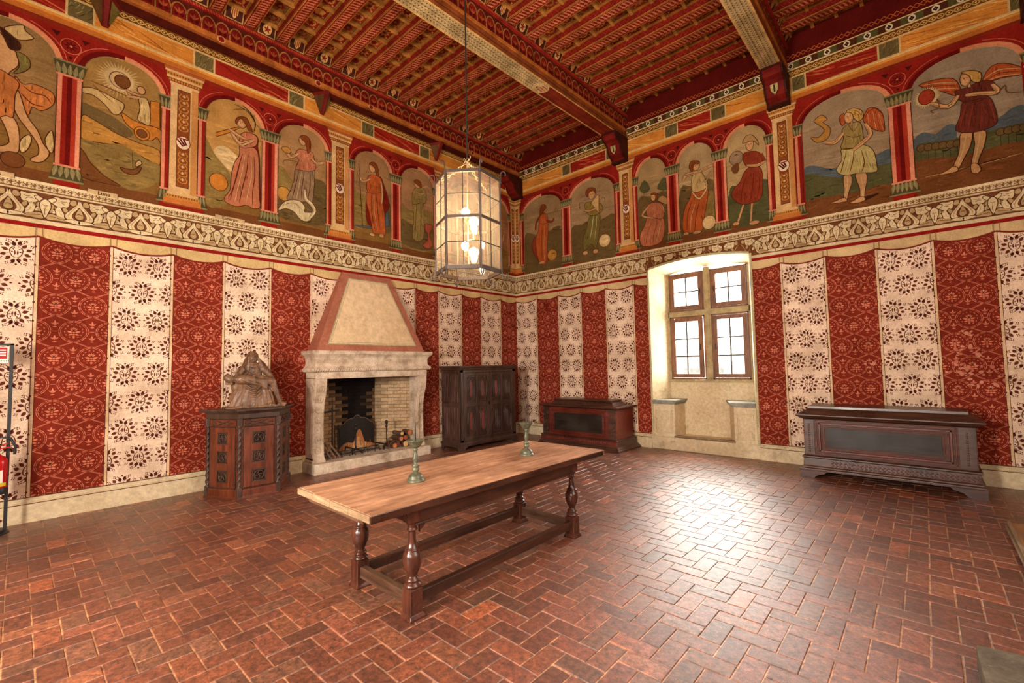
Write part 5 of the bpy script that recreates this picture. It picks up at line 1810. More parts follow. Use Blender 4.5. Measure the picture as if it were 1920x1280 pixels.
# ================================================================ WINDOW NICHE
def window():
    n0, n1 = NICHE
    i0, i1 = 3.60, 5.095
    D = .50
    zt_in = 3.36
    # splayed reveals, soffit, seat floor, apron
    mb = MB()
    N = 14

    def arc_in(t):
        return 3.335 + .075 * math.sin(PI * t) ** .8
    N = 14
    mb.add([(n0, 0, .235), (i0, D, .235), (i0, D, arc_in(0)), (n0, 0, niche_top(n0))], [(0, 1, 2, 3)])
    mb.add([(n1, 0, .235), (i1, D, .235), (i1, D, arc_in(1)), (n1, 0, niche_top(n1))], [(3, 2, 1, 0)])
    for i in range(N):
        a, b = i / N, (i + 1) / N
        mb.add([(n0 + (n1 - n0) * a, 0, niche_top(n0 + (n1 - n0) * a)), (n0 + (n1 - n0) * b, 0, niche_top(n0 + (n1 - n0) * b)),
                (i0 + (i1 - i0) * b, D, arc_in(b)), (i0 + (i1 - i0) * a, D, arc_in(a))], [(0, 1, 2, 3)])
    mb.add([(n0, 0, .235), (n1, 0, .235), (i1, D, .235), (i0, D, .235)], [(0, 1, 2, 3)])
    # apron wall below the sill and outer frame masonry
    mb.box(i0 - .2, i1 + .2, D, D + .10, 0, 1.25)
    mb.box(i0 - .3, i0, D, D + .25, 1.0, 3.8)
    mb.box(i1, i1 + .3, D, D + .25, 1.0, 3.8)
    mb.box(i0 - .3, i1 + .3, D, D + .25, 3.42, 3.9)
    w = mb.build('trim_5', PLASTER, kind='structure', recalc=False)
    # stone cross mullion with sill
    mb = MB()
    col = (1, 1, 1, 1)
    mx = 4.36
    mb.box(mx - .058, mx + .058, D - .015, D + .14, 1.28, 3.40)
    mb.box(mx - .035, mx + .035, D - .035, D - .010, 1.28, 3.38)
    mb.box(i0, i1, D - .012, D + .14, 2.495, 2.60)
    mb.box(i0 - .02, i1 + .02, D - .04, D + .14, 1.235, 1.285)
    mb.box(i0 - .012, i0 + .03, D - .012, D + .12, 1.28, 3.36)
    mb.box(i1 - .03, i1 + .012, D - .012, D + .12, 1.28, 3.36)
    win = mb.build('window_1', mat_stone('mullion_stone', rgb(140, 122, 88), rgb(176, 158, 118), rgb(196, 180, 140), sc=6, bmp=.4, stain=rgb(84, 66, 40)[:3]), bevel=.006, kind='structure')
    WD = mat_wood('weathered_window_wood', rgb(92, 58, 40)[:3], rgb(134, 92, 66)[:3], rough=.55, axis='Z', sc=9)
    LEAD = mat_simple('dark_glazing_bar', rgb(66, 54, 44), rough=.5)
    GL = mat_glass('window_pane', (0.97, 0.98, 0.97, 1), .05)

    def casement(x0, x1, z0, z1, rows, bar=.075, ang=0.0, hinge='L'):
        """wooden casement with its fixed frame; local origin at the hinge"""
        fr = MB()
        t = .028
        fr.box(x0, x0 + t, D - .005, D + .05, z0, z1)
        fr.box(x1 - t, x1, D - .005, D + .05, z0, z1)
        fr.box(x0, x1, D - .005, D + .05, z0, z0 + t)
        fr.box(x0, x1, D - .005, D + .05, z1 - t, z1)
        fo = fr.build('fixed_frame', WD, win, bevel=.003)
        hx = x0 + t if hinge == 'L' else x1 - t
        R = Matrix.Translation((hx, D + .01, 0)) @ Matrix.Rotation(ang, 4, 'Z') @ Matrix.Translation((-hx, -D - .01, 0))
        s = MB()
        s.xf = R
        a0, a1, c0, c1 = x0 + t + .003, x1 - t - .003, z0 + t + .003, z1 - t - .003
        b = bar
        ya, yb = D - .014, D + .032
        s.box(a0, a0 + b, ya, yb, c0, c1)
        s.box(a1 - b, a1, ya, yb, c0, c1)
        s.box(a0 + b, a1 - b, ya, yb, c0, c0 + b)
        s.box(a0 + b, a1 - b, ya, yb, c1 - b, c1)
        # drip moulding on the bottom rail
        s.box(a0, a1, ya - .014, ya, c0 + .004, c0 + .03)
        so = s.build('casement', WD, win, bevel=.004)
        g = MB()
        g.xf = R
        xm = (a0 + a1) / 2
        g.box(xm - .013, xm + .013, D - .004, D + .016, c0 + b, c1 - b)
        for r in range(1, rows):
            z = c0 + b + (c1 - c0 - 2 * b) * r / rows
            g.box(a0 + b, a1 - b, D - .001, D + .015, z - .012, z + .012)
        g.build('glazing_bar', LEAD, so)
        p = MB()
        p.xf = R
        p.box(a0 + b - .004, a1 - b + .004, D + .004, D + .008, c0 + b - .004, c1 - b + .004)
        p.build('pane', GL, so)
        h = MB()
        h.xf = R
        hx2 = a1 - b / 2 if hinge == 'L' else a0 + b / 2
        zc = (c0 + c1) / 2
        h.box(hx2 - .008, hx2 + .008, ya - .01, ya, zc - .05, zc + .05)
        h.lathe((hx2, ya - .035, zc), [(.004, 0), (.010, .008), (.008, .025)], 10, axis='Y')
        h.build('latch', IRON, so)
        return so
    casement(3.63, 4.302, 2.60, 3.345, 2)
    casement(4.418, 5.065, 2.60, 3.345, 2, hinge='R')
    casement(3.63, 4.302, 1.285, 2.495, 3, ang=-.085)
    casement(4.418, 5.065, 1.285, 2.495, 3, hinge='R')
    # pale house across the courtyard, hardly more than a ghost in the glare
    t = thing('distant_house', 'pale house faintly seen outside through the lowest panes of the window', 'house', (-3.4, 24, -3))
    m = MB()
    m.box(-6, -.8, 20, 28, -3, 1.7)
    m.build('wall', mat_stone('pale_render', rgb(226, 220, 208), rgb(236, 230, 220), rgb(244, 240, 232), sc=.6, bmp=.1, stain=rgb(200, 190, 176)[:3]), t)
    m = MB()
    m.prism([(-6.4, 1.7), (-.4, 1.7), (-3.4, 2.7)], 19.6, 28.4, 'Y')
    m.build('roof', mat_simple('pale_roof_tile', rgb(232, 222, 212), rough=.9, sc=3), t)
    for wx in (-4.8, -3.4, -2.0):
        m = MB()
        m.box(wx - .45, wx + .45, 19.95, 20.02, .2, 1.25)
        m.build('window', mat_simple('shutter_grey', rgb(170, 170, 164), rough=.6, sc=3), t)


window()


def seat(name, x0, x1, label):
    t = thing(name, label, 'seat', ((x0 + x1) / 2, 0.2, .235))
    m = MB()
    splay = .12
    left = x0 < 4.3
    # seat block follows the splayed reveal
    if left:
        pts = [(x0, -.002), (x1, -.002), (x1, .5), (x0 + .145, .5)]
    else:
        pts = [(x0, -.002), (x1, -.002), (x1 - .145, .5), (x0 - .22, .5)]
    m.prism(pts, .236, .845, 'Z')
    m.build('body', PLASTER, t, bevel=.004)
    # raised panel moulding on the front
    m = MB()
    a0, a1, c0, c1 = x0 + .045, x1 - .045, .30, .72
    for e, y0, wd in ((0, -.016, .014), (.028, -.010, .010)):
        b0_, b1_, d0, d1 = a0 + e, a1 - e, c0 + e, c1 - e
        m.box(b0_, b1_, y0, 0, d0, d0 + wd)
        m.box(b0_, b1_, y0, 0, d1 - wd, d1)
        m.box(b0_, b0_ + wd, y0, 0, d0, d1)
        m.box(b1_ - wd, b1_, y0, 0, d0, d1)
    m.build('panel_moulding', PLASTER, t, bevel=.003)
    m = MB()
    for z0, z1, e in ((.835, .86, .015), (.86, .885, .038), (.885, .915, .055)):
        if left:
            q = [(x0, -.004 - e), (x1 + e, -.004 - e), (x1 + e, .495), (x0 + .14, .495), (x0 + .0, 0.0)]
        else:
            q = [(x0 - e, -.004 - e), (x1, -.004 - e), (x1, 0.0), (x1 - .14, .495), (x0 - .22 - e, .495)]
        m.prism(q, z0, z1, 'Z')
    m.build('seat_slab', GREYSTONE, t, bevel=.004)
    return t


seat('stone_bench', 3.452, 3.86, 'stone window seat with grey slab, nearer the red brown carved chest')
seat('stone_bench', 4.89, 5.238, 'stone window seat with grey slab, nearer the long dark chest')
m = MB()
m.box(3.85, 4.90, -.030, .12, .236, .262)
tag(m.build('niche_step', mat_stone('worn_step_stone', rgb(104, 82, 56), rgb(130, 104, 74), rgb(150, 124, 90), sc=6, bmp=.5), bevel=.006), 'dark worn stone step between the two window seats', 'step')
# limewashed plinth under the niche
m = MB()
m.box(3.415, 5.28, -.022, -.002, 0, .232)
m.build('trim_6', PLASTER, kind='structure', bevel=.006)

# ================================================================ REFECTORY TABLE
W_DARK = mat_wood('dark_polished_oak', rgb(34, 20, 15)[:3], rgb(74, 42, 28)[:3], rough=.32, axis='Y', sc=7)
W_DARKZ = mat_wood('dark_turned_oak', rgb(40, 22, 16)[:3], rgb(88, 48, 34)[:3], rough=.26, axis='Z', sc=8)
W_DARKX = mat_wood('dark_oak_rail', rgb(52, 34, 26)[:3], rgb(96, 68, 50)[:3], rough=.4, axis='X', sc=7)
W_TOP = mat_wood('scrubbed_walnut_top', rgb(128, 84, 60)[:3], rgb(188, 140, 106)[:3], rough=.55, axis='Y', sc=9, spec=.3, bmp=.3)
W_END = mat_wood('pale_end_grain', rgb(104, 82, 58)[:3], rgb(158, 130, 96)[:3], rough=.7, axis='X', sc=14, bmp=.8)


def table():
    t = thing('refectory_table', 'long refectory table with pale brown top and dark turned legs under the lantern', 'table', (4.47, -5.56, 0))
    x0, x1, y0, y1 = 3.975, 4.955, -6.84, -4.29
    zt, th = .762, .046
    m = MB()
    rnd = random.Random(2)
    # plank top: four boards, each a little uneven at the ends
    n = 4
    for i in range(n):
        a, b = x0 + (x1 - x0) * i / n, x0 + (x1 - x0) * (i + 1) / n
        e0, e1 = rnd.uniform(0, .012), rnd.uniform(0, .02)
        m.box(a + .0006, b - .0006, y0 + e0, y1 - e1, zt - th, zt - (0.0005 if i % 2 else 0))
    m.build('tabletop', W_TOP, t, bevel=.0035)
    m = MB()
    for i in range(n):
        a, b = x0 + (x1 - x0) * i / n, x0 + (x1 - x0) * (i + 1) / n
        m.box(a + .002, b - .002, y0 - .004, y0 + .03, zt - th + .001, zt - .003)
    m.build('end_board', W_END, t, bevel=.004)['label'] = 'pale worn end grain of the tabletop'
    m = MB()
    m.box(x1 - .002, x1 + .006, y0 + .004, y1 - .03, zt - th - .004, zt - .004)
    m.build('edge_moulding', W_DARK, t, bevel=.003)['label'] = 'dark reddish front edge of the tabletop'
    lx, ly = (4.155, 4.815), (-6.455, -4.665)
    # apron rails
    m = MB()
    m.box(lx[1] + .015, lx[1] + .042, ly[0], ly[1], .585, zt - th)
    m.box(lx[0] - .042, lx[0] - .015, ly[0], ly[1], .585, zt - th)
    m.box(lx[0], lx[1], ly[0] - .03, ly[0] - .005, .60, zt - th)
    m.box(lx[0], lx[1], ly[1] + .005, ly[1] + .03, .60, zt - th)
    m.box(lx[1] + .036, lx[1] + .05, ly[0], ly[1], .585, .600)
    m.build('apron', W_DARK, t, bevel=.004)
    for y in (ly[0] - .33, ly[1] + .30):
        m = MB()
        m.box(x0 + .12, x1 - .12, y - .03, y + .03, zt - th - .035, zt - th)
        m.build('batten', W_DARKX, t, bevel=.004)
    # legs
    prof = [(.050, .195), (.056, .205), (.050, .216), (.040, .225), (.047, .240), (.038, .252), (.030, .262), (.036, .280), (.052, .315), (.060, .345), (.062, .375), (.058, .400), (.048, .418),
            (.044, .424), (.050, .430), (.044, .437), (.034, .45), (.027, .48), (.023, .515), (.023, .545), (.034, .552), (.036, .560), (.030, .567), (.032, .59), (.044, .605)]
    for X in lx:
        for Y in ly:
            lg = MB()
            lg.rects(X - .047, X + .047, Y - .047, Y + .047, [(0, .012), (.012, .012), (.03, .004), (.035, 0), (.185, 0), (.195, -.01)])
            lg.rects(X - .043, X + .043, Y - .043, Y + .043, [(.60, -.006), (.607, 0), (zt - th, 0)])
            lg.lathe((X, Y, 0), prof, 24)
            o = lg.build('leg', W_DARKZ, t, bevel=.002)
            # shaped bracket under the apron
            b = MB()
            s = 1 if Y == ly[0] else -1
            b.prism([(Y + s * .04, .60), (Y + s * .13, .60), (Y + s * .115, .585), (Y + s * .085, .580), (Y + s * .07, .56), (Y + s * .045, .545), (Y + s * .04, .53)], X - .03 if X < 4.5 else X + .012, X - .012 if X < 4.5 else X + .03, 'X')
            b.build('bracket', W_DARKZ, o, bevel=.002)
    for X in lx:
        m = MB()
        m.rects(X - .026, X + .026, ly[0] + .045, ly[1] - .045, [(.085, 0), (.15, 0), (.156, -.006)])
        m.build('stretcher', W_DARK, t, bevel=.003)
    for Y in ly:
        m = MB()
        m.rects(lx[0] + .045, lx[1] - .045, Y - .026, Y + .026, [(.075, 0), (.145, 0), (.151, -.006)])
        m.build('stretcher', W_DARKX, t, bevel=.004)
    return t


table()


def candlestick():
    t = thing('candlestick', 'green bronze pricket candlestick near the pale worn end of the table', 'candlestick', (4.50, -6.20, .762), 0, 'pricket candlesticks on the long table')
    m = MB()
    m.xf = Matrix.Translation((4.50, -6.20, .762))
    m.lathe((0, 0, 0), [(.066, 0), (.068, .006), (.064, .016), (.054, .022), (.056, .030), (.050, .045), (.036, .058), (.024, .066), (.018, .072)], 24)
    m.build('base', BRONZE, t)
    m = MB()
    m.xf = Matrix.Translation((4.50, -6.20, .762))
    m.lathe((0, 0, 0), [(.018, .070), (.026, .080), (.028, .094), (.020, .104), (.030, .112), (.031, .119), (.016, .128), (.015, .140), (.022, .158), (.022, .175), (.014, .205), (.013, .222), (.019, .232), (.019, .238), (.012, .244)], 20)
    m.build('stem', BRONZE, t)
    m = MB()
    m.xf = Matrix.Translation((4.50, -6.20, .762))
    m.lathe((0, 0, 0), [(.012, .242), (.030, .250), (.045, .268), (.052, .285), (.068, .300), (.069, .304), (.064, .303), (.048, .291), (.03, .283), (.002, .280)], 24)
    m.build('drip_pan', BRONZE, t)
    m = MB()
    m.xf = Matrix.Translation((4.50, -6.20, .762))
    m.lathe((0, 0, 0), [(.006, .280), (.005, .33), (.0035, .40), (.001, .475)], 8)
    m.build('pricket', IRON, t)['label'] = 'thin iron spike'
    c = dup(t, (4.52, -4.96, .762), .6, 'green bronze pricket candlestick on the far half of the table')


candlestick()

# ================================================================ LANTERN
LGLASS = mat_glass('lantern_glass', (1, 0.97, 0.9, 1), .08, .05, film=.035)


def emit(name, col, s):
    m = bpy.data.materials.new(name)
    m.use_nodes = True
    nt = m.node_tree
    b = nt.nodes['Principled BSDF']
    b.inputs['Emission Color'].default_value = col
    b.inputs['Emission Strength'].default_value = s
    b.inputs['Base Color'].default_value = (1, .95, .85, 1)
    return m


def lantern():
    cx, cy = 4.42, -5.57
    t = thing('hanging_lantern', 'hexagonal iron lantern with leaded glass and glowing bulbs hanging over the table', 'lantern', (cx, cy, 3.42))
    bronze = mat_simple('lantern_ironwork', rgb(64, 48, 38), rough=.5, metal=.2)
    R = .285
    z0, zm, z1 = 2.425, 2.85, 3.235
    a0 = YAW + math.radians(-90 + 26)
    V = [(cx + R * math.cos(a0 + i * PI / 3), cy + R * math.sin(a0 + i * PI / 3)) for i in range(6)]
    fr = MB()
    for i in range(6):
        a, b = V[i], V[(i + 1) % 6]
        A, B = Vector((*a, 0)), Vector((*b, 0))
        d = (B - A).normalized()
        n = Vector((d.y, -d.x, 0))
        fr.obox(((A + B) / 2) + Vector((0, 0, z0)), d * (R / 2), n * .007, Vector((0, 0, .017)))
        fr.obox(((A + B) / 2) + Vector((0, 0, zm)), d * (R / 2), n * .007, Vector((0, 0, .012)))
        fr.obox(((A + B) / 2) + Vector((0, 0, z1)), d * (R / 2), n * .007, Vector((0, 0, .014)))
        u = Vector((a[0] - cx, a[1] - cy, 0)).normalized()
        fr.obox(A + Vector((0, 0, (z0 + z1) / 2)), u * .008, Vector((-u.y, u.x, 0)) * .010, Vector((0, 0, (z1 - z0) / 2 + .01)))
    fo = fr.build('frame', bronze, t, bevel=.002)
    for i in range(6):
        a = V[i]
        u = Vector((a[0] - cx, a[1] - cy, 0)).normalized()
        h = MB()
        A = Vector((a[0], a[1], 0)) + u * .010
        pts = [A + Vector((0, 0, z1 - .03)), A + Vector((0, 0, z1 + .05))]
        for k in range(9):
            w = PI * k / 8 * 1.25
            pts.append(A + u * (.022 - .022 * math.cos(w)) + Vector((0, 0, z1 + .055 + .024 * math.sin(w))))
        h.tube(pts, .0055, 6)
        h.build('scroll_hook', bronze, t)
        h = MB()
        pts = [A + Vector((0, 0, z0 + .03)), A + Vector((0, 0, z0 - .035))]
        for k in range(9):
            w = PI * k / 8 * 1.3
            pts.append(A + u * (.024 - .024 * math.cos(w)) + Vector((0, 0, z0 - .04 - .030 * math.sin(w))))
        h.tube(pts, .0055, 6)
        h.build('scroll_hook', bronze, t)
    for i in range(6):
        a, b = V[i], V[(i + 1) % 6]
        A, B = Vector((*a, 0)), Vector((*b, 0))
        d = (B - A).normalized()
        n = Vector((d.y, -d.x, 0))
        for (q0, q1) in ((z0, zm), (zm, z1)):
            g = MB()
            g.obox((A + B) / 2 + Vector((0, 0, (q0 + q1) / 2)), d * (R / 2 - .012), n * .0015, Vector((0, 0, (q1 - q0) / 2 - .012)))
            p = g.build('pane', LGLASS, t)
            c = MB()
            c.obox((A + B) / 2 + Vector((0, 0, (q0 + q1) / 2)), d * .0028, n * .004, Vector((0, 0, (q1 - q0) / 2 - .01)))
            c.obox((A + B) / 2 + Vector((0, 0, (q0 + q1) / 2)), d * (R / 2 - .01), n * .004, Vector((0, 0, .0028)))
            c.build('lead_came', IRON, p)
    # chains to the ring
    ch = bronze
    top = Vector((cx, cy, 3.42))
    for i in range(0, 6, 2):
        c = MB()
        A = Vector((V[i][0], V[i][1], z1 + .01))
        L = (top - A).length
        nlk = 11
        for k in range(nlk):
            p = A + (top - A) * ((k + .5) / nlk) - Vector((0, 0, .02 * math.sin(PI * (k + .5) / nlk)))
            d = (top - A).normalized()
            s = d.orthogonal().normalized() if k % 2 else d.cross(d.orthogonal()).normalized()
            ring = [p + d * (.019 * math.cos(w)) + s * (.010 * math.sin(w)) for w in [2 * PI * q / 10 for q in range(10)]]
            c.tube(ring, .0032, 5, closed=True)
        c.build('chain', mat_simple('pale_chain', rgb(176, 146, 104), rough=.4, metal=.4) if i == 0 else bpy.data.materials['pale_chain'], t)
    r = MB()
    r.tube([top + Vector((.02 * math.cos(w), 0, .015 + .02 * math.sin(w))) for w in [2 * PI * q / 12 for q in range(12)]], .004, 6, closed=True)
    for s in (-1, 1):
        r.tube([top + Vector((0, 0, .0)), top + Vector((s * .03, 0, .01)), top + Vector((s * .045, 0, .03)), top + Vector((s * .035, 0, .045))], .004, 6)
    r.build('ring', bpy.data.materials['pale_chain'], t)
    c = MB()
    c.tube([(cx, cy, 3.45), (cx + .002, cy, 4.6), (cx, cy, 5.6), (cx, cy, JF)], .0065, 8)
    c.lathe((cx, cy, JF - .05), [(.012, 0), (.04, .02), (.045, .05)], 12)
    c.build('rod', IRON, t)
    # stem and arms with bulbs
    s = MB()
    s.tube([(cx, cy, 3.43), (cx, cy, 2.50)], .006, 8)
    bpos = [(cx - .02, cy - .01, 2.96, .038), (cx - .02, cy - .02, 2.655, .034), (cx + .045, cy + .03, 2.55, .028), (cx + .05, cy + .03, 2.80, .026)]
    for (bx, by, bz, br) in bpos:
        s.tube([(cx, cy, bz - .09), (bx, by, bz - .085), (bx, by, bz - .045)], .006, 6)
        s.lathe((bx, by, bz - .075), [(.014, 0), (.015, .03), (.011, .04)], 10)
    s.build('bulb_holder', bpy.data.materials['pale_chain'], t)
    BM = emit('glowing_bulb', (1, .80, .50, 1), 60)
    for (bx, by, bz, br) in bpos:
        b = MB()
        b.lathe((bx, by, bz), [(.008, -.045), (.014, -.035), (br * .8, -.012), (br, .008), (br * .8, .028), (br * .35, .04), (.001, .044)], 14)
        b.build('bulb', BM, t)
    for (bx, by, bz, br) in bpos[:2]:
        d = bpy.data.lights.new('bulb_glow', 'POINT')
        d.energy = 34
        d.color = (1, .66, .36)
        d.shadow_soft_size = .05
        o = bpy.data.objects.new('bulb_glow', d)
        o.location = (bx, by, bz + .075)
        COL.objects.link(o)


lantern()

# ================================================================ LINENFOLD CUPBOARD
W_CUP = mat_wood('old_carved_oak', rgb(36, 25, 21)[:3], rgb(78, 54, 44)[:3], rough=.42, axis='Z', sc=8, attr=True)
W_CUPR = mat_wood('red_worn_oak', rgb(80, 28, 22)[:3], rgb(128, 48, 36)[:3], rough=.45, axis='Z', sc=9, attr=True)


def cupboard():
    x0, x1, y0, y1 = .17, .735, -2.485, -.915
    t = thing('linenfold_cupboard', 'tall dark oak cupboard with eight carved front panels beside the fireplace', 'cupboard', ((x0 + x1) / 2, (y0 + y1) / 2, 0))
    m = MB()
    m.box(x0, x1 - .02, y0 + .02, y1 - .02, .14, 1.545)
    m.build('body', W_CUP, t, bevel=.003)
    m = MB()
    m.rects(x0, x1, y0, y1, [(1.540, .0), (1.555, .012), (1.57, .014), (1.585, .028), (1.60, .034), (1.625, .036)])
    m.build('cornice', W_CUP, t, bevel=.002)
    m = MB()
    m.rects(x0, x1, y0, y1, [(.105, .022), (.125, .022), (.14, .01), (.155, .0)])
    # cut bracket feet, arched along front and side
    m.prism([(y0 - .02, 0), (y0 + .09, 0), (y0 + .11, .04), (y0 + .16, .07), (y0 + .22, .075), (y1 - .22, .075), (y1 - .16, .07), (y1 - .11, .04), (y1 - .09, 0), (y1 + .02, 0), (y1 + .02, .11), (y0 - .02, .11)], x1 - .02, x1 + .016, 'X')
    m.prism([(x0, 0), (x0 + .06, 0), (x0 + .09, .05), (x0 + .16, .06), (x1 - .14, .06), (x1 - .08, .04), (x1 - .06, 0), (x1 + .014, 0), (x1 + .014, .11), (x0, .11)], y0 - .018, y0 + .015, 'Y')
    m.prism([(x0, 0), (x0 + .06, 0), (x0 + .09, .05), (x0 + .16, .06), (x1 - .14, .06), (x1 - .08, .04), (x1 - .06, 0), (x1 + .014, 0), (x1 + .014, .11), (x0, .11)], y1 - .015, y1 + .018, 'Y')
    m.build('base', W_CUP, t, bevel=.003)
    # front frame
    m = MB()
    fz = (.155, .20, .84, .905, 1.49, 1.54)
    X0, X1 = x1 - .022, x1
    m.box(X0, X1, y0, y1, fz[0], fz[1])
    m.box(X0, X1, y0, y1, fz[4], fz[5])
    m.box(X0, X1, y0, y0 + .085, .155, 1.54)
    m.box(X0, X1, y1 - .085, y1, .155, 1.54)
    m.build('front_frame', W_CUP, t, bevel=.004)
    ym = (y0 + y1) / 2
    for side in (0, 1):
        ya = y0 + .088 if side == 0 else ym + .004
        yb = ym - .004 if side == 0 else y1 - .088
        d = MB()
        Xa, Xb = x1 - .012, x1 + .012
        d.box(Xa - .004, Xa, ya, yb, .205, 1.486)
        st = .062
        yc = (ya + yb) / 2
        for (p, q) in ((ya, ya + st), (yc - st * .45, yc + st * .45), (yb - st, yb)):
            d.box(Xa, Xb, p, q, .205, 1.486)
        for (p, q) in ((.205, .25), (.825, .905), (1.435, 1.486)):
            d.box(Xa, Xb - .0015, ya, yb, p, q)
        do = d.build('door', W_CUP, t, bevel=.004)
        for (za, zb) in ((.25, .825), (.905, 1.435)):
            for (pa, pb) in ((ya + st, yc - st * .45), (yc + st * .45, yb - st)):
                p = MB()
                dk = (.75, .7, .7, 1)
                w = pb - pa
                pm = (pa + pb) / 2
                # raised field
                redness = side == 0 or (za > .8 and pa < yc)
                p.box(Xa - .001, Xa + .003, pa, pb, za, zb, dk)
                # parchemin carving: shaped ribs curling to the corners at top and bottom
                for s in (-1, 1):
                    for k, (off, rr) in enumerate(((.40, .007), (.27, .006), (.15, .005))):
                        yy = pm + s * w * off
                        p.tube([(Xa + .006, pm + s * w * .06, za + .035 + k * .028), (Xa + .008, pm + s * w * (off * .55), za + .05 + k * .03), (Xa + .008, yy, za + .11 + k * .02), (Xa + .009, yy, (za + zb) / 2), (Xa + .008, yy, zb - .11 - k * .02), (Xa + .008, pm + s * w * (off * .55), zb - .05 - k * .03), (Xa + .006, pm + s * w * .06, zb - .035 - k * .028)], rr, 6, (1.2, 1.1, 1.05, 1))
                    for zz in (za + .04, zb - .04):
                        p.ball((Xa + .006, pm + s * w * .30, zz), (.008, .016, .012), 8, (1.1, 1, 1, 1))
                p.ball((Xa + .006, pm, za + .03), (.008, .018, .014), 8, (1.1, 1, 1, 1))
                p.ball((Xa + .006, pm, zb - .03), (.008, .018, .014), 8, (1.1, 1, 1, 1))
                z = za + .16
                while z < zb - .15:
                    p.ball((Xa + .009, pm - w * .40, z), (.006, .007, .016), 6, (1.1, 1, 1, 1))
                    p.ball((Xa + .009, pm + w * .40, z), (.006, .007, .016), 6, (1.1, 1, 1, 1))
                    z += .045
                o = p.build('carved_panel', W_CUP, do)
                f = MB()
                f.box(Xa + .003, Xa + .007, pm - w * .13, pm + w * .13, za + .12, zb - .12)
                for q in (-.09, -.03, .03, .09):
                    f.tube([(Xa + .007, pm + w * q, za + .13), (Xa + .007, pm + w * q, zb - .13)], .004, 5)
                if redness:
                    f.build('red_field', W_CUPR, do)['label'] = 'red worn centre of the carved panel'
                else:
                    f.build('panel_field', W_CUP, do)
    k = MB()
    k.box(x1 + .012, x1 + .016, ym - .045, ym - .015, .84, .90)
    k.lathe((x1 + .016, ym - .03, .87), [(.006, 0), (.014, .012), (.010, .024)], 10, axis='X')
    k.build('lock_plate', IRON, t)
    # side with linenfold
    m = MB()
    Y0 = y0
    m.box(x0, x0 + .03, Y0, Y0 + .02, .155, 1.54)
    m.box(x1 - .055, x1, Y0, Y0 + .02, .155, 1.54)
    xm = (x0 + x1 - .03) / 2
    m.box(xm - .014, xm + .014, Y0, Y0 + .02, .155, 1.54)
    for (a, b) in ((.155, .185), (.84, .905), (1.495, 1.54)):
        m.box(x0, x1, Y0 + .001, Y0 + .02, a, b)
    m.build('side_frame', W_CUP, t, bevel=.003)
    for (xa, xb) in ((x0 + .03, xm - .014), (xm + .014, x1 - .055)):
        for (za, zb) in ((.185, .84), (.905, 1.495)):
            p = MB()
            n = 15
            w = xb - xa
            pts = []
            for i in range(n * 2 + 1):
                u = i / (n * 2)
                hgt = .004 + .012 * abs(math.sin(u * PI * 4.5))
                pts.append((xa + w * u, Y0 + .018 - hgt))
            rings = []
            for z, f in ((za + .01, .1), (za + .035, 1), (zb - .035, 1), (zb - .01, .1)):
                rings.append([(x, Y0 + .018 - (Y0 + .018 - y) * f, z) for x, y in pts])
            p.loft(rings, (1.1, 1, 1, 1), caps=False, smooth=True, closed=False)
            p.build('linenfold_panel', W_CUP, t, recalc=False)
    return t


cupboard()

# ================================================================ POLYGONAL CABINET
W_CAB = mat_wood('reddish_walnut', rgb(56, 25, 15)[:3], rgb(108, 52, 30)[:3], rough=.30, axis='Z', sc=7)
W_CABD = mat_wood('blackened_carving', rgb(34, 22, 18)[:3], rgb(74, 52, 40)[:3], rough=.38, axis='Z', sc=8)


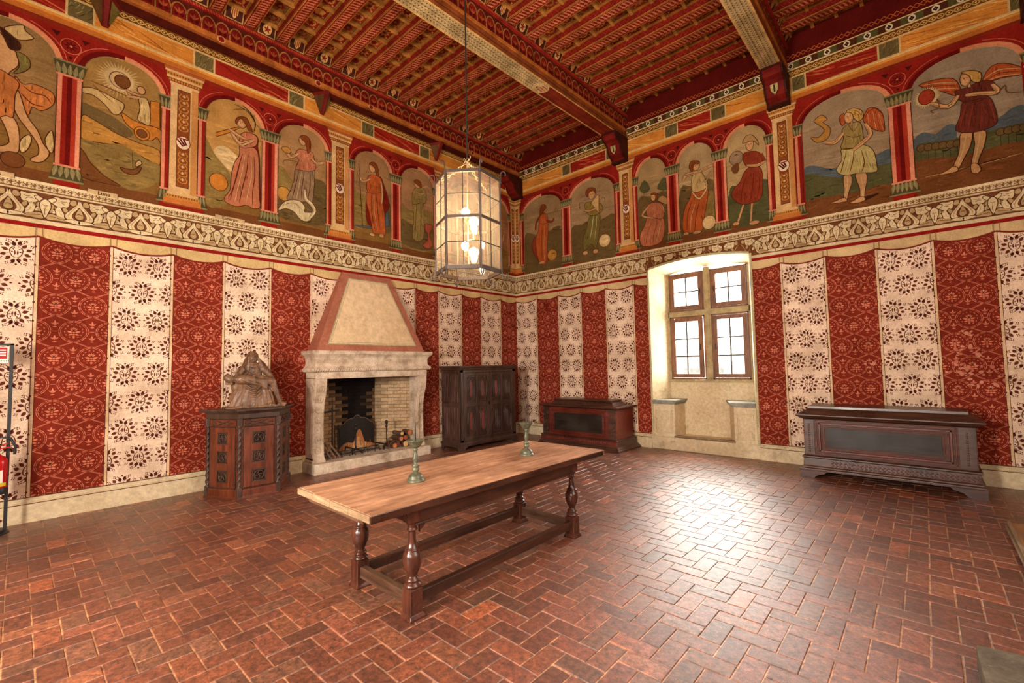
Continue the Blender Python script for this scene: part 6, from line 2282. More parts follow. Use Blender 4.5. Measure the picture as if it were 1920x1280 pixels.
def cabinet():
    P = [(.45, -6.555), (.905, -6.315), (.945, -5.845), (.47, -5.53)]
    t = thing('corner_cabinet', 'reddish brown faceted cabinet with carved roundels under the wooden sculpture', 'cabinet', (.66, -6.05, 0))
    m = MB()
    m.polys(P, [(.12, -.02), (.995, -.02)])
    m.build('body', W_CAB, t, bevel=.003)
    m = MB()
    m.polys(P, [(.0, .012), (.018, .012), (.025, .0), (.105, .0), (.118, -.012), (.125, -.02)])
    m.build('plinth', W_CAB, t, bevel=.003)
    m = MB()
    m.polys(P, [(.985, -.015), (1.0, .0), (1.06, .0), (1.072, .014), (1.082, .018), (1.088, .04), (1.098, .046), (1.115, .046)])
    m.build('top', W_CABD, t, bevel=.003)
    faces = [(P[0], P[1], 'side'), (P[1], P[2], 'front'), (P[2], P[3], 'side')]
    for (a, b, kind) in faces:
        A, B = Vector((*a, 0)), Vector((*b, 0))
        L = (B - A).length
        d = (B - A).normalized()
        n = Vector((d.y, -d.x, 0))
        X = Matrix((d, Vector((0, 0, 1)), n)).transposed().to_4x4()
        X.translation = A
        # local coordinates: x along the face, y up, z outwards
        f = MB()
        f.xf = X
        e = .052
        f.box(e, L - e, .905, .978, -.022, -.006)
        fo = f.build('frieze', W_CAB, t, bevel=.002)
        r = MB()
        r.xf = X
        for s in (-1, 1):
            r.tube([(L / 2 - s * .10, .915, -.004), (L / 2 - s * .04, .925, .002), (L / 2, .942, .004), (L / 2 + s * .04, .958, .002), (L / 2 + s * .10, .968, -.004)], .009, 6)
            r.tube([(L / 2 - s * .10, .942, -.006), (L / 2 - s * .16, .942, -.003)], .012, 6)
        r.build('ribbon_carving', W_CABD, fo)
        # door with three square panels
        dr = MB()
        dr.xf = X
        a0, a1 = e + .012, L - e - .012
        z0, z1 = .135, .885
        dr.box(a0, a1, z0, z1, -.022, -.014)
        do = None
        ph = .155
        zc = [.27, .51, .75]
        c = (a0 + a1) / 2
        dr.box(a0, c - ph / 2, z0, z1, -.016, -.004)
        dr.box(c + ph / 2, a1, z0, z1, -.016, -.004)
        zz = [z0] + sum([[q - ph / 2, q + ph / 2] for q in zc], []) + [z1]
        for k in range(0, len(zz), 2):
            dr.box(a0, a1, zz[k], zz[k + 1], -.016, -.0045)
        do = dr.build('door', W_CAB, t, bevel=.003)
        # beaded border
        bd = MB()
        bd.xf = X
        q = .145
        while q < .885:
            bd.ball((e + .004, q, -.008), .0085, 6)
            bd.ball((L - e - .004, q, -.008), .0085, 6)
            q += .019
        q = e + .015
        while q < L - e - .01:
            bd.ball((q, .892, -.008), .0085, 6)
            bd.ball((q, .128, -.008), .0085, 6)
            q += .019
        bd.build('beading', W_CABD, do)
        for k, q in enumerate(zc):
            p = MB()
            p.xf = X
            h = ph / 2
            p.box(c - h, c + h, q - h, q + h, -.017, -.014)
            for (u0, u1, v0, v1) in ((c - h, c + h, q + h - .012, q + h), (c - h, c + h, q - h, q - h + .012), (c - h, c - h + .012, q - h, q + h), (c + h - .012, c + h, q - h, q + h)):
                p.box(u0, u1, v0, v1, -.015, -.002)
            ringp = [(c + .056 * math.cos(w), q + .056 * math.sin(w), -.008) for w in [2 * PI * i / 20 for i in range(20)]]
            p.tube(ringp, .006, 6, closed=True)
            m8 = (4, 6, 5)[k] if kind == 'front' else (5, 3, 6)[k]
            for i in range(m8):
                w = 2 * PI * i / m8 + (PI / 2 if k != 1 else PI / 4)
                cc, ss = math.cos(w), math.sin(w)
                c2, s2 = math.cos(w + .5), math.sin(w + .5)
                p.tube([(c, q, -.010), (c + .028 * c2, q + .028 * s2, -.005), (c + .050 * cc, q + .050 * ss, -.009)], [.004, .008, .003], 6)
            p.ball((c, q, -.008), (.011, .011, .007), 8)
            for sx in (-1, 1):
                for sy in (-1, 1):
                    p.ball((c + sx * .052, q + sy * .052, -.012), (.009, .009, .006), 6)
            p.build('carved_roundel', W_CABD, do)
    # spiral columns on the corners
    for i, p in enumerate(P):
        ctr = Vector((.58, -6.04))
        q = Vector(p)
        u = (q - ctr).normalized()
        q = q - u * .022
        m = MB()
        m.box(q.x - .030, q.x + .030, q.y - .030, q.y + .030, .02, .135)
        co = m.build('corner_post', W_CABD, t, bevel=.004)
        m = MB()
        m.box(q.x - .028, q.x + .028, q.y - .028, q.y + .028, .905, 1.0)
        m.build('corner_block', W_CABD, co, bevel=.004)
        s = MB()
        s.lathe((q.x, q.y, 0), [(.017, .135), (.017, .905)], 10)
        for ph in (0, PI):
            pts = []
            for k in range(100):
                z = .14 + .76 * k / 99
                w = ph + z * 38
                pts.append((q.x + .013 * math.cos(w), q.y + .013 * math.sin(w), z))
            s.tube(pts, .0125, 6)
        for z in (.14, .90):
            s.lathe((q.x, q.y, z), [(.022, -.012), (.030, 0), (.022, .012)], 12)
        s.build('twisted_column', W_CABD, co)
    return t


cabinet()


def sculpture():
    t = thing('pieta_sculpture', 'carved wooden sculpture of a veiled seated woman holding a reclining man on the cabinet', 'sculpture', (.66, -6.05, 1.116))
    import bmesh
    m = MB()

    def cap(pts, rs, n=10):
        m.tube(pts, rs, n)
        m.ball(pts[0], rs[0], 10)
        m.ball(pts[-1], rs[-1], 10)
    # local axes: x = right in the photo, y = towards the room (viewer), z up
    # base
    m.box(-.33, .36, -.15, .17, 0, .022)
    # woman's lap and skirts
    cap([(-.16, 0, .28), (.14, 0, .28)], [.10, .10])
    cap([(-.15, .0, .12), (.15, .0, .12)], [.13, .13])
    rnd = random.Random(4)
    for i in range(17):
        f = i / 16
        xt = -.17 + .34 * f
        xb = -.27 + .50 * f + rnd.uniform(-.01, .01)
        yb = .10 + .05 * math.sin(PI * f) + rnd.uniform(-.012, .012)
        cap([(xt, .075, .33), (xt * 1.05 + .01 * math.sin(i * 2), .115, .22), (xb, yb, .03)], [.017, rnd.uniform(.016, .024), rnd.uniform(.018, .028)], 8)
    # looping folds between the knees
    for k in range(4):
        z = .25 - .05 * k
        cap([(-.09, .13, z + .04), (-.04, .145, z), (.02, .15, z - .012), (.07, .14, z + .03)], [.010, .013, .013, .010], 8)
    # torso, shoulders, neck, head
    cap([(0.02, -.02, .34), (.01, -.01, .44), (0, 0, .52)], [.105, .095, .085], 14)
    cap([(-.105, .0, .515), (.10, 0, .515)], [.05, .05], 12)
    cap([(0, .01, .55), (-.01, .02, .60)], [.035, .034])
    m.ball((-.012, .03, .640), (.052, .062, .070), 16)
    m.ball((-.012, .090, .635), (.010, .014, .016), 8)     # nose
    m.ball((-.012, .078, .602), (.018, .014, .010), 8)     # chin and mouth
    for s in (-1, 1):
        m.ball((-.012 + s * .022, .078, .650), (.012, .010, .006), 8)
    # veil and mantle falling to both sides
    m.ball((-.008, -.008, .665), (.074, .072, .078), 16)
    for s, sp in ((-1, .80), (1, 1.15)):
        for k in range(5):
            d = .012 * k
            cap([(-.008 + s * (.052 + d * .2), .04 - d * 2, .66), (s * (.075 + d) * sp, .03 - d * 2, .57), (s * (.125 + d) * sp, .025 - d * 2, .48), (s * (.165 + d) * sp, .02 - d, .38)], [.014, .018, .020, .020], 8)
    # collar folds
    for k in range(3):
        cap([(-.06, .075, .53 - k * .03), (-.01, .092, .50 - k * .03), (.05, .078, .53 - k * .03)], [.008, .009, .008], 8)
    # her arms: left hand under his head, right arm across his body
    cap([(-.13, .03, .50), (-.20, .06, .40), (-.17, .12, .36), (-.10, .14, .365)], [.040, .034, .026, .020], 12)
    cap([(.12, .03, .50), (.20, .05, .40), (.155, .11, .37), (.06, .135, .41)], [.042, .038, .028, .020], 12)
    m.ball((.03, .145, .415), (.030, .016, .014), 10)
    for k in range(4):
        cap([(.03, .145, .42 - k * .010), (-.02, .155, .425 - k * .012)], [.0065, .005], 6)
    # reclining man: head, hair, torso, hips, thighs, shins, feet
    m.ball((-.265, .09, .375), (.062, .050, .046), 16)
    m.ball((-.300, .075, .395), (.052, .052, .048), 14)
    m.ball((-.250, .120, .40), (.014, .014, .018), 8)      # nose and brow, face turned up
    m.ball((-.228, .115, .385), (.016, .014, .014), 8)
    for k in range(6):
        cap([(-.31 + .01 * k, .06 + .008 * k, .35), (-.32 + .014 * k, .07 + .008 * k, .31)], [.014, .008], 6)
    cap([(-.22, .095, .365), (-.18, .10, .365)], [.030, .034])
    cap([(-.17, .10, .37), (-.09, .12, .375), (-.01, .13, .355), (.06, .13, .335), (.12, .12, .33)], [.062, .066, .056, .050, .058], 14)
    cap([(-.16, .145, .385), (-.07, .175, .335), (.03, .185, .300), (.11, .165, .275)], [.026, .022, .017, .013], 10)
    m.ball((.13, .16, .27), (.028, .014, .014), 8)
    cap([(.12, .12, .335), (.21, .13, .335)], [.055, .044], 12)
    cap([(.21, .13, .335), (.245, .13, .22), (.285, .13, .09), (.30, .13, .05)], [.042, .034, .024, .022], 12)
    cap([(.10, .08, .315), (.22, .08, .31), (.265, .08, .19), (.315, .09, .06)], [.05, .040, .030, .022], 12)
    cap([(.295, .135, .040), (.365, .150, .030)], [.022, .014], 8)
    cap([(.31, .09, .045), (.38, .10, .032)], [.022, .014], 8)
    # loincloth
    for k in range(4):
        cap([(.06 + .02 * k, .07, .38), (.07 + .02 * k, .165, .36), (.08 + .018 * k, .18, .27 - .01 * k)], [.012, .014, .010], 8)
    # rocky ground
    for k in range(26):
        m.ball((rnd.uniform(-.31, .36), rnd.uniform(.02, .16), .03), (rnd.uniform(.02, .05), rnd.uniform(.02, .03), rnd.uniform(.012, .026)), 8)
    d = Vector((.12, 1, 0)).normalized()
    n = Vector((1, -.12, 0)).normalized()
    X = Matrix((d, n, Vector((0, 0, 1)))).transposed().to_4x4()
    X.translation = Vector((.60, -6.06, 1.116))
    S = Matrix.Diagonal((1.02, .95, 1.02, 1))
    XS = X @ S
    m.v = [tuple(XS @ Vector(p)) for p in m.v]
    w = mat_wood('aged_carved_limewood', rgb(58, 38, 27)[:3], rgb(128, 94, 68)[:3], rough=.42, axis='Z', sc=6, bmp=.5)
    o = m.build('tmp', w)
    md = o.modifiers.new('r', 'REMESH')
    md.mode = 'VOXEL'
    md.voxel_size = .0075
    md.use_smooth_shade = True
    md2 = o.modifiers.new('s', 'SMOOTH')
    md2.iterations = 1
    bpy.context.view_layer.update()
    me = bpy.data.meshes.new_from_object(o.evaluated_get(bpy.context.evaluated_depsgraph_get()))
    bpy.data.objects.remove(o)
    # chiselled surface
    for v in me.vertices:
        nn = noise.noise(v.co * 38)
        v.co += v.normal * (.003 * nn)
    me.materials.clear()
    me.materials.append(w)
    so = bpy.data.objects.new('figure_group', me)
    COL.objects.link(so)
    so.parent = t
    so.matrix_parent_inverse = t.matrix_basis.inverted()


sculpture()

# ================================================================ MARRIAGE CHESTS
W_RED = mat_wood('red_mahogany_chest', rgb(58, 20, 15)[:3], rgb(104, 40, 27)[:3], rough=.33, axis='X', sc=6)
W_REDD = mat_wood('dark_chest_moulding', rgb(38, 22, 17)[:3], rgb(78, 48, 36)[:3], rough=.30, axis='X', sc=7)
W_BLK = mat_wood('blackened_chest_panel', rgb(22, 16, 12)[:3], rgb(44, 35, 27)[:3], rough=.46, spec=.35, axis='X', sc=6)
W_GREY = mat_wood('worn_grey_oak', rgb(40, 24, 17)[:3], rgb(84, 50, 36)[:3], rough=.5, spec=.35, axis='X', sc=7)


def chest_left():
    x0, x1, y0, y1 = 1.41, 3.10, -.81, -.15
    t = thing('carved_chest', 'red brown chest with scrolled corner carvings and stepped lid beside the tall cupboard', 'chest', ((x0 + x1) / 2, -.45, 0))
    m = MB()
    m.box(x0, x1, y0, y1, .20, .765)
    m.build('body', W_RED, t, bevel=.003)
    m = MB()
    m.rects(x0, x1, y0, y1, [(0, .10), (.030, .10), (.05, .075), (.065, .072), (.085, .045), (.10, .04), (.185, .034), (.19, .045), (.20, .045), (.21, .02), (.215, .0)])
    m.build('plinth', W_REDD, t, bevel=.002)
    m = MB()
    x = x0 + .10
    k = 0
    m.box(x0 + .06, x1 - .06, y0 - .040, y0 - .034, .108, .182)
    while x < x1 - .1:
        m.tube([(x, y0 - .041, .120), (x + .02, y0 - .044, .145), (x, y0 - .041, .170)], .006, 5)
        m.tube([(x + .02, y0 - .041, .120), (x, y0 - .044, .145), (x + .02, y0 - .041, .170)], .006, 5)
        x += .042
    for (a, b) in ((x0 - .03, x0 + .05), (x1 - .05, x1 + .03)):
        m.box(a, b, y0 - .042, y0 - .034, .108, .182)
    m.build('carved_band', W_RED, t, bevel=.001)
    m = MB()
    m.rects(x0, x1, y0, y1, [(.755, .0), (.765, .02), (.775, .05), (.785, .056), (.805, .060), (.812, .05), (.815, .0)])
    m.rects(x0 + .16, x1 - .16, y0 + .16, y1 - .10, [(.81, .06), (.822, .055), (.835, .03), (.87, .0), (.885, -.02), (.895, -.01), (.915, -.012)])
    m.build('lid', W_REDD, t, bevel=.002)
    # framed front panel
    m = MB()
    a0, a1, c0, c1 = x0 + .24, x1 - .24, .255, .70
    for e, d_, w in ((-.055, .010, .02), (0, .018, .014), (.035, .010, .010)):
        p0, p1, q0, q1 = a0 + e, a1 - e, c0 + e, c1 - e
        m.box(p0, p1, y0 - d_, y0, q0, q0 + w)
        m.box(p0, p1, y0 - d_, y0, q1 - w, q1)
        m.box(p0, p0 + w, y0 - d_, y0, q0, q1)
        m.box(p1 - w, p1, y0 - d_, y0, q0, q1)
    m.build('panel_moulding', W_RED, t, bevel=.003)
    m = MB()
    m.box(a0 + .05, a1 - .05, y0 - .003, y0, c0 + .05, c1 - .05)
    m.build('front_panel', W_BLK, t)['label'] = 'near black front panel'
    # foliage scrolls on the two front corners
    for s, xc, col in ((1, x1 - .075, 0), (-1, x0 + .075, 0)):
        m = MB()
        m.box(xc - .075, xc + .078, y0 - .012, y0, .215, .755)
        for zc in (.31, .62):
            for turn, r0 in ((1, .058),):
                pts = []
                for k in range(30):
                    w = k * .42
                    r = r0 * (1 - k / 34)
                    pts.append((xc - .01 * s + r * math.cos(w) * s, y0 - .018, zc + r * math.sin(w)))
                m.tube(pts, [.010 * (1 - k / 50) for k in range(30)], 6)
            for k in range(7):
                w = 2 * PI * k / 7
                m.ball((xc - .01 * s + .030 * math.cos(w), y0 - .018, zc + .030 * math.sin(w)), (.011, .008, .011), 6)
        m.tube([(xc - .05 * s, y0 - .016, .37), (xc + .02 * s, y0 - .022, .42), (xc + .045 * s, y0 - .022, .47), (xc - .02 * s, y0 - .020, .52), (xc - .05 * s, y0 - .016, .56)], .010, 6)
        for k in range(5):
            z = .25 + .11 * k
            m.tube([(xc + .045 * s, y0 - .014, z), (xc + .062 * s, y0 - .022, z + .035), (xc + .05 * s, y0 - .014, z + .07)], .009, 6)
        m.build('scroll_carving', W_GREY if s > 0 else W_REDD, t)
    return t


def chest_right():
    x0, x1, y0, y1 = 6.03, 7.72, -.80, -.12
    t = thing('long_chest', 'long dark chest with worn red mouldings below the scuffed red wall strip', 'chest', ((x0 + x1) / 2, -.46, 0))
    m = MB()
    m.box(x0, x1, y0, y1, .22, .80)
    m.build('body', W_GREY, t, bevel=.003)
    m = MB()
    m.rects(x0, x1, y0, y1, [(.10, .055), (.125, .055), (.135, .035), (.150, .030), (.165, .018), (.265, .014), (.272, .03), (.288, .03), (.30, .008), (.305, .0)])
    m.prism([(x0 - .06, 0), (x0 + .10, 0), (x0 + .14, .045), (x0 + .22, .07), (x0 + .26, .105), (x0 - .05, .105)], y0 - .055, y0 - .02, 'Y')
    m.prism([(x1 + .06, 0), (x1 - .10, 0), (x1 - .14, .045), (x1 - .22, .07), (x1 - .26, .105), (x1 + .05, .105)], y0 - .055, y0 - .02, 'Y')
    for (a, b) in ((x0 - .055, x0 - .02), (x1 + .02, x1 + .055)):
        m.prism([(y0 - .055, 0), (y0 + .12, 0), (y0 + .17, .06), (y0 + .25, .105), (y0 - .05, .105)], a, b, 'X')
        m.prism([(y1 + .03, 0), (y1 - .10, 0), (y1 - .15, .06), (y1 - .2, .105), (y1 + .03, .105)], a, b, 'X')
    m.build('base', W_REDD, t, bevel=.003)
    m = MB()
    x = x0 + .30
    while x < x1 - .02:
        for z in (.185, .225):
            m.tube([(x, y0 - .014, z - .016), (x + .024, y0 - .020, z), (x + .006, y0 - .014, z + .018)], .007, 5)
            m.ball((x + .030, y0 - .015, z), (.008, .006, .010), 6)
        x += .044
    m.build('guilloche_band', W_RED, t)
    m = MB()
    m.rects(x0, x1, y0, y1, [(.79, .0), (.80, .015), (.815, .045), (.825, .05), (.835, .075), (.848, .08), (.858, .078), (.865, .05), (.868, .045), (.93, -.045), (.938, -.05), (.965, -.052)])
    m.build('lid', W_REDD, t, bevel=.002)
    # framed front: pilaster blocks, outer and inner mouldings, long dark panel
    m = MB()
    a0, a1, c0, c1 = x0 + .14, x1 - .17, .335, .775
    for e, d_, w in ((0, .012, .012), (.035, .022, .020), (.062, .012, .010), (.10, .010, .008)):
        p0, p1, q0, q1 = a0 + e, a1 - e, c0 + e * .8, c1 - e * .8
        m.box(p0, p1, y0 - d_, y0, q0, q0 + w)
        m.box(p0, p1, y0 - d_, y0, q1 - w, q1)
        m.box(p0, p0 + w, y0 - d_, y0, q0, q1)
        m.box(p1 - w, p1, y0 - d_, y0, q0, q1)
    m.build('panel_moulding', W_RED, t, bevel=.003)['label'] = 'worn reddish mouldings'
    m = MB()
    m.box(a0 + .12, a1 - .12, y0 - .004, y0, c0 + .10, c1 - .10)
    m.build('front_panel', W_BLK, t, bevel=.002)['label'] = 'blackened smooth front panel'
    for (a, b) in ((x0 + .012, x0 + .12), (x1 - .15, x1 - .012)):
        m = MB()
        m.box(a, b, y0 - .010, y0, .32, .785)
        m.box(a + .02, b - .02, y0 - .016, y0, .34, .765)
        z = .36
        while z < .75:
            m.ball(((a + b) / 2, y0 - .016, z), (.014, .006, .010), 6)
            z += .028
        m.build('corner_pilaster', W_REDD, t, bevel=.002)
    return t


chest_left()
chest_right()

# ================================================================ FIREPLACE
BRK = mat_paint('firebrick', rough=.9, lo=.6, hi=1.15, sc=5, grain=50, bmp=.5, fine=.3, spec=.2)


def fireplace():
    ya, yb = -5.14, -2.96
    t = thing('stone_fireplace', 'carved pale stone fireplace with tapering plaster hood between cabinet and cupboard', 'fireplace', (.2, -4.05, 0))
    # hearth slab
    m = MB()
    m.rects(-.02, .425, ya, yb, [(0, .0), (.145, .0), (.155, -.008)])
    m.rects(-.60, -.02, -4.98, -3.06, [(0, 0), (.150, 0)])
    m.build('hearth', STONE, t, bevel=.005)
    # console jambs: broad below, sweeping forward at the top
    prof = [(0, .155), (.27, .155), (.275, .22), (.255, .235), (.245, .40), (.238, .60), (.238, .78), (.245, .90), (.262, 1.02), (.29, 1.12), (.325, 1.21), (.345, 1.30), (.352, 1.38), (.352, 1.47), (0, 1.47)]
    for (a, b) in ((-5.10, -4.915), (-3.13, -2.99)):
        m = MB()
        m.prism(prof, a, b, 'Y')
        jo = m.build('jamb', STONE, t, bevel=.008)
        r = MB()
        c = (a + b) / 2

        def front(z):
            for i in range(1, len(prof) - 2):
                if prof[i][1] <= z <= prof[i + 1][1]:
                    q = (z - prof[i][1]) / max(1e-6, prof[i + 1][1] - prof[i][1])
                    return prof[i][0] + (prof[i + 1][0] - prof[i][0]) * q
            return .30
        for e in (.018, b - a - .018):
            pts = [(front(z) + .003, a + e, z) for z in [.27 + .06 * k for k in range(19)]]
            r.tube(pts, .007, 6)
        for k in range(7):
            z = .34 + .16 * k
            x = front(z) + .004
            r.tube([(x, c + .045 * math.cos(w), z + .055 * math.sin(w)) for w in [2 * PI * i / 14 for i in range(14)]], .006, 5, closed=True)
            r.ball((x, c, z), (.008, .016, .02), 8)
        # scroll on the outer and inner cheek
        for yy in (a - .002, b + .002):
            pts = []
            for k in range(22):
                w = k * .38
                rr = .075 * (1 - k / 26)
                pts.append((.25 + rr * math.cos(w), yy, 1.30 + rr * math.sin(w)))
            r.tube(pts, .007, 5)
            r.tube([(.30, yy, 1.20), (.24, yy, 1.05), (.21, yy, .85), (.20, yy, .5), (.22, yy, .3)], .007, 5)
        r.build('relief', STONE, jo)
        bs = MB()
        bs.rects(0, .285, a - .012, b + .012, [(.155, 0), (.185, 0), (.20, -.012), (.215, -.012), (.225, -.016)])
        bs.build('base', STONE, jo, bevel=.004)
    # lintel with carved letters and rosettes, worn
    m = MB()
    m.box(.0, .365, -5.10, -2.99, 1.455, 1.565)
    m.build('lintel', STONE, t, bevel=.008)
    r = MB()
    y = -4.90
    k = 0
    X = .366
    while y < -3.1:
        kk = k % 5
        if kk in (0, 2):
            r.tube([(X, y + .036 * math.cos(w), 1.508 + .032 * math.sin(w)) for w in [2 * PI * i / 14 for i in range(14)]], .005, 5, closed=True)
            r.ball((X, y, 1.508), (.005, .012, .012), 6)
        elif kk == 1:
            r.tube([(X, y - .02, 1.535), (X, y - .02, 1.482)], .0055, 5)
            r.tube([(X, y + .02, 1.535), (X, y + .02, 1.482)], .0055, 5)
            r.tube([(X, y - .02, 1.508), (X, y + .02, 1.508)], .0045, 5)
        elif kk == 3:
            r.tube([(X, y + .02, 1.535), (X, y - .015, 1.53), (X, y - .025, 1.508), (X, y - .015, 1.486), (X, y + .02, 1.482)], .0055, 5)
        else:
            r.tube([(X, y - .015, 1.535), (X, y - .015, 1.482)], .0055, 5)
            r.tube([(X, y - .015, 1.535), (X, y + .02, 1.533)], .0045, 5)
            r.tube([(X, y - .015, 1.508), (X, y + .015, 1.508)], .0045, 5)
        y += .104
        k += 1
    r.box(X - .006, X + .001, -4.97, -3.10, 1.475, 1.54)
    r.build('lintel_carving', STONE, t)
    # frieze: gadrooned roll, concave band, shelf
    m = MB()
    m.rects(-.0, .37, -5.105, -2.985, [(1.565, .012), (1.572, .03), (1.585, .048), (1.600, .055), (1.615, .052), (1.628, .038), (1.636, .030), (1.66, .012), (1.70, .0), (1.75, .002), (1.79, .016), (1.822, .040)])
    m.build('frieze', STONE, t, bevel=.002)
    r = MB()
    y = -5.13
    while y < -2.96:
        r.tube([(.405, y, 1.574), (.426, y + .010, 1.598), (.414, y + .022, 1.622)], .0095, 6)
        y += .038
    x = .02
    while x < .40:
        r.tube([(x, -5.145, 1.574), (x + .010, -5.163, 1.598), (x + .022, -5.150, 1.622)], .0095, 6)
        x += .038
    r.build('gadroon_roll', STONE, t)
    r = MB()
    X = .372
    for (yc, rx) in ((-5.00, .05), (-4.76, .12), (-4.44, .06), (-4.12, .11), (-3.76, .06), (-3.44, .10), (-3.12, .06)):
        r = MB()
        for f in (1.0, .78):
            r.tube([(X + .003, yc + rx * f * math.cos(w), 1.722 + .058 * f * math.sin(w)) for w in [2 * PI * i / 22 for i in range(22)]], .0055, 5, closed=True)
        for k in range(6):
            w = 2 * PI * k / 6
            r.ball((X + .004, yc + rx * .4 * math.cos(w), 1.722 + .025 * math.sin(w)), (.006, .016, .012), 6)
        r.ball((X + .004, yc, 1.722), (.008, .014, .012), 6)
        r.tube([(X, yc + rx + .012, 1.70), (X + .004, yc + rx + .05, 1.722), (X, yc + rx + .012, 1.745)], .005, 5)
        r.build('medallion_relief', STONE, t)
    m = MB()
    m.rects(0, .37, -5.105, -2.985, [(1.822, .040), (1.826, .052), (1.838, .056), (1.842, .070), (1.892, .074), (1.902, .066)])
    m.build('mantel_shelf', STONE, t, bevel=.004)
    # plaster hood
    HR = mat_stone('terracotta_hood_paint', rgb(144, 82, 60), rgb(160, 96, 72), rgb(176, 112, 88), sc=2, bmp=.15, stain=rgb(140, 80, 56)[:3])
    HC = mat_stone('ochre_plaster_panel', rgb(200, 168, 128), rgb(214, 184, 144), rgb(222, 194, 156), sc=1.2, bmp=.12, stain=rgb(190, 156, 108)[:3])
    HG = mat_stone('grey_green_moulding', rgb(150, 138, 100), rgb(168, 156, 118), rgb(184, 172, 134), sc=2, bmp=.15, stain=rgb(130, 116, 84)[:3])
    z0, z1 = 1.900, 3.262
    B0, B1, T0, T1 = -5.085, -3.045, -4.515, -3.575
    xb, xt = .365, .06
    m = MB()
    m.add([(0, B0, z0), (xb, B0, z0), (xb, B1, z0), (0, B1, z0), (0, T0, z1), (xt, T0, z1), (xt, T1, z1), (0, T1, z1)],
          [(0, 1, 5, 4), (1, 2, 6, 5), (2, 3, 7, 6), (4, 5, 6, 7), (3, 2, 1, 0)])
    m.build('hood', HR, t)

    def P(u, v, off=0.0):
        """u,v in 0..1 on the sloping front"""
        a = Vector((xb, B0, z0)).lerp(Vector((xt, T0, z1)), v)
        b = Vector((xb, B1, z0)).lerp(Vector((xt, T1, z1)), v)
        n = Vector((z1 - z0, 0, xb - xt)).normalized()
        return a.lerp(b, u) + n * off

    def quad(l, b_, r_, t_, off):
        H = z1 - z0
        def W(v):
            return (B1 - B0) + ((T1 - T0) - (B1 - B0)) * v
        vb, vt = b_ / H, 1 - t_ / H
        return [P(l / W(vb), vb, off), P(1 - r_ / W(vb), vb, off), P(1 - r_ / W(vt), vt, off), P(l / W(vt), vt, off)]
    def slab(q0, q1, name, mt):
        m = MB()
        m.add(q0 + q1, [(4, 5, 6, 7), (0, 1, 5, 4), (1, 2, 6, 5), (2, 3, 7, 6), (3, 0, 4, 7)])
        return m.build(name, mt, t)
    e = .135
    slab(quad(e, .10, e, .10, -.002), quad(e, .10, e, .10, .010), 'hood_moulding', HG)
    e2 = e + .020
    slab(quad(e2, .12, e2, .12, .0), quad(e2, .12, e2, .12, .013), 'hood_moulding', HC)
    e2 = e + .034
    slab(quad(e2, .134, e2, .134, .0), quad(e2, .134, e2, .134, .0155), 'hood_moulding', HG)
    e2 = e + .042
    slab(quad(e2, .142, e2, .142, .0), quad(e2, .142, e2, .142, .018), 'hood_panel', HC)
    # firebox in brick, soot up the middle of the back
    m = MB()
    rnd = random.Random(9)

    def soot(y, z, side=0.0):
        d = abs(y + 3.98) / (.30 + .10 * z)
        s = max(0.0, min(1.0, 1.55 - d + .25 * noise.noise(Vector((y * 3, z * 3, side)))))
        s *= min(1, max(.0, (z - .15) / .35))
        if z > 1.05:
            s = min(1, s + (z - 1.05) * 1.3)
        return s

    def brickwall(A, B, z0_, z1_, nrm, sootf, light):
        A, B = Vector(A), Vector(B)
        L = (B - A).length
        d = (B - A).normalized()
        z = z0_
        r = 0
        while z < z1_ - .02:
            h = .058
            x = -.12 if r % 2 else 0
            while x < L:
                x0, x1 = max(0, x + .005), min(L, x + .235)
                if x1 - x0 > .02:
                    c = A + d * ((x0 + x1) / 2) + Vector((0, 0, z + h / 2))
                    s = sootf(c.y, z)
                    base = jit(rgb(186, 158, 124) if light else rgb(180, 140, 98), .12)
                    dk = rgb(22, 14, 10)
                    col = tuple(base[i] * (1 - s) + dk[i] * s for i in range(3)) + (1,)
                    mo = tuple(.55 * v for v in col[:3]) + (1,)
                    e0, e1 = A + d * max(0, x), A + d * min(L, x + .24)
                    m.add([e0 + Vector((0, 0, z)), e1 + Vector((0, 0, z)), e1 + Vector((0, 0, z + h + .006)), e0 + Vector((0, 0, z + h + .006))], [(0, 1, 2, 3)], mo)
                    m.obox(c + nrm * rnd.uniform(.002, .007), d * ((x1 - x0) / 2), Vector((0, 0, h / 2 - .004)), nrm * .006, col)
                x += .24
            z += h + .006
            r += 1
    bx = -.46
    zt = 1.62
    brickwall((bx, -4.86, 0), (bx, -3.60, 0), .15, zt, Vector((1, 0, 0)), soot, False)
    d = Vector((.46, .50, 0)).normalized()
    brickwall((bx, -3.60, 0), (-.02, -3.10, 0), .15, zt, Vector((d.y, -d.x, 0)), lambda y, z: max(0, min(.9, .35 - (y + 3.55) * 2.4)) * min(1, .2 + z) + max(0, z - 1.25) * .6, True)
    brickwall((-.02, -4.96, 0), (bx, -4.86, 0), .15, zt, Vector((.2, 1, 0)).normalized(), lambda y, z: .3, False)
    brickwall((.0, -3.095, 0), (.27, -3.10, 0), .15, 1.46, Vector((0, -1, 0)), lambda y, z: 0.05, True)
    m.add([(-.5, -5.0, zt - .02), (0.0, -5.0, zt - .02), (0.0, -3.0, zt - .02), (-.5, -3.0, zt - .02)], [(0, 1, 2, 3)], rgb(20, 14, 10))
    m.build('firebox', BRK, t, recalc=False)
    return t


fireplace()


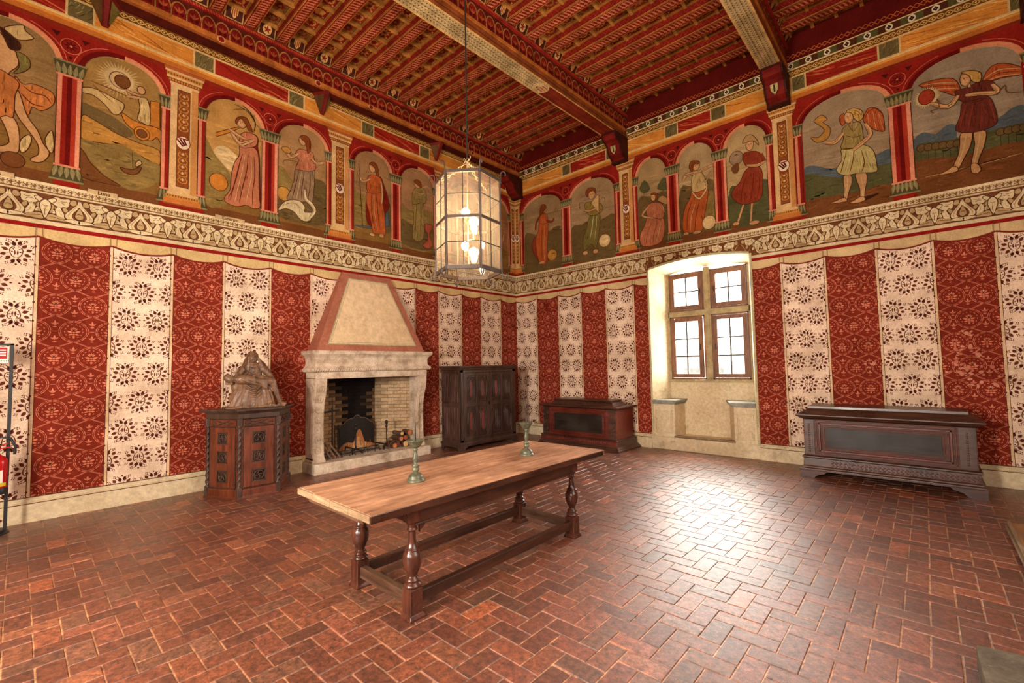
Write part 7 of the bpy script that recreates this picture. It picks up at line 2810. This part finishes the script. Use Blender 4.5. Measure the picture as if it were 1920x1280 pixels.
def fire_things():
    z = .158
    # cast iron fireback with shaped top
    y0, y1 = -4.36, -3.68
    ym = (y0 + y1) / 2
    out = [(y0, z), (y1, z), (y1, .58), (y1 - .02, .61), (y1 - .08, .63), (y1 - .13, .68), (y1 - .20, .71), (ym + .07, .72), (ym + .04, .755), (ym, .765), (ym - .04, .755), (ym - .07, .72), (y0 + .20, .71), (y0 + .13, .68), (y0 + .08, .63), (y0 + .02, .61), (y0, .58)]
    m = MB()
    m.prism(out, -.385, -.355, 'X')
    fb = m.build('fireback_plate', IRON)
    t = thing('fireback', 'black cast iron fireback with shaped top at the back of the hearth', 'fireback', (-.37, ym, z))
    fb.name = 'plate'
    fb.parent = t
    fb.matrix_parent_inverse = t.matrix_basis.inverted()
    r = MB()
    r.tube([(-.352, p[0], p[1]) for p in out[2:]], .008, 6)
    r.build('rim', mat_simple('worn_iron_rim', rgb(104, 84, 66), rough=.5, metal=.4), t)
    ash = MB()
    cv = Canvas(ash, (-.352, 0, 0), (0, 1, 0), (0, 0, 1), (1, 0, 0))
    rnd = random.Random(6)
    cv.poly([(y0 + .03, z), (y1 - .03, z), (y1 - .05, .24), (-3.86, .27), (-3.90, .36), (-3.95, .49), (-4.0, .50), (-4.05, .40), (-4.10, .28), (-4.2, .30), (y0 + .05, .25)], rgb(164, 104, 62), .001, sm=True)
    cv.poly([(y0 + .08, z), (y1 - .1, z), (-3.95, .22), (-3.98, .36), (-4.02, .36), (-4.08, .22)], rgb(190, 142, 98), .002, sm=True)
    for i in range(30):
        y = rnd.uniform(y0 + .06, y1 - .06)
        cv.stroke([(y, z), (y + rnd.uniform(-.03, .03), z + rnd.uniform(.04, .14))], rnd.uniform(.01, .03), rgb(176, 120, 78) if i % 2 else rgb(206, 170, 126), .003 + i * .00002)
    ash.build('ash_stain', BRK, t)
    # heap of ash on the hearth
    m = MB()
    for i in range(40):
        m.ball((rnd.uniform(-.30, .0), rnd.uniform(-4.35, -3.75), z), (rnd.uniform(.03, .07), rnd.uniform(.03, .07), rnd.uniform(.008, .03)), 8)
    a = m.build('ash_heap', mat_simple('wood_ash', rgb(122, 104, 84), rough=.95, var=.4, sc=30))
    tag(a, 'grey heap of wood ash on the hearth before the fireback', 'ash')
    a['kind'] = 'stuff'

    # firedogs
    def firedog(y, label, hgt=.36):
        t = thing('firedog', label, 'firedog', (.02, y, z), 0, 'pair of iron firedogs')
        m = MB()
        m.tube([(.10, y - .09, z), (.05, y - .07, z + .05), (.04, y, z + .075), (.05, y + .07, z + .05), (.10, y + .09, z)], .013, 6)
        m.tube([(.04, y, z + .07), (-.32, y, z + .07), (-.33, y, z)], .012, 6)
        m.build('feet', IRON, t)
        m = MB()
        m.lathe((.04, y, z + .07), [(.012, 0), (.012, .03), (.020, .04), (.010, .055), (.009, hgt - .14), (.022, hgt - .12), (.026, hgt - .105), (.012, hgt - .09), (.010, hgt - .075), (.024, hgt - .06), (.030, hgt - .035), (.022, hgt - .012), (.006, hgt)], 14)
        m.build('standard', IRON, t)
    firedog(-4.26, 'taller iron firedog with ball finial standing before the fireback', .46)
    firedog(-3.66, 'iron firedog with ball finial beside the stacked logs', .44)
    # low fender of hoops in front of the ash
    t = thing('hearth_fender', 'low wrought iron fender with curled feet along the front of the hearth', 'fender', (.12, -4.3, z))
    m = MB()
    m.tube([(.18, -4.90, z + .05), (.16, -4.3, z + .05), (.10, -3.86, z + .05)], .008, 6)
    m.tube([(.18, -4.90, z + .10), (.16, -4.3, z + .10), (.10, -3.86, z + .10)], .006, 6)
    m.build('rail', IRON, t)
    for k in range(5):
        y = -4.86 + .24 * k
        m = MB()
        x = .18 - .012 * k
        m.tube([(x, y - .05, z), (x, y - .04, z + .06), (x, y, z + .10), (x, y + .04, z + .06), (x, y + .05, z)], .008, 6)
        m.build('hoop', IRON, t)
    # tall iron spit rest with cross bar
    t = thing('spit_stand', 'tall twisted iron stand with a cross bar in the left of the fireplace', 'fire stand', (-.10, -4.62, z))
    m = MB()
    yy, xx = -4.60, -.12
    pts = [(xx + .004 * math.cos(k * 1.3), yy + .004 * math.sin(k * 1.3), z + .02 + .0125 * k) for k in range(66)]
    m.tube(pts, .012, 6)
    m.tube([(xx, yy, z + .84), (xx, yy, z + .98)], [.010, .003], 6)
    m.build('post', IRON, t)
    m = MB()
    m.tube([(xx, yy + .11, z), (xx, yy + .10, z + .5)], .009, 6)
    m.tube([(xx, yy + .05, z), (xx, yy + .045, z + .5)], .007, 6)
    m.build('side_rod', IRON, t)
    m = MB()
    m.obox((xx, yy, z + .74), (.012, 0, 0), (0, .14, .012), (0, 0, .016))
    m.tube([(xx, yy - .14, z + .73), (xx, yy - .15, z + .77)], .01, 6)
    m.build('cross_bar', IRON, t)
    m = MB()
    for s in (-1, 1):
        m.tube([(xx, yy, z + .06), (xx + .05, yy + s * .08, z + .07), (xx + .08, yy + s * .11, z + .02), (xx + .09, yy + s * .12, z)], .010, 6)
    m.tube([(xx + .03 * math.cos(w) + .05, yy + .02, z + .10 + .04 * math.sin(w)) for w in [k * .5 for k in range(12)]], .010, 6)
    m.build('foot', IRON, t)
    # chain of split wood leaning against the left jamb
    wd = mat_wood('old_fire_iron_wood', rgb(64, 44, 32)[:3], rgb(112, 80, 56)[:3], rough=.7, axis='Z', sc=10)
    labs = ['dark split stick leaning nearest the left jamb of the fireplace', 'middle one of three split sticks leaning by the left jamb', 'rightmost of three split sticks leaning by the left jamb']
    for k in range(3):
        y = -4.84 + .075 * k
        m = MB()
        a = Vector((.10, y - .10 + .02 * k, z + .30 - .03 * k))
        b = Vector((.20, y + .08, z + .006))
        d = (b - a)
        ax = d.normalized()
        u = ax.orthogonal().normalized()
        v = ax.cross(u)
        rings = []
        for q in range(6):
            c = a + d * (q / 5)
            rr = .020 * (1 + .12 * math.sin(q * 2 + k))
            rings.append([c + u * rr * math.cos(w) * (.7 if i % 2 else 1) + v * rr * math.sin(w) for i, w in enumerate([2 * PI * j / 6 for j in range(6)])])
        m.loft(rings)
        o = m.build('split_stick', wd, bevel=.002)
        tag(o, labs[k], 'firewood', 'sticks leaning in the fireplace')
    # log basket and logs
    t = thing('log_basket', 'round iron basket holding kindling beside the stacked logs', 'basket', (.12, -3.60, z))
    m = MB()
    c = Vector((.10, -3.56, z))
    for k in range(3):
        w0 = k * 2.1
        m.tube([c + Vector((.0 + .02 * k, -.13 + .004 * i, .0)) if False else c + Vector((.03 * math.cos(w0), .12 * math.cos(w), .11 + .10 * math.sin(w))) for i, w in enumerate([2 * PI * j / 18 for j in range(18)])], .007, 5, closed=True)
    m.tube([c + Vector((.05, -.14, 0)), c + Vector((.05, -.09, .10)), c + Vector((.06, 0, .14)), c + Vector((.05, .09, .10)), c + Vector((.05, .14, 0))], .009, 6)
    m.tube([c + Vector((-.10, -.12, 0)), c + Vector((-.10, -.08, .12)), c + Vector((-.10, .10, .12)), c + Vector((-.10, .12, 0))], .009, 6)
    for j in range(7):
        m.tube([c + Vector((-.10, -.09 + .03 * j, .10 + .05 * math.sin(j))), c + Vector((.06, -.10 + .032 * j, .11 + .02 * math.sin(j)))], .005, 5)
    m.build('hoops', mat_simple('rusty_iron', rgb(96, 60, 42), rough=.7, metal=.2, var=.4), t)
    bark = mat_wood('log_bark', rgb(58, 38, 26)[:3], rgb(104, 74, 50)[:3], rough=.85, axis='X', sc=12, bmp=.8)
    ends = [mat_simple('cut_log_pale', rgb(206, 164, 100), rough=.8, var=.15, sc=14), mat_simple('cut_log_orange', rgb(186, 112, 66), rough=.8, var=.2, sc=14), mat_simple('cut_log_red', rgb(160, 72, 46), rough=.8, var=.2, sc=14)]
    logs = [(-3.56, .045, .046, 1, .16, 'orange ended short log inside the iron basket'), (-3.34, .05, .055, 0, .17, 'pale round log end lowest in the stack beside the basket'),
            (-3.235, .052, .050, 2, .15, 'reddish log lying right of the palest log end'), (-3.40, .145, .045, 1, .12, 'orange log end above and left of the palest log'),
            (-3.47, .055, .042, 2, .12, 'small red log between the basket and the palest log'), (-3.37, .235, .036, 0, .10, 'small pale log on top of the orange one'),
            (-3.29, .150, .046, 2, .09, 'dark red log in the middle of the stack'), (-3.20, .235, .052, 1, .10, 'topmost thick log of the stack, split side up'),
            (-3.13, .06, .045, 1, .13, 'rightmost log at the foot of the stack')]
    for (y, dz, r, e, x, lb) in logs:
        tt = thing('fire_log', lb, 'log', (x, y, z), 0, 'logs stacked on the hearth')
        m = MB()
        rings = []
        for q in range(6):
            xx = x - .30 * q / 5
            rings.append([(xx, y + .06 * q / 5 * .3 + r * (1 + .08 * math.sin(3 * w + q)) * math.cos(w), z + dz + r * (1 + .06 * math.cos(2 * w + q)) * math.sin(w)) for w in [2 * PI * j / 12 for j in range(12)]])
        m.loft(rings, smooth=True)
        m.build('bark', bark, tt)
        m = MB()
        m.lathe((x, y, z + dz), [(r * .9, -.004), (r * .88, .004), (r * .4, .005), (.001, .005)], 12, axis='X', smooth=False)
        m.build('cut_end', ends[e], tt)


fire_things()

# ================================================================ FIRE EXTINGUISHER AND ITS STAND


def extinguisher():
    X = .30
    PR = mat_simple('red_gloss_enamel', rgb(176, 18, 22), rough=.25, var=.06, bmp=.02)
    BK = mat_simple('black_plastic', rgb(20, 20, 22), rough=.45, var=.1)
    y = -8.335
    sy = -8.262
    t = thing('extinguisher_stand', 'black metal stand carrying a small red sign beside the fire extinguisher', 'stand', (X, sy, 0))
    m = MB()
    m.box(X - .012, X + .012, sy - .014, sy + .014, .0, 1.935)
    m.box(X - .012, X + .012, sy - .36, sy - .33, .0, 1.935)
    m.box(X - .012, X + .012, sy - .36, sy + .014, 1.915, 1.935)
    m.build('post', BK, t, bevel=.003)
    m = MB()
    m.lathe((X - .02, sy - .17, 0), [(.20, 0), (.20, .012), (.18, .03), (.03, .045)], 28)
    m.build('foot', BK, t)
    m = MB()
    m.box(X + .006, X + .012, sy - .30, sy - .022, 1.735, 1.900, rgb(236, 232, 226))
    cv = Canvas(m, (X + .012, 0, 0), (0, 1, 0), (0, 0, 1), (1, 0, 0))
    cv.rect(sy - .29, sy - .032, 1.775, 1.893, rgb(176, 20, 24), .001)
    for k in range(3):
        zz = 1.86 - .026 * k
        cv.rect(sy - .085, sy - .042, zz, zz + .012, rgb(240, 236, 230), .002)
    cv.rect(sy - .13, sy - .11, 1.79, 1.87, rgb(240, 236, 230), .002)
    for k in range(5):
        cv.rect(sy - .075 + .012 * k, sy - .068 + .012 * k - .001, 1.748, 1.762, rgb(60, 60, 60), .002)
    mm = mat_paint('printed_sign', rough=.4, lo=.95, hi=1.05, fine=.02, bmp=.0)
    m.build('sign_plate', mm, t)
    # extinguisher
    t = thing('fire_extinguisher', 'red fire extinguisher with black hose and base beside its signed stand', 'fire extinguisher', (X + .11, y, .42))
    x = X + .11
    m = MB()
    m.lathe((x, y, .42), [(.075, .035), (.080, .04), (.080, .30), (.077, .335), (.060, .365), (.030, .385), (.022, .395)], 28)
    m.build('cylinder', PR, t)
    m = MB()
    m.lathe((x, y, .42), [(.081, 0), (.083, .006), (.083, .06), (.081, .064), (.05, .064)], 28)
    m.build('base_ring', BK, t)
    m = MB()
    m.lathe((x, y, .42), [(.018, .395), (.018, .425), (.024, .43), (.024, .445)], 14)
    m.obox((x, y + .03, .87), (.012, 0, 0), (0, .055, .006), (0, 0, .006))
    m.obox((x, y + .02, .895), (.012, 0, 0), (0, .055, .018), (0, 0, .005))
    m.build('valve_handle', PR, t, bevel=.002)
    m = MB()
    m.tube([(x, y - .01, .86), (x + .01, y - .04, .93), (x + .02, y + .02, .985), (x + .02, y + .09, .965), (x + .02, y + .125, .88), (x + .01, y + .12, .80)], .011, 8)
    m.build('hose', BK, t)
    m = MB()
    cv = None
    rings = []
    for zz in (.52, .66):
        rings.append([(x + .0812 * math.cos(a), y + .0812 * math.sin(a), zz) for a in [-.9 + 1.5 * k / 10 for k in range(11)]])
    m.loft(rings, rgb(226, 220, 206), caps=False, smooth=True, closed=False)
    rings = []
    for zz in (.50, .535):
        rings.append([(x + .0815 * math.cos(a), y + .0815 * math.sin(a), zz) for a in [-.2 + 1.2 * k / 10 for k in range(11)]])
    m.loft(rings, rgb(206, 176, 40), caps=False, smooth=True, closed=False)
    m.build('paper_label', mm, t, recalc=False)
    # translucent plastic tag hanging by it
    # bracket hook
    m = MB()
    m.tube([(X, sy - .05, .90), (x - .02, y, .84)], .008, 6)
    m.tube([(x - .0, y + .085, .60), (X, sy - .01, .60)], .006, 6)
    m.build('wall_bracket', IRON, t)


extinguisher()

# ================================================================ STONE SLAB AND LOW PLATFORM AT THE RIGHT
m = MB()
m.prism([(7.455, -4.98), (7.452, -4.83), (7.60, -4.80), (8.64, -4.76), (8.64, -6.4), (7.75, -6.4), (7.60, -5.9), (7.47, -5.3)], .0, .115, 'Z')
tag(m.build('stone_slab', mat_stone('dark_worn_slab', rgb(70, 62, 52), rgb(98, 88, 74), rgb(120, 110, 94), sc=5, bmp=.5, stain=rgb(180, 170, 150)[:3]), bevel=.012), 'rough dark stone slab with chipped pale edge at the lower right corner', 'stone slab')
t = thing('window_platform', 'low wooden step with double moulded edge at the right edge', 'step', (8.2, -2.9, 0))
m = MB()
m.box(7.835, 8.64, -3.9, -1.99, 0, .075)
m.build('deck', mat_wood('yellowed_deck', rgb(120, 84, 50)[:3], rgb(166, 126, 80)[:3], rough=.4, axis='Y', sc=6), t, bevel=.004)
m = MB()
m.box(7.800, 7.835, -3.9, -2.00, .02, .045)
m.box(7.815, 7.840, -3.9, -1.97, .055, .078)
m.build('edge_moulding', mat_wood('grey_moulded_edge', rgb(110, 92, 70)[:3], rgb(160, 140, 112)[:3], rough=.5, axis='Y', sc=8), t, bevel=.004)
